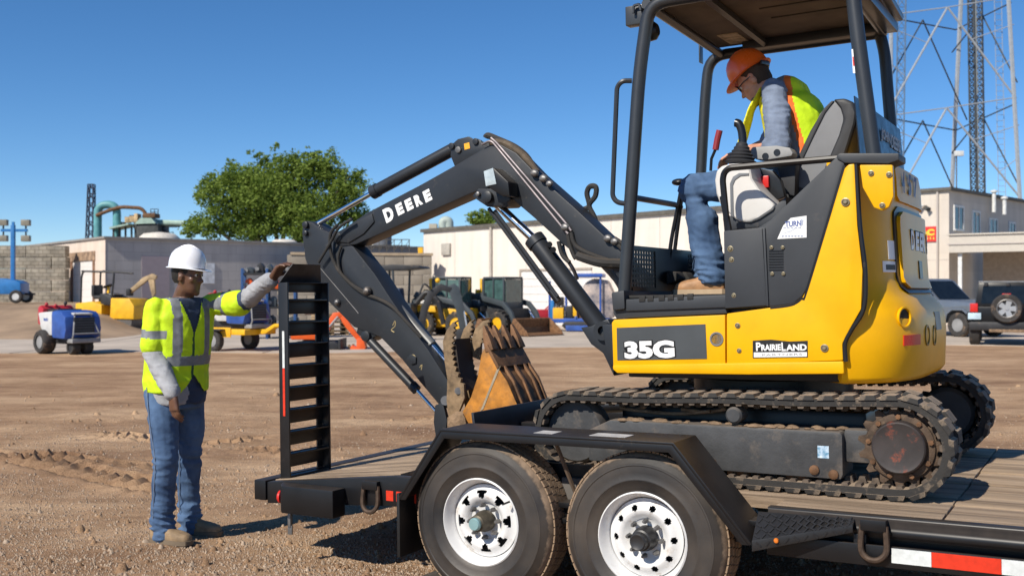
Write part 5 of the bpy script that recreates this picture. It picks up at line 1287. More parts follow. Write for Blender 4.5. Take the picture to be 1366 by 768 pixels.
for (an, s) in ((anN, 1), (anF, 1)):
    he, to = V((an.x + .06, an.y, fl_z)), V((an.x - .20, an.y - .02 if an is anN else an.y + .02, fl_z))
    b = MB(); foot(b, he, to, 1.08); limb(b, [V((an.x + .02, an.y, fl_z + .06)), V((an.x + .01, an.y, fl_z + .14))], [.056, .054]); bt = remesh(b, 'boot', [m_bootl], op, .008, 2, .002)
    q = MB(); sole(q, he, to, 1.05); q.build('sole', mat('crepe_sole', (.42, .31, .20), .8, var=.2), bt)
m_bshirt = mat('blue_grey_shirt', (.17, .21, .29), .9, var=.18, vs=10, bump=.3, bs=150)
b = MB(); otorso(b, .012); limb(b, [shN, shN.lerp(elN, .5) + V((.015, -.01, 0)), elN + V((.01, 0, .0)), elN.lerp(wrN, .12)], [.064, .066, .066, .056]); limb(b, [shF, shF.lerp(elF, .5), elF], [.076, .078, .072])
remesh(b, 'shirt', [m_bshirt], op, .008, 4, .010, (6, 6, 14))
m_orng = mat('hi_vis_orange', (.85, .16, .02), .7, var=.06); m_lime2 = mat('hi_vis_yellow', (.78, .74, .03), .75, var=.08, bump=.3, bs=80)
b = MB(); otorso(b, .034, -.1, .96); limb(b, [sho + V((.05, -.10, -.02)), sho + V((.05, .10, -.02))], [.085, .085])
axo = (sho - hipo).normalized()
def ovest(p, n):
    q = p - hipo; t = q.dot(axo); xx = q.x - axo.x * t; y = q.y
    s = xx - .0
    if t > .08:
        if -.02 < s < .015: return 1
        if .015 <= s < .065: return 2
        if .065 <= s < .095: return 1
    if t < .14 and .10 < t: return 2
    return 3 if s >= .095 else 0
def ovcut(p):
    q = p - hipo; t = q.dot(axo); y = abs(q.y); xx = q.x - axo.x * t
    return (y > .12 and t > .20 and (xx - .0) ** 2 / .055 ** 2 + (t - .40) ** 2 / .17 ** 2 < 1) or (xx < -.08 and y < .04 + max(0, t - .2) * .25)
remesh(b, 'safety_vest', [m_lime2, m_orng, m_refl, m_lime], op, .009, 3, .006, (7, 7, 6), ovest, ovcut)
b = MB(); a_ = sho + V((-.075, -.12, -.05)); 
rg = [ering(p, V((0, 1, 0)), V((1, 0, .2)), w_, .008, 12, 2.6) for p, w_ in ((sho + V((-.06, -.13, .0)), .05), (sho + V((-.12, -.16, -.12)), .06), (sho + V((-.16, -.17, -.26)), .075), (sho + V((-.20, -.15, -.36)), .06))]
b.loft(rg); remesh(b, 'vest_front', [m_lime2], op, .007, 3, .004)
# ---------------------------------------------------------------- background
def spot(u, y, z=0.0, yaw=0.0): return Fr(((u - CX) / F * y, y, z), yaw)
SITE = R(40)
m_wwall = mat('white_wall', (.72, .65, .57), .85, var=.04, vs=.7, dust=.08, ds=.8, dcol=(.50, .43, .36), bump=.05, bs=20)
m_gwall = mat('grey_wall', (.43, .405, .39), .85, var=.08, vs=.8, dust=.12, ds=.6, dcol=(.31, .29, .285))
m_cream = mat('cream_wall', (.70, .58, .48), .85, var=.06, vs=.8)
m_trim = mat('roof_trim', (.10, .09, .075), .7, var=.2)
m_frm = mat('window_frame_white', (.62, .62, .60), .5)
m_door = mat('roller_door', (.66, .63, .60), .7, var=.05)
def block_mat():
    m = mat('split_face_block', (.30, .27, .22), .9, var=.4, vs=1.6, bump=.8, bs=8)
    nt = m.node_tree; bs_ = [n for n in nt.nodes if n.type == 'BSDF_PRINCIPLED'][0]
    br = nt.nodes.new('ShaderNodeTexBrick'); br.inputs['Scale'].default_value = 1.0; br.inputs['Brick Width'].default_value = .34; br.inputs['Row Height'].default_value = .17; br.inputs['Mortar Size'].default_value = .02
    br.inputs['Color1'].default_value = (.9, .88, .84, 1); br.inputs['Color2'].default_value = (1, 1, 1, 1); br.inputs['Mortar'].default_value = (.62, .60, .56, 1)
    tc = nt.nodes.new('ShaderNodeTexCoord'); sx = nt.nodes.new('ShaderNodeSeparateXYZ'); cx_ = nt.nodes.new('ShaderNodeCombineXYZ')
    nt.links.new(tc.outputs['Object'], sx.inputs[0]); nt.links.new(sx.outputs[0], cx_.inputs[0]); nt.links.new(sx.outputs[2], cx_.inputs[1]); nt.links.new(cx_.outputs[0], br.inputs['Vector'])
    src = bs_.inputs['Base Color'].links[0].from_socket; mx = nt.nodes.new('ShaderNodeMix'); mx.data_type = 'RGBA'; mx.blend_type = 'MULTIPLY'; mx.inputs[0].default_value = 1
    nt.links.new(src, mx.inputs[6]); nt.links.new(br.outputs['Color'], mx.inputs[7]); nt.links.new(mx.outputs[2], bs_.inputs['Base Color'])
    return m
m_block = block_mat()
def courses(m, w, h_, con, ax=0):
    """faint masonry courses over a painted wall"""
    nt = m.node_tree; bs_ = nt.nodes['Principled BSDF']
    br = nt.nodes.new('ShaderNodeTexBrick'); br.inputs['Scale'].default_value = 1.0; br.inputs['Brick Width'].default_value = w; br.inputs['Row Height'].default_value = h_; br.inputs['Mortar Size'].default_value = .012; br.inputs['Mortar Smooth'].default_value = .4
    br.inputs['Color1'].default_value = (1, 1, 1, 1); br.inputs['Color2'].default_value = (1 - con * .3,) * 3 + (1,); br.inputs['Mortar'].default_value = (1 - con,) * 3 + (1,)
    tc = nt.nodes.new('ShaderNodeTexCoord'); sx = nt.nodes.new('ShaderNodeSeparateXYZ'); cx_ = nt.nodes.new('ShaderNodeCombineXYZ')
    nt.links.new(tc.outputs['Object'], sx.inputs[0]); nt.links.new(sx.outputs[ax], cx_.inputs[0]); nt.links.new(sx.outputs[2], cx_.inputs[1]); nt.links.new(cx_.outputs[0], br.inputs['Vector'])
    src = bs_.inputs['Base Color'].links[0].from_socket; mx = nt.nodes.new('ShaderNodeMix'); mx.data_type = 'RGBA'; mx.blend_type = 'MULTIPLY'; mx.inputs[0].default_value = 1
    nt.links.new(src, mx.inputs[6]); nt.links.new(br.outputs['Color'], mx.inputs[7])
    st_ = nt.nodes.new('ShaderNodeTexNoise'); st_.inputs['Scale'].default_value = 1.0; st_.inputs['Detail'].default_value = 6
    mp = nt.nodes.new('ShaderNodeMapping'); mp.inputs['Scale'].default_value = (2.2, 2.2, .25); nt.links.new(tc.outputs['Object'], mp.inputs[0]); nt.links.new(mp.outputs[0], st_.inputs['Vector'])
    mr = nt.nodes.new('ShaderNodeMapRange'); mr.inputs[1].default_value = .35; mr.inputs[2].default_value = .62; mr.inputs[3].default_value = .90; mr.inputs[4].default_value = 1.0; nt.links.new(st_.outputs['Fac'], mr.inputs[0])
    m2 = nt.nodes.new('ShaderNodeMix'); m2.data_type = 'RGBA'; m2.blend_type = 'MULTIPLY'; m2.inputs[0].default_value = 1; nt.links.new(mx.outputs[2], m2.inputs[6]); nt.links.new(mr.outputs[0], m2.inputs[7])
    nt.links.new(m2.outputs[2], bs_.inputs['Base Color'])
courses(m_gwall, .8, .4, .28, 0); courses(m_wwall, 2.6, 1.3, .07, 1); courses(m_cream, .8, .4, .12, 1)
# --- grey shed: corner at u=141, long shaded side running away to the right
GS = Fr(((141 - CX) / F * 45, 45, 0), SITE)
gb = thing('grey_shed', 'low grey and cream shed with flat roof and a recessed white door', 'building', GS)
ht = H + 70 / F * 45
MB().box(.0, 26, .01, 12, -.2, ht).build('long_wall', m_gwall, gb)
MB().box(-.02, -.003, .0, 1.3, .8, ht - .001).build('end_wall', m_cream, gb)
MB().box(-.02, -.003, 4.6, 7.7, .8, ht - .001).build('end_wall', m_cream, gb)
MB().box(-.02, -.003, 1.3, 4.6, 3.05, ht - .001).build('end_wall', m_cream, gb)
MB().box(-.06, .12, 1.25, 4.7, 2.85, 3.25).build('door_lintel', mat('peeling_lintel', (.30, .20, .13), .9, var=.5, vs=3), gb)
for y in (1.3, 4.35): MB().box(-.05, .2, y, y + .26, .9, 2.9).build('door_post', mat('rusty_jamb', (.22, .12, .07), .9, var=.4), gb)
dd = link('door', None, gb)
for k in range(6): MB().box(-.002, .03, 1.56, 4.35, .92 + k * .33, .92 + k * .33 + .322).build('door_panel', m_door, dd)
MB().box(-.1, 26.1, -.10, 12, ht, ht + .09).build('roof_edge', mat('parapet', (.26, .24, .22), .8), gb)
g0, g1 = GS._h(189, 341, 1, 0), GS._h(226, 400, 1, 0); MB().box(g0.x, g1.x, -.014, .008, g1.z, g0.z).build('faded_pink_patch', mat('pink_patch', (.34, .285, .30), .9, var=.06), gb)
g0, g1 = GS._h(269, 351, 1, 0), GS._h(286, 378, 1, 0); MB().box(g0.x, g1.x, -.03, .005, g1.z, g0.z).build('white_notice', mat('notice_white', (.62, .64, .66), .6, var=.3, vs=3), gb)
for k, (x, s) in enumerate(((3.2, 1.0), (9.6, .7), (15.2, .7))):
    MB().lathe([(.95 * s, 0), (.92 * s, .12), (.7 * s, .26 * s + .05), (.35 * s, .36 * s), (0, .4 * s)], (x, 2.2, ht + .09), (0, 0, 1), 20).build('roof_vent', mat('vent_white', (.60, .55, .48), .7), gb)
# --- retaining wall of large split-face blocks at the left
BW = Fr(((88 - CX) / F * 47, 47, .95), R(4))
bw = thing('block_wall', 'pale split-face block wall behind the blue light tower', 'wall', BW)
z0 = 0
for r in range(5):
    x = -.05 - (.6 if r % 2 else 0)
    if r % 2: MB().box(-.62, -.02, 0, .6, r * .515 + .02, (r + 1) * .515).build('block', m_block, bw, bevel=.02)
    while x > -7:
        l = 1.72; MB().box(x - l + .02, x - .0, 0 + random.uniform(0, .03), .6, r * .515 + .02, (r + 1) * .515).build('block', m_block, bw, bevel=.02); x -= l
# --- white workshop, lit gable facing left
WS = Fr(((565 - CX) / F * 52, 52, 0), SITE)
wsh = thing('white_workshop', 'long white workshop with a thin dark roof edge behind the loaders', 'building', WS)
hw = H + 78 / F * 52
MB().box(0, 3, -21, 0, -.1, hw).build('wall', m_wwall, wsh)
MB().box(-.12, 3, -21.1, .12, hw, hw + .16).build('roof_edge', m_trim, wsh)
for k in range(7): MB().box(-.012, .01, -2.6 - k * 2.6, -2.585 - k * 2.6, 0, hw - .02).build('wall_joint', mat('joint_grey', (.52, .47, .42), .9), wsh)
def on_ws(u, v): return WS._h(u, v, 0, 0)
p0, p1 = on_ws(696, 362), on_ws(790, 362)
gd_ = link('roller_door', None, wsh)
for k in range(7): MB().box(-.03, .0, p1.y, p0.y, .05 + k * (p0.z - .05) / 7, .05 + (k + 1) * (p0.z - .05) / 7 - .015).build('door_panel', m_door, gd_)
MB().box(-.06, .0, p0.y, p0.y + .10, 0, p0.z + .1).build('door_frame', mat('door_frame_tan', (.35, .30, .25), .8), wsh); MB().box(-.06, .0, p1.y, p0.y, p0.z, p0.z + .1).build('door_frame', MATS['door_frame_tan'], wsh)
q0, q1 = on_ws(591, 325), on_ws(602, 340); MB().box(-.12, .0, q1.y, q0.y, q1.z, q0.z).build('wall_vent', mat('vent_tan', (.40, .37, .32), .8), wsh, bevel=.02)
MB().tube([(-.07, -5.4, .1), (-.07, -5.4, hw)], .06, 8).build('downpipe', mat('pipe_tan', (.42, .38, .33), .7), wsh)
# ducts on its roof
m_duct = mat('pale_green_duct', (.36, .42, .38), .6, var=.15, vs=2)
DU = Fr(((597 - CX) / F * 62, 62, hw - .3), 0)
du = thing('roof_duct', 'pale green cylindrical dust collector and duct on the workshop roof', 'duct', DU)
k_ = 62 / F
MB().box(-24 * k_, -14 * k_, -.4, .4, 0, 1.35).build('duct_box', mat('duct_tan', (.42, .38, .30), .7), du)
MB().tube(fil([(-6 * k_, 0, 0), (-6 * k_, 0, 1.55), (2 * k_, 0, 1.55), (2 * k_, 0, .1)], .25), .27, 14).build('cylinder_duct', m_duct, du)
MB().tube(fil([(2 * k_, 0, .55), (12 * k_, 0, .45), (22 * k_, 0, .95), (22 * k_, 0, .2)], .3), .17, 12).build('bent_pipe', m_duct, du)
# --- curved wall of grey blocks between shed and workshop
m_gblk = mat('grey_block', (.27, .235, .19), .9, var=.25, vs=.7, bump=.5, bs=6)
RW = Fr(((576 - CX) / F * 50, 50, 0), R(12))
rw_ = thing('grey_block_wall', 'grey concrete block wall beside the white workshop', 'wall', RW)
top = H + 47 / F * 50; nr_ = 7; ch = (top + .1) / nr_
for r in range(nr_):
    x = 0 - (.0 if r % 2 else .45)
    if r % 2 == 0: MB().box(-.45 + .015, -.0, 0, .5, -.1 + r * ch + .015, -.1 + (r + 1) * ch).build('block', m_gblk, rw_, bevel=.015)
    while x > -6.5: MB().box(x - .9 + .015, x, random.uniform(0, .02), .5, -.1 + r * ch + .015, -.1 + (r + 1) * ch).build('block', m_gblk, rw_, bevel=.015); x -= .9
MB().box(-6.6, .06, -.04, .55, top, top + .12).build('coping', mat('tan_coping', (.36, .28, .19), .9), rw_)
rl = thing('steel_railing', 'thin dark steel railing above the grey block wall', 'railing', Fr((((510) - CX) / F * 53, 53, top + .3), R(10)))
for k in range(9): MB().box(-1.7 + k * .38, -1.66 + k * .38, 0, .04, 0, .62).build('post', m_trim, rl)
for z in (.30, .60): MB().box(-1.7, 1.4, -.01, .05, z, z + .04).build('rail', m_trim, rl)
for k in range(8): MB().tube([(-1.68 + k * .38, .02, .02), (-1.3 + k * .38, .02, .6)], .014, 5).build('brace', m_trim, rl)
tk_ = thing('grey_tank', 'dark grey cylindrical tank top above the block wall', 'tank', Fr((((510) - CX) / F * 56, 56, 0), 0))
MB().lathe([(.5, 0), (.5, H + 84 / F * 56 - .1), (.42, H + 84 / F * 56)], (0, 0, 0), (0, 0, 1), 20).build('tank_shell', mat('tank_grey', (.12, .13, .15), .6), tk_)
fl = thing('yellow_flood_lamp', 'small yellow flood lamp on a bracket at the corner of the workshop', 'lamp', Fr(B(561, 336, 50.5), 0))
MB().tube([(-.42, .1, -.28), (0, 0, .0)], .035, 6).build('bracket', m_duct, fl); MB().box(-.12, .12, -.1, .12, -.2, .22).build('lamp_head', m_yelfar, fl, bevel=.03)
# --- industrial plant beyond the shed
m_teal = mat('teal_duct', (.10, .30, .32), .5, var=.2, vs=2); m_tealp = mat('pale_teal', (.33, .45, .38), .6, var=.2)
m_plant = mat('plant_dark', (.045, .05, .05), .7, var=.4); m_tan = mat('plant_tan', (.42, .30, .17), .8, var=.4, vs=3)
PY = 66.0; pk = PY / F
PL = Fr(((140 - CX) / F * PY, PY, 0), 0)
pl = thing('dust_collector_plant', 'teal pipework and rusty process plant rising behind the grey shed', 'plant', PL)
def pq(u, v, y=0): return V(((u - 140) * pk, y, H - (v - HZ) * pk))
MB().tube(fil([pq(130.5, 420), pq(130.5, 273), pq(156, 273), pq(156, 340)], .62, 8), .245, 18).build('main_duct', m_teal, pl)
MB().tube(fil([pq(131, 288, -.3), pq(148, 281, -.3), pq(164, 276.5, -.3), pq(190, 278, -.3), pq(196, 284, -.3), pq(197, 290, -.3)], .3), .115, 10).build('rust_pipe', m_rust, pl)
for u, v, w, h_, m in ((166, 289, 6, 8, m_tan), (172, 287, 7, 9, m_tan), (180, 285, 5, 12, m_tan), (188, 285, 6, 11, m_tan), (160, 296, 5, 6, m_plant), (178, 296, 9, 9, m_plant), (186, 292, 8, 12, m_plant)):
    a, b_ = pq(u, v), pq(u + w, v + h_); MB().box(a.x, b_.x, -.2 + (u % 3) * .2, .5, b_.z, a.z).build('gearbox', m, pl, bevel=.04)
a = pq(153, 304); MB().prism([(a.x, a.z), (pq(178, 299).x, pq(178, 299).z), (pq(178, 301).x, pq(178, 301).z), (a.x, a.z - .12)], -.9, .8).build('walkway', m_tealp, pl)
for u in (155, 163, 171, 179, 184): p = pq(u, 303); MB().box(p.x - .05, p.x + .05, -.5, -.4, 0, p.z).build('column', m_plant, pl)
a, b_ = pq(187, 299), pq(217, 318); MB().box(a.x, b_.x, -.8, 1.4, 0, a.z).build('hopper', m_plant, pl, bevel=.15)
MB().prism([(pq(186, 300).x, pq(186, 300).z), (pq(194, 292).x, pq(194, 292).z), (pq(208, 292).x, pq(208, 292).z), (pq(214, 299).x, pq(214, 299).z)], -.9, 1.4).build('hopper_roof', m_tealp, pl)
a, b_ = pq(195, 285), pq(211, 291); MB().box(a.x, b_.x, -.6, .4, b_.z, a.z).build('fan_casing', m_rust, pl, bevel=.05)
MB().tube([pq(212, 297), pq(246, 298)], .19, 10).build('side_duct', m_tealp, pl); MB().tube([pq(216, 302), pq(240, 302)], .06, 6).build('pipe', m_plant, pl)
MB().tube(fil([pq(217, 304), pq(221, 309), pq(222, 322)], .2), .10, 8).build('pipe', m_plant, pl)
for v in (279, 283): MB().tube([pq(201, v), pq(211, v)], .025, 5).build('handrail', m_plant, pl)
for u in (201, 206, 211): MB().tube([pq(u, 279), pq(u, 287)], .025, 5).build('handrail', m_plant, pl)
for v in (310, 315, 319): MB().tube([pq(222, v), pq(231, v)], .025, 5).build('handrail', m_plant, pl)
for u in (225, 231): MB().tube([pq(u, 309), pq(u, 321)], .025, 5).build('handrail', m_plant, pl)
def lattice(name, label, cat, base, top, w0, w1, bays, r, m, legs=4, group=None):
    d = top - base; o = thing(name, label, cat, base, group)
    n_ = [(1, 1), (-1, 1), (-1, -1), (1, -1)] if legs == 4 else [(1, .58), (-1, .58), (0, -1.15)]
    pt = lambda i, t: V((d.x * t + n_[i][0] * (w0 + (w1 - w0) * t) / 2, d.y * t + n_[i][1] * (w0 + (w1 - w0) * t) / 2, d.z * t))
    for i in range(legs): MB().tube([pt(i, 0), pt(i, 1)], r, 5).build('leg', m, o)
    b = MB()
    for k in range(bays):
        for i in range(legs):
            j = (i + 1) % legs; b.tube([pt(i, k / bays), pt(j, (k + 1) / bays)], r * .6, 4); b.tube([pt(i, (k + 1) / bays), pt(j, (k + 1) / bays)], r * .5, 4)
    tag(b.build('lacing', m, o), kind='stuff'); return o
m_navy = mat('navy_steel', (.025, .035, .065), .6)
cb = lattice('crane_boom', 'dark lattice crane boom standing beyond the grey shed', 'crane', B(119, 420, 70), B(122, 246, 70), .62, .34, 14, .05, m_navy)
# --- trees
m_leaf = mat('leaf_green', (.100, .170, .024), .75, var=.5, vs=1.1, col2=(.27, .35, .07), spec=.2)
m_bark = mat('bark', (.09, .07, .05), .9, var=.3)
def leaf_translucency(m):
    nt = m.node_tree; b = nt.nodes['Principled BSDF']; o = nt.nodes['Material Output']
    t = nt.nodes.new('ShaderNodeBsdfTranslucent'); t.inputs[0].default_value = (.26, .38, .06, 1); mx = nt.nodes.new('ShaderNodeMixShader'); mx.inputs[0].default_value = .3
    nt.links.new(b.outputs[0], mx.inputs[1]); nt.links.new(t.outputs[0], mx.inputs[2]); nt.links.new(mx.outputs[0], o.inputs[0])
leaf_translucency(m_leaf)
def tree(name, label, base, ht_, lobes, nleaf, lsize, seed, group=None):
    """trunk with limbs to each lobe, and leaves spread through the lobes: (x, y, z, rx, ry, rz)"""
    rg = random.Random(seed); o = thing(name, label, 'tree', base, group)
    b = MB(); f = V((0, 0, ht_ * .32))
    b.tube(smo([(0, 0, 0), (.1, 0, ht_ * .15), f], 4), [.42 - .16 * i / 8 for i in range(9)], 9)
    for l in lobes:
        if l[3] < .8: continue
        c = V(l[:3]); mid = f.lerp(c, .5) + V((rg.uniform(-.3, .3), rg.uniform(-.3, .3), .3)); pth = smo([f - V((0, 0, .3)), mid, c], 4); b.tube(pth, [.18 * (1 - i / len(pth) * .85) for i in range(len(pth))], 6)
        for q in range(4):
            e = c + V((rg.uniform(-1, 1) * l[3], rg.uniform(-1, 1) * l[4], rg.uniform(-.6, .8) * l[5])) * .6; b.tube([mid.lerp(c, .6), e], [.06, .015], 5)
    b.build('trunk', m_bark, o)
    g = MB(); tot = sum(l[3] * l[4] * l[5] for l in lobes) ; verts = []; faces = []
    for l in lobes:
        n_ = int(nleaf * l[3] * l[4] * l[5] / tot)
        cl = []
        for _ in range(max(10, n_ // 45)):
            d = V((rg.gauss(0, 1), rg.gauss(0, 1), rg.gauss(0, 1))).normalized() * (rg.random() ** .36) * rg.uniform(.75, 1.08); cl.append((d, rg.uniform(.07, .18)))
        for _ in range(n_):
            d, s = rg.choice(cl); p = V((l[0] + (d.x + rg.gauss(0, s)) * l[3], l[1] + (d.y + rg.gauss(0, s)) * l[4], l[2] + (d.z + rg.gauss(0, s * .8)) * l[5]))
            a = V((rg.gauss(0, 1), rg.gauss(0, 1), rg.gauss(0, .6))).normalized(); c = a.cross(V((rg.gauss(0, 1), rg.gauss(0, 1), rg.gauss(0, 1)))).normalized(); z = lsize * rg.uniform(.6, 1.4); k = len(verts)
            verts += [p - a * z, p + c * z * .55, p + a * z, p - c * z * .55]; faces.append((k, k + 1, k + 2, k + 3))
    g.add(verts, faces); g.build('crown', m_leaf, o, smooth=0, fix=False); return o
TY = 60.0; tk = TY / F
def tl(u, v, dy, ru, rv): return ((u - 372) * tk, dy, H - (v - HZ) * tk, ru * tk, (ru + rv) * .5 * tk, rv * tk)
lob = [tl(360, 262, 0, 62, 42), tl(300, 262, -.5, 34, 34), tl(330, 238, .5, 42, 24), tl(395, 228, 0, 44, 26), tl(430, 222, .6, 30, 24), tl(455, 250, 0, 36, 34), tl(280, 300, 0, 36, 22), tl(340, 300, 0, 50, 26), tl(410, 290, -.6, 50, 36), tl(465, 285, .4, 26, 24), tl(258, 305, .3, 18, 16), tl(425, 318, 0, 30, 18), tl(415, 205, .2, 14, 10), tl(350, 213, 0, 16, 9), tl(480, 240, .2, 12, 12), tl(290, 238, 0, 14, 12), tl(440, 203, .1, 10, 8)]
rgl = random.Random(21)
for k in range(22):
    a_ = R(rgl.uniform(-15, 195)); uu_, vv_ = 368 + 108 * math.cos(a_) * rgl.uniform(.9, 1.06), 285 - 82 * math.sin(a_) * rgl.uniform(.88, 1.06)
    lob.append(tl(uu_, vv_, rgl.uniform(-1, 1), rgl.uniform(7, 15), rgl.uniform(6, 11)))
tree('shade_tree', 'large leafy green tree rising behind the grey shed roof', V(((372 - CX) * tk, TY, 0)), 6.5, lob, 60000, .085, 5)
TY2 = 75.0; k2 = TY2 / F
tree('small_tree', 'small green treetop showing over the workshop roof', V(((645 - CX) * k2, TY2, 0)), 5.0, [((-6) * k2, 0, H + 98 * k2, 18 * k2, 16 * k2, 12 * k2), (10 * k2, 0, H + 95 * k2, 14 * k2, 14 * k2, 10 * k2), (0, 0, H + 86 * k2, 26 * k2, 20 * k2, 12 * k2)], 3500, .11, 9)
# --- office building at the right
OY = 47.0; OB = Fr(((1266 - CX) / F * OY, OY, 0), R(45))
ob = thing('office_building', 'two-storey cream office building with a car port at the right', 'building', OB)
oh = H + 134 / F * OY
m_off = mat('office_cream', (.62, .55, .47), .85, var=.05, vs=.8); m_offs = mat('office_side', (.46, .41, .37), .85, var=.06, vs=.8)
courses(m_off, 1.6, .8, .10, 1)
MB().box(.0, 14, .0, 9, -.1, oh).build('wall', m_off, ob)
MB().tube([(-.06, .5, .1), (-.06, .5, oh)], .05, 8).build('downpipe', m_offs, ob)
MB().box(-.15, 14.2, -.15, 9.2, oh, oh + .14).build('roof_edge', m_trim, ob)
MB().box(-.015, .0, .02, 9, 2.9, 2.93).build('wall_joint', MATS['joint_grey'] , ob)
for (u0, u1, v0, v1) in ((1273, 1284, 276, 305), (1297, 1306, 283, 311), (1320, 1329, 293, 312), (1346, 1353, 298, 311)):
    a, c = OB._h(u0, v0, 1, 0), OB._h(u1, v1, 1, 0); c2 = OB._h(u1, v0, 1, 0); z0_, z1_ = OB._h(u0, v1, 1, 0).z, a.z
    w = link('window', None, ob); MB().box(a.x, c2.x, -.02, .05, z0_, z1_).build('pane', m_glass, w)
    b = MB(); t = .09
    b.box(a.x - t, a.x, -.05, .04, z0_ - t, z1_ + t); b.box(c2.x, c2.x + t, -.05, .04, z0_ - t, z1_ + t); b.box(a.x, c2.x, -.05, .04, z1_, z1_ + t); b.box(a.x, c2.x, -.07, .04, z0_ - t, z0_); b.build('frame', m_frm, w)
    mx_ = (a.x + c2.x) / 2; MB().box(mx_ - .03, mx_ + .03, -.04, .03, z0_, z1_).build('mullion', m_frm, w)
s0, s1 = OB._h(1225, 303, 0, 0), OB._h(1252, 322, 0, 0)
sg = thing('red_sign', 'red rectangular wall sign with yellow lettering on the office building', 'sign', OB.sub((0, s1.y, s1.z)))
sw_, sh_ = s0.y - s1.y + .5, s0.z - s1.z
MB().box(-.06, -.016, 0, sw_, 0, sh_).build('sign_board', mat('sign_red', (.62, .03, .025), .5, var=.06), sg)
m_sy = mat('sign_yellow', (.85, .55, .05), .5)
lettering('sign_lettering', 'S&C', sh_ * .44, sw_ * .62, m_sy, sg, (-.065, sw_ * .42, sh_ * .62), (0, -1, 0), (0, 0, 1), bold=.02)
for k in range(7): MB().box(-.066, -.06, sw_ * (.12 + .1 * k), sw_ * (.12 + .1 * k) + .05, sh_ * .14, sh_ * .30).build('small_print', m_sy, sg)
fl2 = thing('wall_flood_lamp', 'small twin flood lamp high on the cream office wall', 'lamp', Fr(OB.m @ OB._h(1235, 276, 0, -.02), R(45)))
MB().box(-.1, 0, -.06, .06, -.06, .06).build('base_plate', m_trim, fl2); MB().lathe([(.05, 0), (.11, .22), (.10, .24), (0, .22)], (-.1, .08, .05), (-.6, .7, -.1), 12).build('lamp_head', m_frm, fl2); MB().lathe([(.05, 0), (.11, .22), (.10, .24), (0, .22)], (-.1, -.08, -.02), (-.5, -.6, -.5), 12).build('lamp_head', m_plant, fl2)
# car port on the side facing the yard
CPY = 45.5; CP = Fr(((1266 - CX) / F * CPY, CPY, 0), R(-35))
cpt = thing('car_port', 'flat cream car port roof on posts behind the black off-roader', 'car port', CP)
cz0, cz1 = H + 51 / F * CPY, H + 74 / F * CPY
m_fas = mat('fascia_cream', (.50, .455, .39), .7, var=.05)
MB().box(0, 9, 0, .12, cz0, cz1).build('fascia', m_fas, cpt); MB().box(-.06, 9, -.05, .0, cz0 + (cz1 - cz0) * .45, cz0 + (cz1 - cz0) * .52).build('fascia_trim', m_offs, cpt); MB().box(-.08, 9, -.08, 4, cz1, cz1 + .06).build('roof_sheet', m_fas, cpt)
MB().box(0, .1, .12, 4.2, cz0, cz1 - .01).build('side_fascia', m_fas, cpt)
for x in (.32, 6.5): MB().box(x, x + .16, .2, .36, 0, cz0 + .1).build('post', m_frm, cpt)
MB().box(.6, 9, 4.0, 4.1, 0, cz0 + .3).build('back_wall', mat('back_wall_tan', (.36, .30, .25), .9), cpt)
MB().box(3.4, 5.6, 3.95, 3.99, 1.55, 2.15).build('dark_vent', mat('vent_brown', (.06, .045, .035), .8), cpt)
# --- radio tower and slim masts
m_galv = mat('galvanised_steel', (.34, .37, .40), .55, .3, var=.12)
RY = 85.0; rk = RY / F
def rp_(u, v, dy=0): return V(((u - CX) / F * (RY + dy), RY + dy, H - (v - HZ) / F * (RY + dy)))
ro_ = rp_(1272, 430)
rt = thing('radio_tower', 'tall pale galvanised lattice radio tower with braced pipe legs', 'tower', V((ro_.x, RY, 0)))
of = V((ro_.x, RY, 0)); Lp = lambda u, v, dy=0: rp_(u, v, dy) - of
def seg(name, a, b, r, m=m_galv): return MB().tube([a, b], r, 6).build(name, m, rt)
seg('leg', Lp(1186, 414), Lp(1189.5, -60), .17); seg('leg', Lp(1369, 414), Lp(1342, -60), .18); seg('leg', Lp(1262, 410, 11), Lp(1285, -60, 9), .2)
for lv_, mid in ((30, (1264, 10)), (160, (1263, 144))):
    uL, uR = 1188, 1347 + lv_ * .055
    A_, C_, M_ = Lp(uL, lv_ - 8), Lp(uR, lv_ - 40), Lp(*mid)
    seg('girt', Lp(uL, mid[1] + 10), M_, .05); seg('girt', M_, Lp(uR, mid[1] - 14), .05)
    seg('diagonal', M_, Lp(1187, mid[1] + 135), .085); seg('diagonal', M_, Lp(uR + 7, mid[1] + 122), .085)
    seg('girt', Lp(uL, mid[1] + 14), Lp(1275, mid[1] + 30, 10), .06, m_plant); seg('girt', Lp(1275, mid[1] + 30, 10), Lp(uR, mid[1] - 6), .06, m_plant)
    q_ = Lp(1275, mid[1] + 30, 10); seg('diagonal', Lp(1231, mid[1] + 17, 5), Lp(1187, mid[1] + 95), .06, m_plant); seg('diagonal', Lp(1231, mid[1] + 17, 5), Lp(1290, mid[1] + 150, 9.8), .06, m_plant)
    seg('diagonal', Lp(1310, mid[1] + 10, 5), Lp(1357, mid[1] + 100), .06, m_plant); seg('diagonal', Lp(1310, mid[1] + 10, 5), Lp(1270, mid[1] + 60, 10), .06, m_plant)
    for e in (.35, .7): a = M_.lerp(Lp(1187, mid[1] + 135), e); seg('stay', a, Lp(1188, mid[1] + 135 * e - 20), .035); c = M_.lerp(Lp(uR + 7, mid[1] + 122), e); seg('stay', c, Lp(uR + 4, mid[1] + 122 * e - 20), .035)
lb = MB()
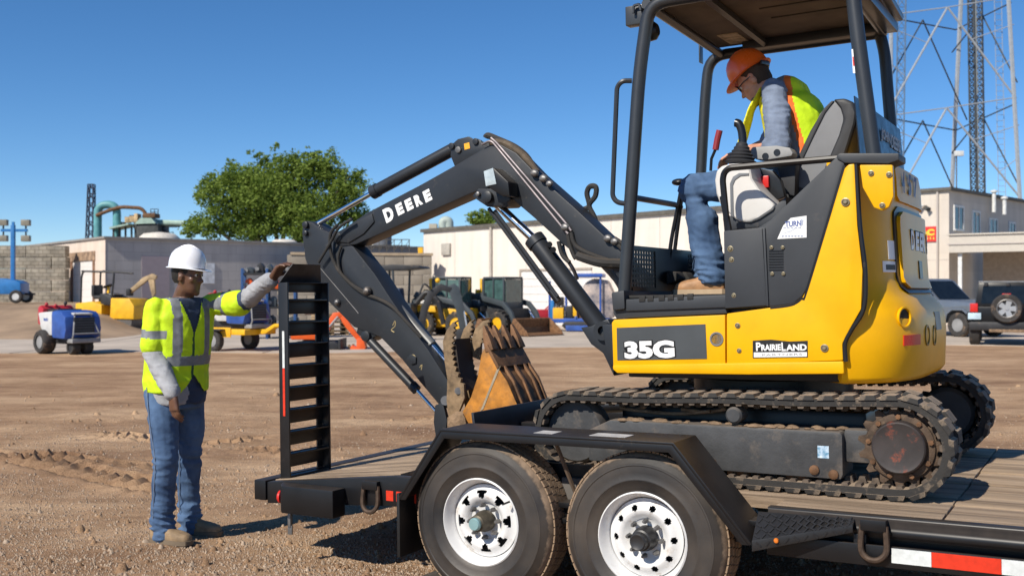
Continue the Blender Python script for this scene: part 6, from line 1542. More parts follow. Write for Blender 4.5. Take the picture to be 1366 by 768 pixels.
for k in range(34):
    t0, t1 = k / 34, (k + 1) / 34; w = .50 - .35 * t0
    f0, f1 = Lp(1197, 414).lerp(Lp(1204, -60), t0), Lp(1197, 414).lerp(Lp(1204, -60), t1)
    lb.tube([f0 - V((.32, 0, 0)), f1 + V((.32, 0, 0))], .03, 4); lb.tube([f0 + V((.32, 0, 0)), f1 - V((.32, 0, 0))], .03, 4); lb.tube([f0 - V((.32, 0, 0)), f0 + V((.32, 0, 0))], .03, 4)
tag(lb.build('ladder_lacing', mat('blue_grey_steel', (.10, .15, .22), .6), rt), kind='stuff')
for s in (-.32, .32): seg('ladder_rail', Lp(1197, 414) + V((s, 0, 0)), Lp(1204, -60) + V((s, 0, 0)), .06, MATS['blue_grey_steel'])
lad = MB()
for k in range(60): t = k / 60; c = Lp(1340, 414, 4).lerp(Lp(1330, -60, 4), t); lad.tube([c - V((.3, 0, 0)), c + V((.3, 0, 0))], .02, 4)
tag(lad.build('ladder_rungs', m_galv, rt), kind='stuff')
for s in (-.3, .3): seg('ladder_rail', Lp(1340, 414, 4) + V((s, 0, 0)), Lp(1330, -60, 4) + V((s, 0, 0)), .03)
lattice('slim_mast', 'slim dark lattice mast with cables, left of the pair behind the office', 'mast', B(1303, 410, 88), B(1295, -70, 88), .55, .5, 60, .075, mat('mast_dark', (.04, .05, .06), .6), 3, 'slim masts behind the office')
lattice('slim_mast', 'slim grey lattice mast, right of the pair behind the office', 'mast', B(1313, 410, 90), B(1306, -70, 90), .6, .55, 60, .07, mat('mast_grey', (.17, .19, .20), .6), 3, 'slim masts behind the office')
wpole = thing('lamp_pole', 'thin pole with a small white lamp on the office roof', 'lamp', B(1276, 256, 50))
MB().tube([(0, 0, -.3), (0, 0, 1.72)], .03, 6).build('pole', m_trim, wpole); MB().box(-.1, .32, -.1, .1, 1.7, 1.95).build('lamp_head', m_frm, wpole, bevel=.03)
for u, v, hh, l in ((1326, 272, .55, 'short pale roof vent with a cap on the office roof'), (1340, 275, .35, 'smaller roof vent pipe beside the capped one on the office roof')):
    p = B(u, v, 50); vt = thing('roof_vent', l, 'vent', p); MB().cyl((0, 0, -.4), (0, 0, hh), .09, n=10).build('pipe', m_frm, vt); MB().lathe([(.16, 0), (.16, .08), (0, .14)], (0, 0, hh), (0, 0, 1), 10).build('cap', m_frm, vt)
# ---------------------------------------------------------------- parked machines and vehicles
m_blue = mat('machine_blue', (.03, .085, .32), .45, var=.25, vs=3, dust=.25, ds=6)
m_blue2 = mat('tower_blue', (.02, .16, .42), .45, var=.15, dust=.1)
m_mwhite = mat('machine_white', (.55, .55, .54), .5, var=.1, dust=.3, ds=5)
m_mred = mat('machine_red', (.42, .02, .03), .45, var=.15)
m_mblk = mat('machine_black', (.018, .018, .02), .55, var=.3, dust=.25)
m_mchar = mat('machine_charcoal', (.045, .055, .062), .45, var=.15, dust=.15)
m_mgrey = mat('machine_grey', (.25, .25, .25), .5, var=.2, dust=.2)
m_orange = mat('machine_orange', (.70, .10, .012), .42, var=.1, dust=.12)
m_tyf = mat('far_tyre', (.035, .032, .03), .85, var=.3, dust=.4, bump=.3, bs=30)
m_cabgl = mat('cab_glass', (.05, .10, .095), .05, var=.3, spec=.8)
def whl(par, loc, r, w, ax=(0, 1, 0), rim=None, lugs=0):
    o = link('wheel', None, par, loc); a = V(ax).normalized()
    MB().lathe([(r * .55, -w / 2), (r * .85, -w / 2 * 1.05), (r * .97, -w * .4), (r, -w * .2), (r, w * .2), (r * .97, w * .4), (r * .85, w / 2 * 1.05), (r * .55, w / 2)], (0, 0, 0), a, 28, caps=False).build('tyre', m_tyf, o)
    MB().lathe([(r * .56, -w * .42), (r * .5, -w * .36), (r * .2, -w * .2), (r * .16, -w * .32), (0, -w * .32)], (0, 0, 0), a, 24).build('rim', rim or m_mgrey, o)
    MB().lathe([(r * .56, w * .42), (r * .5, w * .36), (r * .2, w * .2), (0, w * .25)], (0, 0, 0), a, 24).build('rim', rim or m_mgrey, o)
    if lugs:
        me = MB().box(-.03, .03, -w * .5, w * .5, -.02, .03).mesh('tread_lug', m_tyf)
        for k in range(lugs):
            t = 2 * PI * k / lugs; q = link('tread_lug', me, o, (r * math.sin(t), 0, r * math.cos(t))); q.rotation_euler = (0, t, .35)
    return o
def bx(par, name, x0, x1, y0, y1, z0, z1, m, bevel=.02): return MB().box(x0, x1, y0, y1, z0, z1).build(name, m, par, bevel=bevel)
def pr(par, name, pts, y0, y1, m, bevel=.02): return MB().prism(pts, y0, y1).build(name, m, par, bevel=bevel)
def tb_(par, name, pts, r, m, fr=0, n=8): return MB().tube(fil(pts, fr) if fr else pts, r, n).build(name, m, par)
# --- compact trenchers with blue bonnets
def trencher(fr, label, wheels=True):
    o = thing('compact_trencher', label, 'trencher', fr, 'blue and white compact trenchers')
    # bonnet towards +x, operator end towards -x; near side is -y
    pr(o, 'bonnet', [(.0, .38), (.60, .36), (.68, .60), (.64, .90), (.46, 1.03), (.0, 1.05)], -.47, .47, m_blue, .14)
    pr(o, 'bonnet_top', [(.2, .98), (.64, .93), (.66, .97), (.2, 1.03)], -.24, .24, m_mwhite, .02)
    pr(o, 'side_panel', [(-.62, .98), (.02, 1.02), (.02, .45), (-.30, .45), (-.50, .62)], -.44, .44, m_mwhite, .03)
    for y in (-.34, .34): tb_(o, 'guard_bar', [(.60, y * .55, .98), (.80, y, .46), (.72, y, .30)], .018, m_mgrey)
    tb_(o, 'guard_bar', [(.79, -.33, .50), (.79, .33, .50)], .018, m_mgrey)
    g = bx(o, 'grille', .655, .70, -.26, .26, .48, .88, m_mblk, .01)
    for k in range(6): bx(g, 'louvre', .70, .712, -.25, .25, .50 + k * .063, .525 + k * .063, m_mchar, 0)
    bx(o, 'bumper', .55, .80, -.36, .36, .28, .38, m_mgrey, .02)
    bx(o, 'chassis', -.6, .6, -.30, .30, .25, .45, m_mblk, .02)
    pr(o, 'control_pod', [(-.72, .70), (-.50, .66), (-.46, 1.08), (-.60, 1.16), (-.72, 1.10)], -.40, .40, m_mred, .04)
    for y, z in ((-.28, 1.22), (-.05, 1.18), (.2, 1.24)): tb_(o, 'lever', [(-.56, y, 1.05), (-.52, y, z)], .02, m_mblk); MB().ball((-.52, y, z - .04), .045, 8, 6).build('lever_knob', m_mred if y < 0 else m_mblk, o)
    bx(o, 'hose_tray', -.45, .05, -.30, .30, 1.02, 1.07, m_mblk, .01)
    lettering('side_lettering', 'MUD', .07, .2, m_blue, o, (-.25, -.442, .82), (1, 0, 0), (0, 0, 1), bold=.004)
    bx(o, 'decal', .08, .16, -.425, -.40, .72, .80, m_mwhite, 0)
    if wheels:
        for y in (-.42, .42): whl(o, (-.34, y, .29), .29, .30)
        for y in (-.16, .16): whl(o, (.50, y, .17), .17, .2, rim=m_mblk)
    return o
trencher(Fr((*B(92, 468, 25.2).xy, 0), R(-38)), 'white and blue compact trencher with red controls parked alone at the left')
TR = Fr((*B(318, 464, 26.4).xy, 0), R(-30))
trencher(TR.sub((0, 0, .30)), 'blue and white compact trencher riding on a small yellow trailer', False)
yt = thing('small_trailer', 'small yellow low trailer under the blue and white trencher', 'trailer', TR)
bx(yt, 'bed', -.85, .75, -.55, .55, .42, .56, m_yelfar, .02); pr(yt, 'drawbar', [(.7, .42), (1.0, .45), (1.3, .62), (1.75, .62), (1.75, .70), (1.28, .70), (.98, .56), (.7, .56)], -.10, .10, m_yelfar, .02)
bx(yt, 'side_board', -.85, .3, -.57, -.55, .36, .60, m_yelfar, .005); tb_(yt, 'jack', [(1.5, 0, .65), (1.5, 0, .05)], .03, m_mgrey)
for y in (-.62, .62): whl(yt, (-.2, y, .27), .27, .18)
bx(yt, 'mud_guard', -.5, .12, -.74, -.53, .52, .56, m_mblk, .01)
# --- roller
RL = Fr((*B(152, 441, 38.5).xy, 0), R(-18))
ro = thing('ride_on_roller', 'yellow ride-on drum roller with bent roll bar parked before the shed', 'roller', RL)
for x in (-.75, .78): MB().lathe([(.05, -.5), (.38, -.5), (.40, -.47), (.40, .47), (.38, .5), (.05, .5)], (x, 0, .40), (0, 1, 0), 36).build('drum', mat('drum_steel', (.13, .12, .11), .6, .3, dust=.4), ro)
pr(ro, 'front_frame', [(.25, .50), (1.28, .48), (1.30, .95), (1.1, 1.22), (.3, 1.25)], -.55, .55, m_yelfar, .04)
pr(ro, 'rear_frame', [(-1.25, .48), (-.1, .50), (-.1, 1.0), (-.55, 1.12), (-1.25, 1.05)], -.55, .55, m_yelfar, .04)
pr(ro, 'bonnet', [(-.25, 1.0), (.35, .95), (.30, 1.28), (-.1, 1.42), (-.3, 1.40)], -.42, .42, m_mblk, .05)
bx(ro, 'bonnet_panel', -.1, .22, -.30, .30, 1.36, 1.40, m_mgrey, .01)
bx(ro, 'seat', -.72, -.38, -.26, .26, 1.2, 1.34, m_mblk, .04); bx(ro, 'seat_back', -.80, -.68, -.26, .26, 1.3, 1.72, m_mblk, .04)
bx(ro, 'steering_post', -.28, -.2, -.04, .04, 1.3, 1.65, m_yelfar, .01); MB().lathe([(.17, 0), (.19, .02), (.17, .04)], (-.26, 0, 1.66), (-.4, 0, 1), 16).build('steering_wheel', m_mblk, ro)
for y in (-.5, .5): tb_(ro, 'roll_bar', [(-1.05, y, 1.0), (-1.0, y, 2.25), (-.2, y, 2.2), (.45, y, 2.15)] if y > 0 else [(-1.05, y, 1.0), (-1.02, y, 2.0), (-.95, y, 2.22), (.42, y, 2.18), (.30, y, 1.2)], .035, m_mblk, .15)
tb_(ro, 'roll_bar', [(-1.0, -.5, 2.22), (-1.0, .5, 2.22)], .035, m_mblk)
# --- tan digger arm showing over the worker's shoulder
TA = Fr((*B(196, 437, 42).xy, 0), R(0))
ta = thing('yellow_backhoe', 'small yellow backhoe with tan folded arm behind the standing worker', 'backhoe', TA)
k_ = 42 / F
pr(ta, 'boom', [(-24 * k_, 1.55), (-20 * k_, 1.62), (-4 * k_, 2.05), (8 * k_, 2.20), (14 * k_, 2.1), (12 * k_, 1.95), (4 * k_, 1.98), (-20 * k_, 1.42)], -.1, .1, m_tan, .03)
pr(ta, 'dipper', [(2 * k_, 1.98), (10 * k_, 2.1), (12 * k_, 1.4), (8 * k_, 1.2)], -.08, .08, m_tan, .03)
bx(ta, 'body', -.5, .7, -.5, .5, .55, .95, m_yelfar, .06); bx(ta, 'engine_cover', -.3, .6, -.45, .45, .95, 1.2, m_mblk, .08); bx(ta, 'bucket', -26 * k_, -20 * k_, -.2, .2, 1.3, 1.6, m_mblk, .04)
for x in (-.45, .6): 
    for y in (-.62, .62): whl(ta, (x, y, .38), .38, .28)
# --- rack of attachments behind the ramp
RK = Fr((*B(362, 452, 33).xy, 0), R(8))
rk_ = thing('storage_rack', 'blue-posted storage rack stacked with dark machine attachments', 'rack', RK)
for x in (-.85, -.1, .75):
    for y in (-.4, .4): bx(rk_, 'post', x - .04, x + .04, y - .04, y + .04, 0, 2.2, mat('rack_blue', (.02, .07, .20), .5, dust=.3), .01)
for z in (.35, .95, 1.5, 2.0): bx(rk_, 'shelf', -.9, .8, -.42, .42, z, z + .06, m_mblk, .005)
rg = random.Random(4); ORD = ['first', 'second', 'third', 'fourth', 'fifth', 'sixth', 'seventh', 'eighth']; SHELF = {.41: 'lowest', 1.01: 'second', 1.56: 'third', 2.06: 'top'}
for z in (.41, 1.01, 1.56, 2.06):
    x = -.8; nth = -1
    while x < .6:
        w = rg.uniform(.2, .42); h_ = rg.uniform(.16, .36); m = rg.choice([m_mblk, m_mblk, m_mchar, m_rust, m_orange if z > 1.5 else m_mred])
        nth += 1
        it = thing('machine_attachment', ORD[nth] + ' attachment from the left on the ' + SHELF[z] + ' shelf of the rack, ' + {m_mblk: 'black', m_mchar: 'charcoal', m_rust: 'rusty', m_orange: 'orange', m_mred: 'red'}[m] , 'attachment', RK.sub((x + w / 2, 0, z)), 'attachments stored on the rack')
        MB().prism([(-w / 2, 0), (w / 2, 0), (w / 2 * .9, h_ * .7), (w * .1, h_), (-w * .35, h_ * .8)], -.3, .3).build('casing', m, it, bevel=.02); MB().cyl((-w * .3, -.36, h_ * .4), (-w * .3, .36, h_ * .4), .06).build('shaft', m_mgrey, it); x += w + .05
# --- pallet stack between ramp and boom
PS = Fr((*B(440, 446, 36).xy, 0), R(20))
for k in range(5):
    pq_ = thing('timber_pallet', ['bottom pallet', 'second pallet from the ground', 'middle pallet', 'second pallet from the top', 'topmost pallet'][k] + ' of the weathered timber stack behind the ramp', 'pallet', PS.sub((0, 0, k * .15)), 'pallets stacked behind the ramp')
    for y in (-.5, -.25, 0, .25, .5): bx(pq_, 'board', -.55, .55, y - .08, y + .08, .11, .135, mat('pallet_wood', (.30, .21, .12), .9, var=.3), 0)
    for x in (-.5, 0, .5): bx(pq_, 'bearer', x - .05, x + .05, -.55, .55, 0, .108, MATS['pallet_wood'], 0)
# --- orange mini excavator
OX = Fr((*B(446, 466, 27).xy, 0), R(0))
oe = thing('orange_mini_excavator', 'small orange mini excavator with its arm and bucket lowered beside the ramp', 'excavator', OX)
k_ = 27 / F
def oq(u, v, y=0): return ((u - 446) * k_, y, H - (v - HZ) * k_)
def o2(u, v): a = oq(u, v); return (a[0], a[2])
pr(oe, 'boom', [o2(425, 452), o2(436, 430), o2(445, 417), o2(453, 416), o2(457, 421), o2(450, 426), o2(443, 434), o2(432, 456)], -.08, .08, m_orange, .02)
pr(oe, 'arm', [o2(448, 417), o2(456, 415), o2(470, 435), o2(484, 453), o2(480, 458), o2(462, 437)], -.07, .07, m_orange, .02)
pr(oe, 'bucket', [o2(477, 451), o2(486, 450), o2(489, 463), o2(486, 471), o2(474, 471), o2(468, 465), o2(470, 460), o2(477, 463)], -.2, .2, m_orange, .02)
for u in (467, 470): bx(oe, 'tooth', oq(u - 1.5, 0)[0], oq(u + 1.5, 0)[0], -.2 + (u - 467) * .1, -.12 + (u - 467) * .1, oq(0, 465)[2], oq(0, 459)[2], m_mud, .005)
tb_(oe, 'cylinder', [oq(440, 436, -.12), oq(452, 422, -.12)], .03, m_mgrey)
pr(oe, 'track', [o2(400, 468), o2(450, 468), o2(456, 463), o2(456, 458), o2(450, 454), o2(400, 454)], -.45, -.22, m_mblk, .03); pr(oe, 'track', [o2(400, 468), o2(450, 468), o2(456, 463), o2(456, 458), o2(450, 454), o2(400, 454)], .25, .48, m_mblk, .03)
bx(oe, 'blade', .18, .24, -.5, .5, .02, .28, m_mblk, .01); pr(oe, 'body', [o2(392, 452), o2(432, 452), o2(432, 436), o2(424, 430), o2(392, 428)], -.45, .45, m_orange, .05)
bx(oe, 'seat', -.75, -.45, -.2, .2, .9, 1.25, m_mblk, .04)
# --- dark canopy machine behind the arm
CM = Fr((*B(534, 448, 35).xy, 0), R(-12)); k_ = 35 / F
cm = thing('canopy_excavator', 'dark compact excavator with flat canopy roof parked behind the boom', 'excavator', CM)
def c2_(u, v): return ((u - 534) * k_, H - (v - HZ) * k_)
pr(cm, 'canopy_roof', [c2_(507, 361), c2_(511, 355), c2_(530, 353), c2_(566, 355), c2_(569, 358), c2_(540, 361)], -.6, .6, m_mblk, .02)
for u0, u1, y in ((508, 510, -.55), (531, 533, -.55), (541, 539, .5), (512, 514, .5)): tb_(cm, 'post', [(c2_(u0, 360)[0], y, c2_(u0, 360)[1]), (c2_(u1, 412)[0], y, c2_(u1, 412)[1])], .04, m_mchar)
pr(cm, 'seat', [c2_(519, 390), c2_(522, 384), c2_(536, 384), c2_(538, 404), c2_(518, 404)], -.25, .25, m_navyc, .04)
pr(cm, 'body', [c2_(508, 404), c2_(556, 404), c2_(556, 430), c2_(508, 430)], -.55, .55, m_mchar, .05)
bx(cm, 'track', -.9, .7, -.75, -.45, .0, .42, m_mblk, .1); bx(cm, 'track', -.9, .7, .45, .75, .0, .42, m_mblk, .1)
tb_(cm, 'boom', [(.4, 0, .9), (.9, 0, 1.5), (1.3, 0, 1.2), (1.5, 0, .4)], .09, m_mblk, .15)
# --- skid-steer loaders
def skid(fr, label, m_ch=m_yelfar):
    o = thing('skid_steer_loader', label, 'loader', fr, 'skid steer loaders by the workshop')
    for x in (-.62, .58):
        for y in (-.70, .70): whl(o, (x, y, .41), .41, .30, rim=m_yelfar, lugs=16)
    bx(o, 'chassis', -1.0, .85, -.52, .52, .30, .92, m_ch, .05)
    pr(o, 'side_tank', [(-1.05, .80), (-.15, .80), (-.20, 1.0), (-1.05, 1.05)], -.80, .80, m_ch, .03)
    h_ = pr(o, 'engine_hood', [(-1.15, .95), (-.2, .95), (-.25, 1.45), (-.9, 1.40), (-1.15, 1.2)], -.62, .62, m_mchar, .05)
    lettering('brand_lettering', 'DEERE', .12, .55, m_decwht, h_, (-.66, -.625, 1.15), (1, 0, 0), (0, 0, 1), bold=.006)
    c = link('cab', None, o)
    bx(c, 'cab_roof', -.42, .62, -.46, .46, 1.90, 1.98, m_mchar, .03)
    for x, y, w in ((-.40, -.44, .10), (-.40, .44, .10), (.55, -.44, .06), (.58, .44, .06), (.08, -.445, .05), (.08, .445, .05)): bx(c, 'cab_post', x - w / 2, x + w / 2, y - .03, y + .03, .92, 1.91, m_mchar, .01)
    bx(c, 'cab_sill', -.42, .62, -.47, .47, .85, 1.12, m_mchar, .02)
    for y in (-.43, .43): bx(c, 'side_window', -.34, .05, y - .008, y + .008, 1.2, 1.86, m_cabgl, 0); bx(c, 'side_window', .11, .52, y - .008, y + .008, 1.15, 1.88, m_cabgl, 0)
    bx(c, 'windscreen', .585, .60, -.40, .40, 1.12, 1.89, m_cabgl, 0); bx(c, 'rear_wall', -.41, -.38, -.42, .42, 1.1, 1.9, m_mblk, 0)
    bx(c, 'seat', -.25, .15, -.22, .22, 1.1, 1.5, m_mblk, .04)
    bx(c, 'yellow_pillar', -.56, -.42, -.46, -.36, .95, 1.92, m_yelfar, .02)
    for y in (-.58, .58):
        pr(o, 'lift_arm', [(-1.05, 1.30), (-.95, 1.48), (-.3, 1.36), (.75, 1.15), (1.12, .80), (1.32, .30), (1.18, .26), (1.0, .70), (.68, .98), (-.3, 1.18), (-.95, 1.28)], y - .06 * (1 if y < 0 else -1) - .05, y - .06 * (1 if y < 0 else -1) + .05, m_mchar, .015)
        tb_(o, 'tilt_cylinder', [(.80, y * .9, .85), (1.2, y * .9, .45)], .035, m_chrome)
    b = MB(); pf = [(1.30, .08), (2.05, .03), (2.05, .06), (1.42, .12), (1.36, .30), (1.45, .58), (1.40, .60), (1.28, .34)]
    b.prism(pf, -.88, .88); bu = b.build('bucket', m_bkd, o)
    for y in (-.90, .87): pr(bu, 'bucket_side', [(1.30, .08), (2.05, .03), (1.95, .20), (1.45, .60), (1.38, .60), (1.28, .34)], y, y + .03, m_bkd, .005)
    bx(o, 'beacon', -.75, -.62, -.5, -.37, 1.40, 1.55, m_yelfar, .03)
    return o
skid(Fr((*B(600, 446, 35.5).xy, 0), R(-20)), 'yellow and charcoal skid steer loader behind the bucket, left one of the two')
skid(Fr((*B(668, 444, 36).xy, 0), R(-42)), 'charcoal cabbed skid steer loader with its rusty bucket on the concrete, right one', m_mblk)
# backhoe arm standing in front of the left loader
BA = Fr((*B(600, 452, 32).xy, 0), R(0)); k_ = 32 / F
ba = thing('backhoe_attachment', 'dark bent backhoe arm attachment standing before the left loader', 'backhoe arm', BA)
def b2_(u, v): return ((u - 600) * k_, H - (v - HZ) * k_)
pr(ba, 'boom', [b2_(557, 440), b2_(562, 410), b2_(572, 388), b2_(588, 378), b2_(604, 384), b2_(600, 390), b2_(588, 387), b2_(578, 396), b2_(570, 416), b2_(566, 442)], -.1, .1, m_mblk, .02)
pr(ba, 'dipper', [b2_(596, 382), b2_(606, 378), b2_(613, 384), b2_(619, 410), b2_(624, 446), b2_(615, 448), b2_(608, 412)], -.09, .09, m_mchar, .02)
tb_(ba, 'cylinder', [(b2_(619, 415)[0], -.12, b2_(0, 415)[1]), (b2_(624, 444)[0], -.12, b2_(0, 444)[1])], .025, m_chrome); bx(ba, 'bucket', .2, .6, -.2, .2, .02, .35, m_mblk, .05); bx(ba, 'stand', -1.1, -.6, -.5, .5, .0, .25, m_mblk, .03)
tb_(ba, 'hose', [(b2_(575, 385)[0], -.15, b2_(0, 385)[1]), (b2_(566, 375)[0], -.15, b2_(0, 375)[1] - .05), (b2_(560, 392)[0], -.15, b2_(0, 392)[1])], .03, m_mblk, .1); MB().ball((b2_(584, 0)[0], -.05, b2_(0, 374)[1]), .08, 8, 6).build('warning_lamp', m_yelfar, ba)
# --- blue tracked machine by the workshop door
BM = Fr((*B(772, 440, 39).xy, 0), R(-10)); k_ = 39 / F
bmn = thing('blue_tracked_carrier', 'blue tracked machine with yellow panels and blue roof near the roller door', 'tracked machine', BM)
def m2_(u, v): return ((u - 772) * k_, H - (v - HZ) * k_)
for y in (-.75, .45): pr(bmn, 'track', [m2_(757, 438), m2_(800, 438), m2_(804, 433), m2_(800, 428), m2_(757, 428), m2_(752, 433)], y, y + .3, m_mblk, .04)
bx(bmn, 'deck', m2_(733, 0)[0], m2_(815, 0)[0], -.6, .6, m2_(0, 430)[1], m2_(0, 424)[1], m_blue, .02)
bx(bmn, 'track_guard', m2_(758, 0)[0], m2_(792, 0)[0], -.78, -.76, m2_(0, 440)[1], m2_(0, 433)[1], m_blue, .005)
bx(bmn, 'yellow_panel', m2_(740, 0)[0], m2_(754, 0)[0], -.6, -.1, m2_(0, 425)[1], m2_(0, 410)[1], m_yelfar, .02); bx(bmn, 'yellow_panel', m2_(767, 0)[0], m2_(772, 0)[0], -.65, .3, m2_(0, 421)[1], m2_(0, 402)[1], m_yelfar, .02)
bx(bmn, 'engine', m2_(772, 0)[0], m2_(790, 0)[0], -.5, .5, m2_(0, 424)[1], m2_(0, 402)[1], m_rust, .03)
for u in (735, 757): tb_(bmn, 'mast', [(m2_(u, 0)[0], -.4, m2_(0, 428)[1]), (m2_(u, 0)[0], -.4, m2_(0, 375)[1])], .045, m_blue)
bx(bmn, 'roof', m2_(768, 0)[0], m2_(806, 0)[0], -.7, .7, m2_(0, 370)[1], m2_(0, 365)[1], m_blue, .04)
for u in (771, 803): tb_(bmn, 'roof_post', [(m2_(u, 0)[0], -.6, m2_(0, 424)[1]), (m2_(u, 0)[0], -.6, m2_(0, 368)[1])], .04, m_blue)
pr(bmn, 'printed_cover', [m2_(778, 424), m2_(776, 392), m2_(782, 377), m2_(794, 371), m2_(812, 374), m2_(820, 392), m2_(820, 424)], -.45, .5, mat('tank_print', (.20, .22, .30), .6, var=.6, vs=2.2, col2=(.62, .50, .42)), .12)
bx(bmn, 'control_box', m2_(756, 0)[0], m2_(766, 0)[0], -.45, .2, m2_(0, 424)[1], m2_(0, 408)[1], m_mblk, .03); bx(bmn, 'ladder_box', m2_(736, 0)[0], m2_(741, 0)[0], -.5, .4, m2_(0, 424)[1], m2_(0, 400)[1], m_blue2, .03)
for u in (742, 748, 760): tb_(bmn, 'hose', [(m2_(u, 0)[0], -.3, m2_(0, 424)[1]), (m2_(u + 4, 0)[0], -.35, m2_(0, 404)[1]), (m2_(u + 10, 0)[0], -.3, m2_(0, 418)[1])], .035, m_mblk, .2)
bx(bmn, 'seat', m2_(743, 0)[0], m2_(752, 0)[0], -.2, .2, m2_(0, 408)[1], m2_(0, 396)[1], m_mblk, .05)
rm = thing('red_hand_machine', 'small red walk-behind machine left of the blue tracked one', 'machine', Fr((*B(720, 440, 40).xy, 0), R(10)))
bx(rm, 'engine', -.3, .3, -.25, .25, .3, .8, m_mred, .06); tb_(rm, 'handle', [(.15, -.2, .7), (.75, -.2, 1.25), (.75, .2, 1.25), (.15, .2, .7)], .025, m_mred, .05)
for y in (-.32, .32): whl(rm, (-.05, y, .25), .25, .12)
# --- blue light tower at far left
LT = Fr((*B(18, 404, 42).xy, BANK(B(18, 404, 42).x, 42)), R(5)); k_ = 42 / F
lt = thing('light_tower', 'bright blue towable light tower with four lamp heads at far left', 'light tower', LT)
bz = BANK(B(18, 404, 42).x, 42)
lz = lambda v: H - (v - HZ) * k_ - bz
lx = lambda u: (u - 18) * k_
pr(lt, 'canopy', [(lx(-14), .35), (lx(33), .35), (lx(33), .8), (lx(26), lz(374)), (lx(2), lz(371)), (lx(-14), .9)], -.5, .5, m_blue2, .06)
MB().box(lx(15), lx(20), -.08, .08, .6, lz(300)).build('mast', m_blue2, lt, bevel=.02); MB().box(lx(16.3), lx(19.2), -.05, .05, lz(300), lz(296)).build('mast_tip', m_blue2, lt)
MB().box(lx(2), lx(36), -.05, .05, lz(309), lz(305.5)).build('cross_arm', m_blue2, lt)
for u in (5, 34):
    for v in (297, 318):
        l_ = MB().box(lx(u - 5.5), lx(u + 5.5), -.12, .12, lz(v + 4), lz(v - 4)).build('lamp_head', mat('lamp_grey', (.24, .22, .17), .4, var=.2), lt, bevel=.02); MB().box(lx(u - .8), lx(u + .8), -.03, .03, min(lz(v + 4), lz(307)), max(lz(v - 4), lz(307))).build('lamp_stem', m_mblk, l_)
for y in (-.55, .55): whl(lt, (lx(28), y, .26), .26, .16, rim=m_mwhite)
bx(lt, 'drawbar', lx(33), lx(46), -.05, .05, .32, .40, m_mblk, .01)
# --- pickup
m_silver = mat('silver_paint', (.19, .22, .26), .35, .5, var=.05); m_vglass = mat('vehicle_glass', (.008, .011, .014), .12, var=.3, spec=.35)
PK = Fr((*B(1277, 452, 34).xy, 0), R(-62))
pk_ = thing('pickup_truck', 'silver pickup truck parked behind the excavator tail near the office', 'pickup', PK)
# front axle at x=0, nose towards +x, visible side is -y
for x in (0, -3.6):
    for y in (.12, 1.75): whl(pk_, (x, y, .40), .40, .26)
pr(pk_, 'body', [(-4.7, .55), (-4.05, .55), (-4.0, .75), (-3.8, .88), (-3.4, .88), (-3.2, .75), (-3.15, .45), (-.50, .45), (-.45, .75), (-.25, .92), (.25, .92), (.45, .75), (.50, .45), (.95, .48), (.98, .95), (.85, 1.12), (-.85, 1.22), (-4.7, 1.25)], 0, 1.88, m_silver, .05)
pr(pk_, 'cab', [(-2.9, 1.22), (-.85, 1.20), (-1.55, 1.86), (-1.75, 1.92), (-2.75, 1.90)], .10, 1.78, m_silver, .06)
pr(pk_, 'front_window', [(-1.85, 1.26), (-1.05, 1.26), (-1.58, 1.80), (-1.85, 1.82)], .085, .11, m_vglass, .01); pr(pk_, 'rear_window', [(-2.75, 1.26), (-1.95, 1.26), (-1.95, 1.82), (-2.68, 1.82)], .085, .11, m_vglass, .01)
MB().loft([[(-.84, .2, 1.23), (-.84, 1.68, 1.23), (-.86, 1.68, 1.22), (-.86, .2, 1.22)], [(-1.52, .25, 1.84), (-1.52, 1.63, 1.84), (-1.55, 1.63, 1.83), (-1.55, .25, 1.83)]]).build('windscreen', m_vglass, pk_)
bx(pk_, 'mirror', -1.12, -.98, -.22, .0, 1.22, 1.52, m_mblk, .04); bx(pk_, 'running_board', -3.0, -.6, -.08, .05, .34, .40, m_mgrey, .02); bx(pk_, 'grille', .93, 1.02, .35, 1.53, .62, .98, m_mblk, .02); bx(pk_, 'bumper', .9, 1.1, .05, 1.83, .42, .60, m_chrome, .03); bx(pk_, 'headlight', .88, 1.0, .06, .34, .72, .98, m_mwhite, .03); bx(pk_, 'headlight', .88, 1.0, 1.54, 1.82, .72, .98, m_mwhite, .03)
bx(pk_, 'door_seam', -1.90, -1.885, -.012, .005, .55, 1.22, m_mblk, 0); bx(pk_, 'door_handle', -1.78, -1.6, -.03, .0, 1.05, 1.09, m_silver, .008)
for x in (0, -3.6): pr(pk_, 'wheel_arch', [(x - .52, .45), (x - .44, .78), (x - .22, .94), (x + .22, .94), (x + .44, .78), (x + .52, .45), (x + .46, .45), (x + .38, .74), (x + .2, .87), (x - .2, .87), (x - .38, .74), (x - .46, .45)], -.03, .05, m_silver, .01)
# --- black off-roader seen from behind
SV = Fr((*B(1342, 461, 28.6).xy, 0), R(-25))
m_sblk = mat('black_car_paint', (.008, .008, .009), .35, var=.1, spec=.3, dust=.08)
sv = thing('off_road_suv', 'black off-road car seen from behind with spare wheel on its tailgate', 'car', SV)
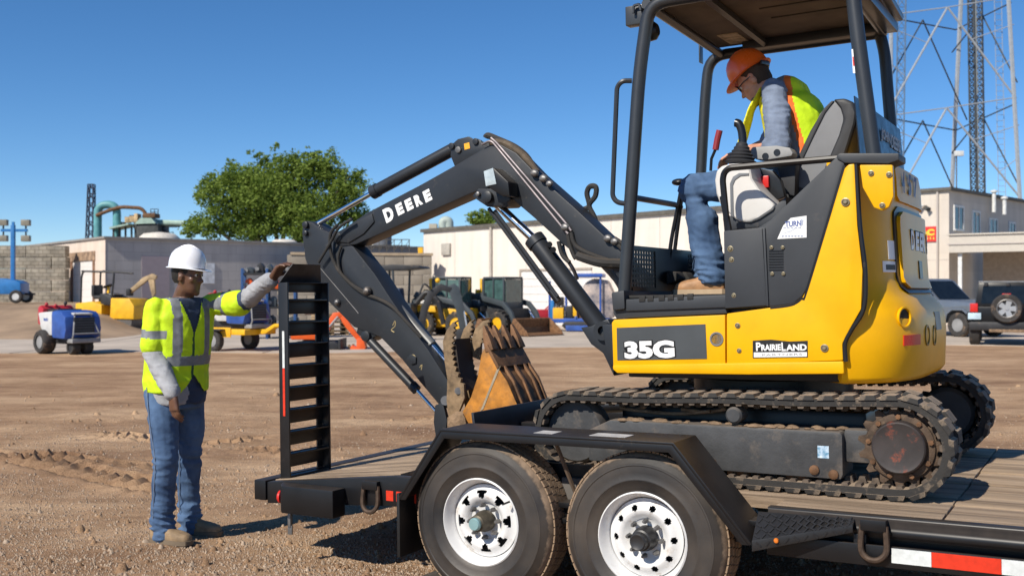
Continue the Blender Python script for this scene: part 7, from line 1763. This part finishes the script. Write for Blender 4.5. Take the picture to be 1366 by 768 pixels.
# rear towards -y
for x in (-.78, .78):
    for y in (.35, 2.75): whl(sv, (x, y, .40), .40, .27, ax=(1, 0, 0))
bx(sv, 'body', -.80, .80, .0, 3.3, .58, 1.08, m_sblk, .06)
for x in (-.88, .88): bx(sv, 'wing', x - .11, x + .11, .0, .85, .62, .92, m_sblk, .05)
b = MB(); b.loft([[(-.78, .02, 1.06), (.78, .02, 1.06), (.78, 2.1, 1.06), (-.78, 2.1, 1.06)], [(-.70, .10, 1.74), (.70, .10, 1.74), (.70, 1.8, 1.74), (-.70, 1.8, 1.74)]]); b.build('hard_top', m_sblk, sv, bevel=.06)
bx(sv, 'roof', -.69, .69, .09, 1.82, 1.73, 1.77, mat('roof_grey', (.16, .17, .18), .5), .03)
MB().loft([[(-.62, .022, 1.16), (.62, .022, 1.16), (.62, .05, 1.16), (-.62, .05, 1.16)], [(-.57, .075, 1.64), (.57, .075, 1.64), (.57, .11, 1.64), (-.57, .11, 1.64)]]).build('rear_window', m_vglass, sv)
for x in (-.5, .05, .5): bx(sv, 'roof_hinge', x - .05, x + .05, .03, .1, 1.63, 1.73, m_mblk, .01)
for x in (-.80, .80): bx(sv, 'tail_lamp', x - .10, x + .10, -.05, .05, .92, 1.16, m_red, .02)
bx(sv, 'high_brake_lamp', -.10, .12, -.12, .0, 1.36, 1.43, m_red, .01)
bx(sv, 'number_plate', -.95, -.62, -.07, -.04, .72, .90, mat('plate_blue', (.45, .58, .66), .4), .01)
bx(sv, 'rear_bumper', -.92, .92, -.16, .05, .42, .66, m_mblk, .05); bx(sv, 'tow_bar', -.42, .50, -.22, -.16, .38, .46, m_mud, .01)
sp2 = link('spare_wheel', None, sv, (.02, -.16, 1.02))
MB().lathe([(.24, -.10), (.36, -.12), (.40, -.06), (.40, .06), (.36, .12), (.24, .10)], (0, 0, 0), (0, 1, 0), 36, caps=False).build('tyre', m_tyf, sp2)
MB().lathe([(.255, -.06), (.24, -.10), (.225, -.09), (.225, -.02), (0, -.02)], (0, 0, 0), (0, 1, 0), 36).build('rim', m_mblk, sp2)
MB().lathe([(.26, -.105), (.24, -.115), (.222, -.105), (.222, -.06)], (0, 0, 0), (0, 1, 0), 36, caps=False).build('rim_ring', m_steel, sp2)
alloy = mat('alloy_wheel', (.42, .43, .44), .35, .5, var=.05)
for k in range(5):
    t = 2 * PI * k / 5 + .3; d = V((math.sin(t), 0, math.cos(t))); p = V((math.cos(t), 0, -math.sin(t)))
    MB().loft([[p * -.05 + V((0, -.085, 0)), p * .05 + V((0, -.085, 0)), p * .05 + V((0, -.055, 0)), p * -.05 + V((0, -.055, 0))], [d * .23 - p * .075 + V((0, -.09, 0)), d * .23 + p * .075 + V((0, -.09, 0)), d * .23 + p * .075 + V((0, -.06, 0)), d * .23 - p * .075 + V((0, -.06, 0))]]).build('spoke', alloy, sp2)
MB().lathe([(.05, -.10), (.045, -.105), (0, -.105)], (0, 0, 0), (0, 1, 0), 16).build('hub', alloy, sp2)
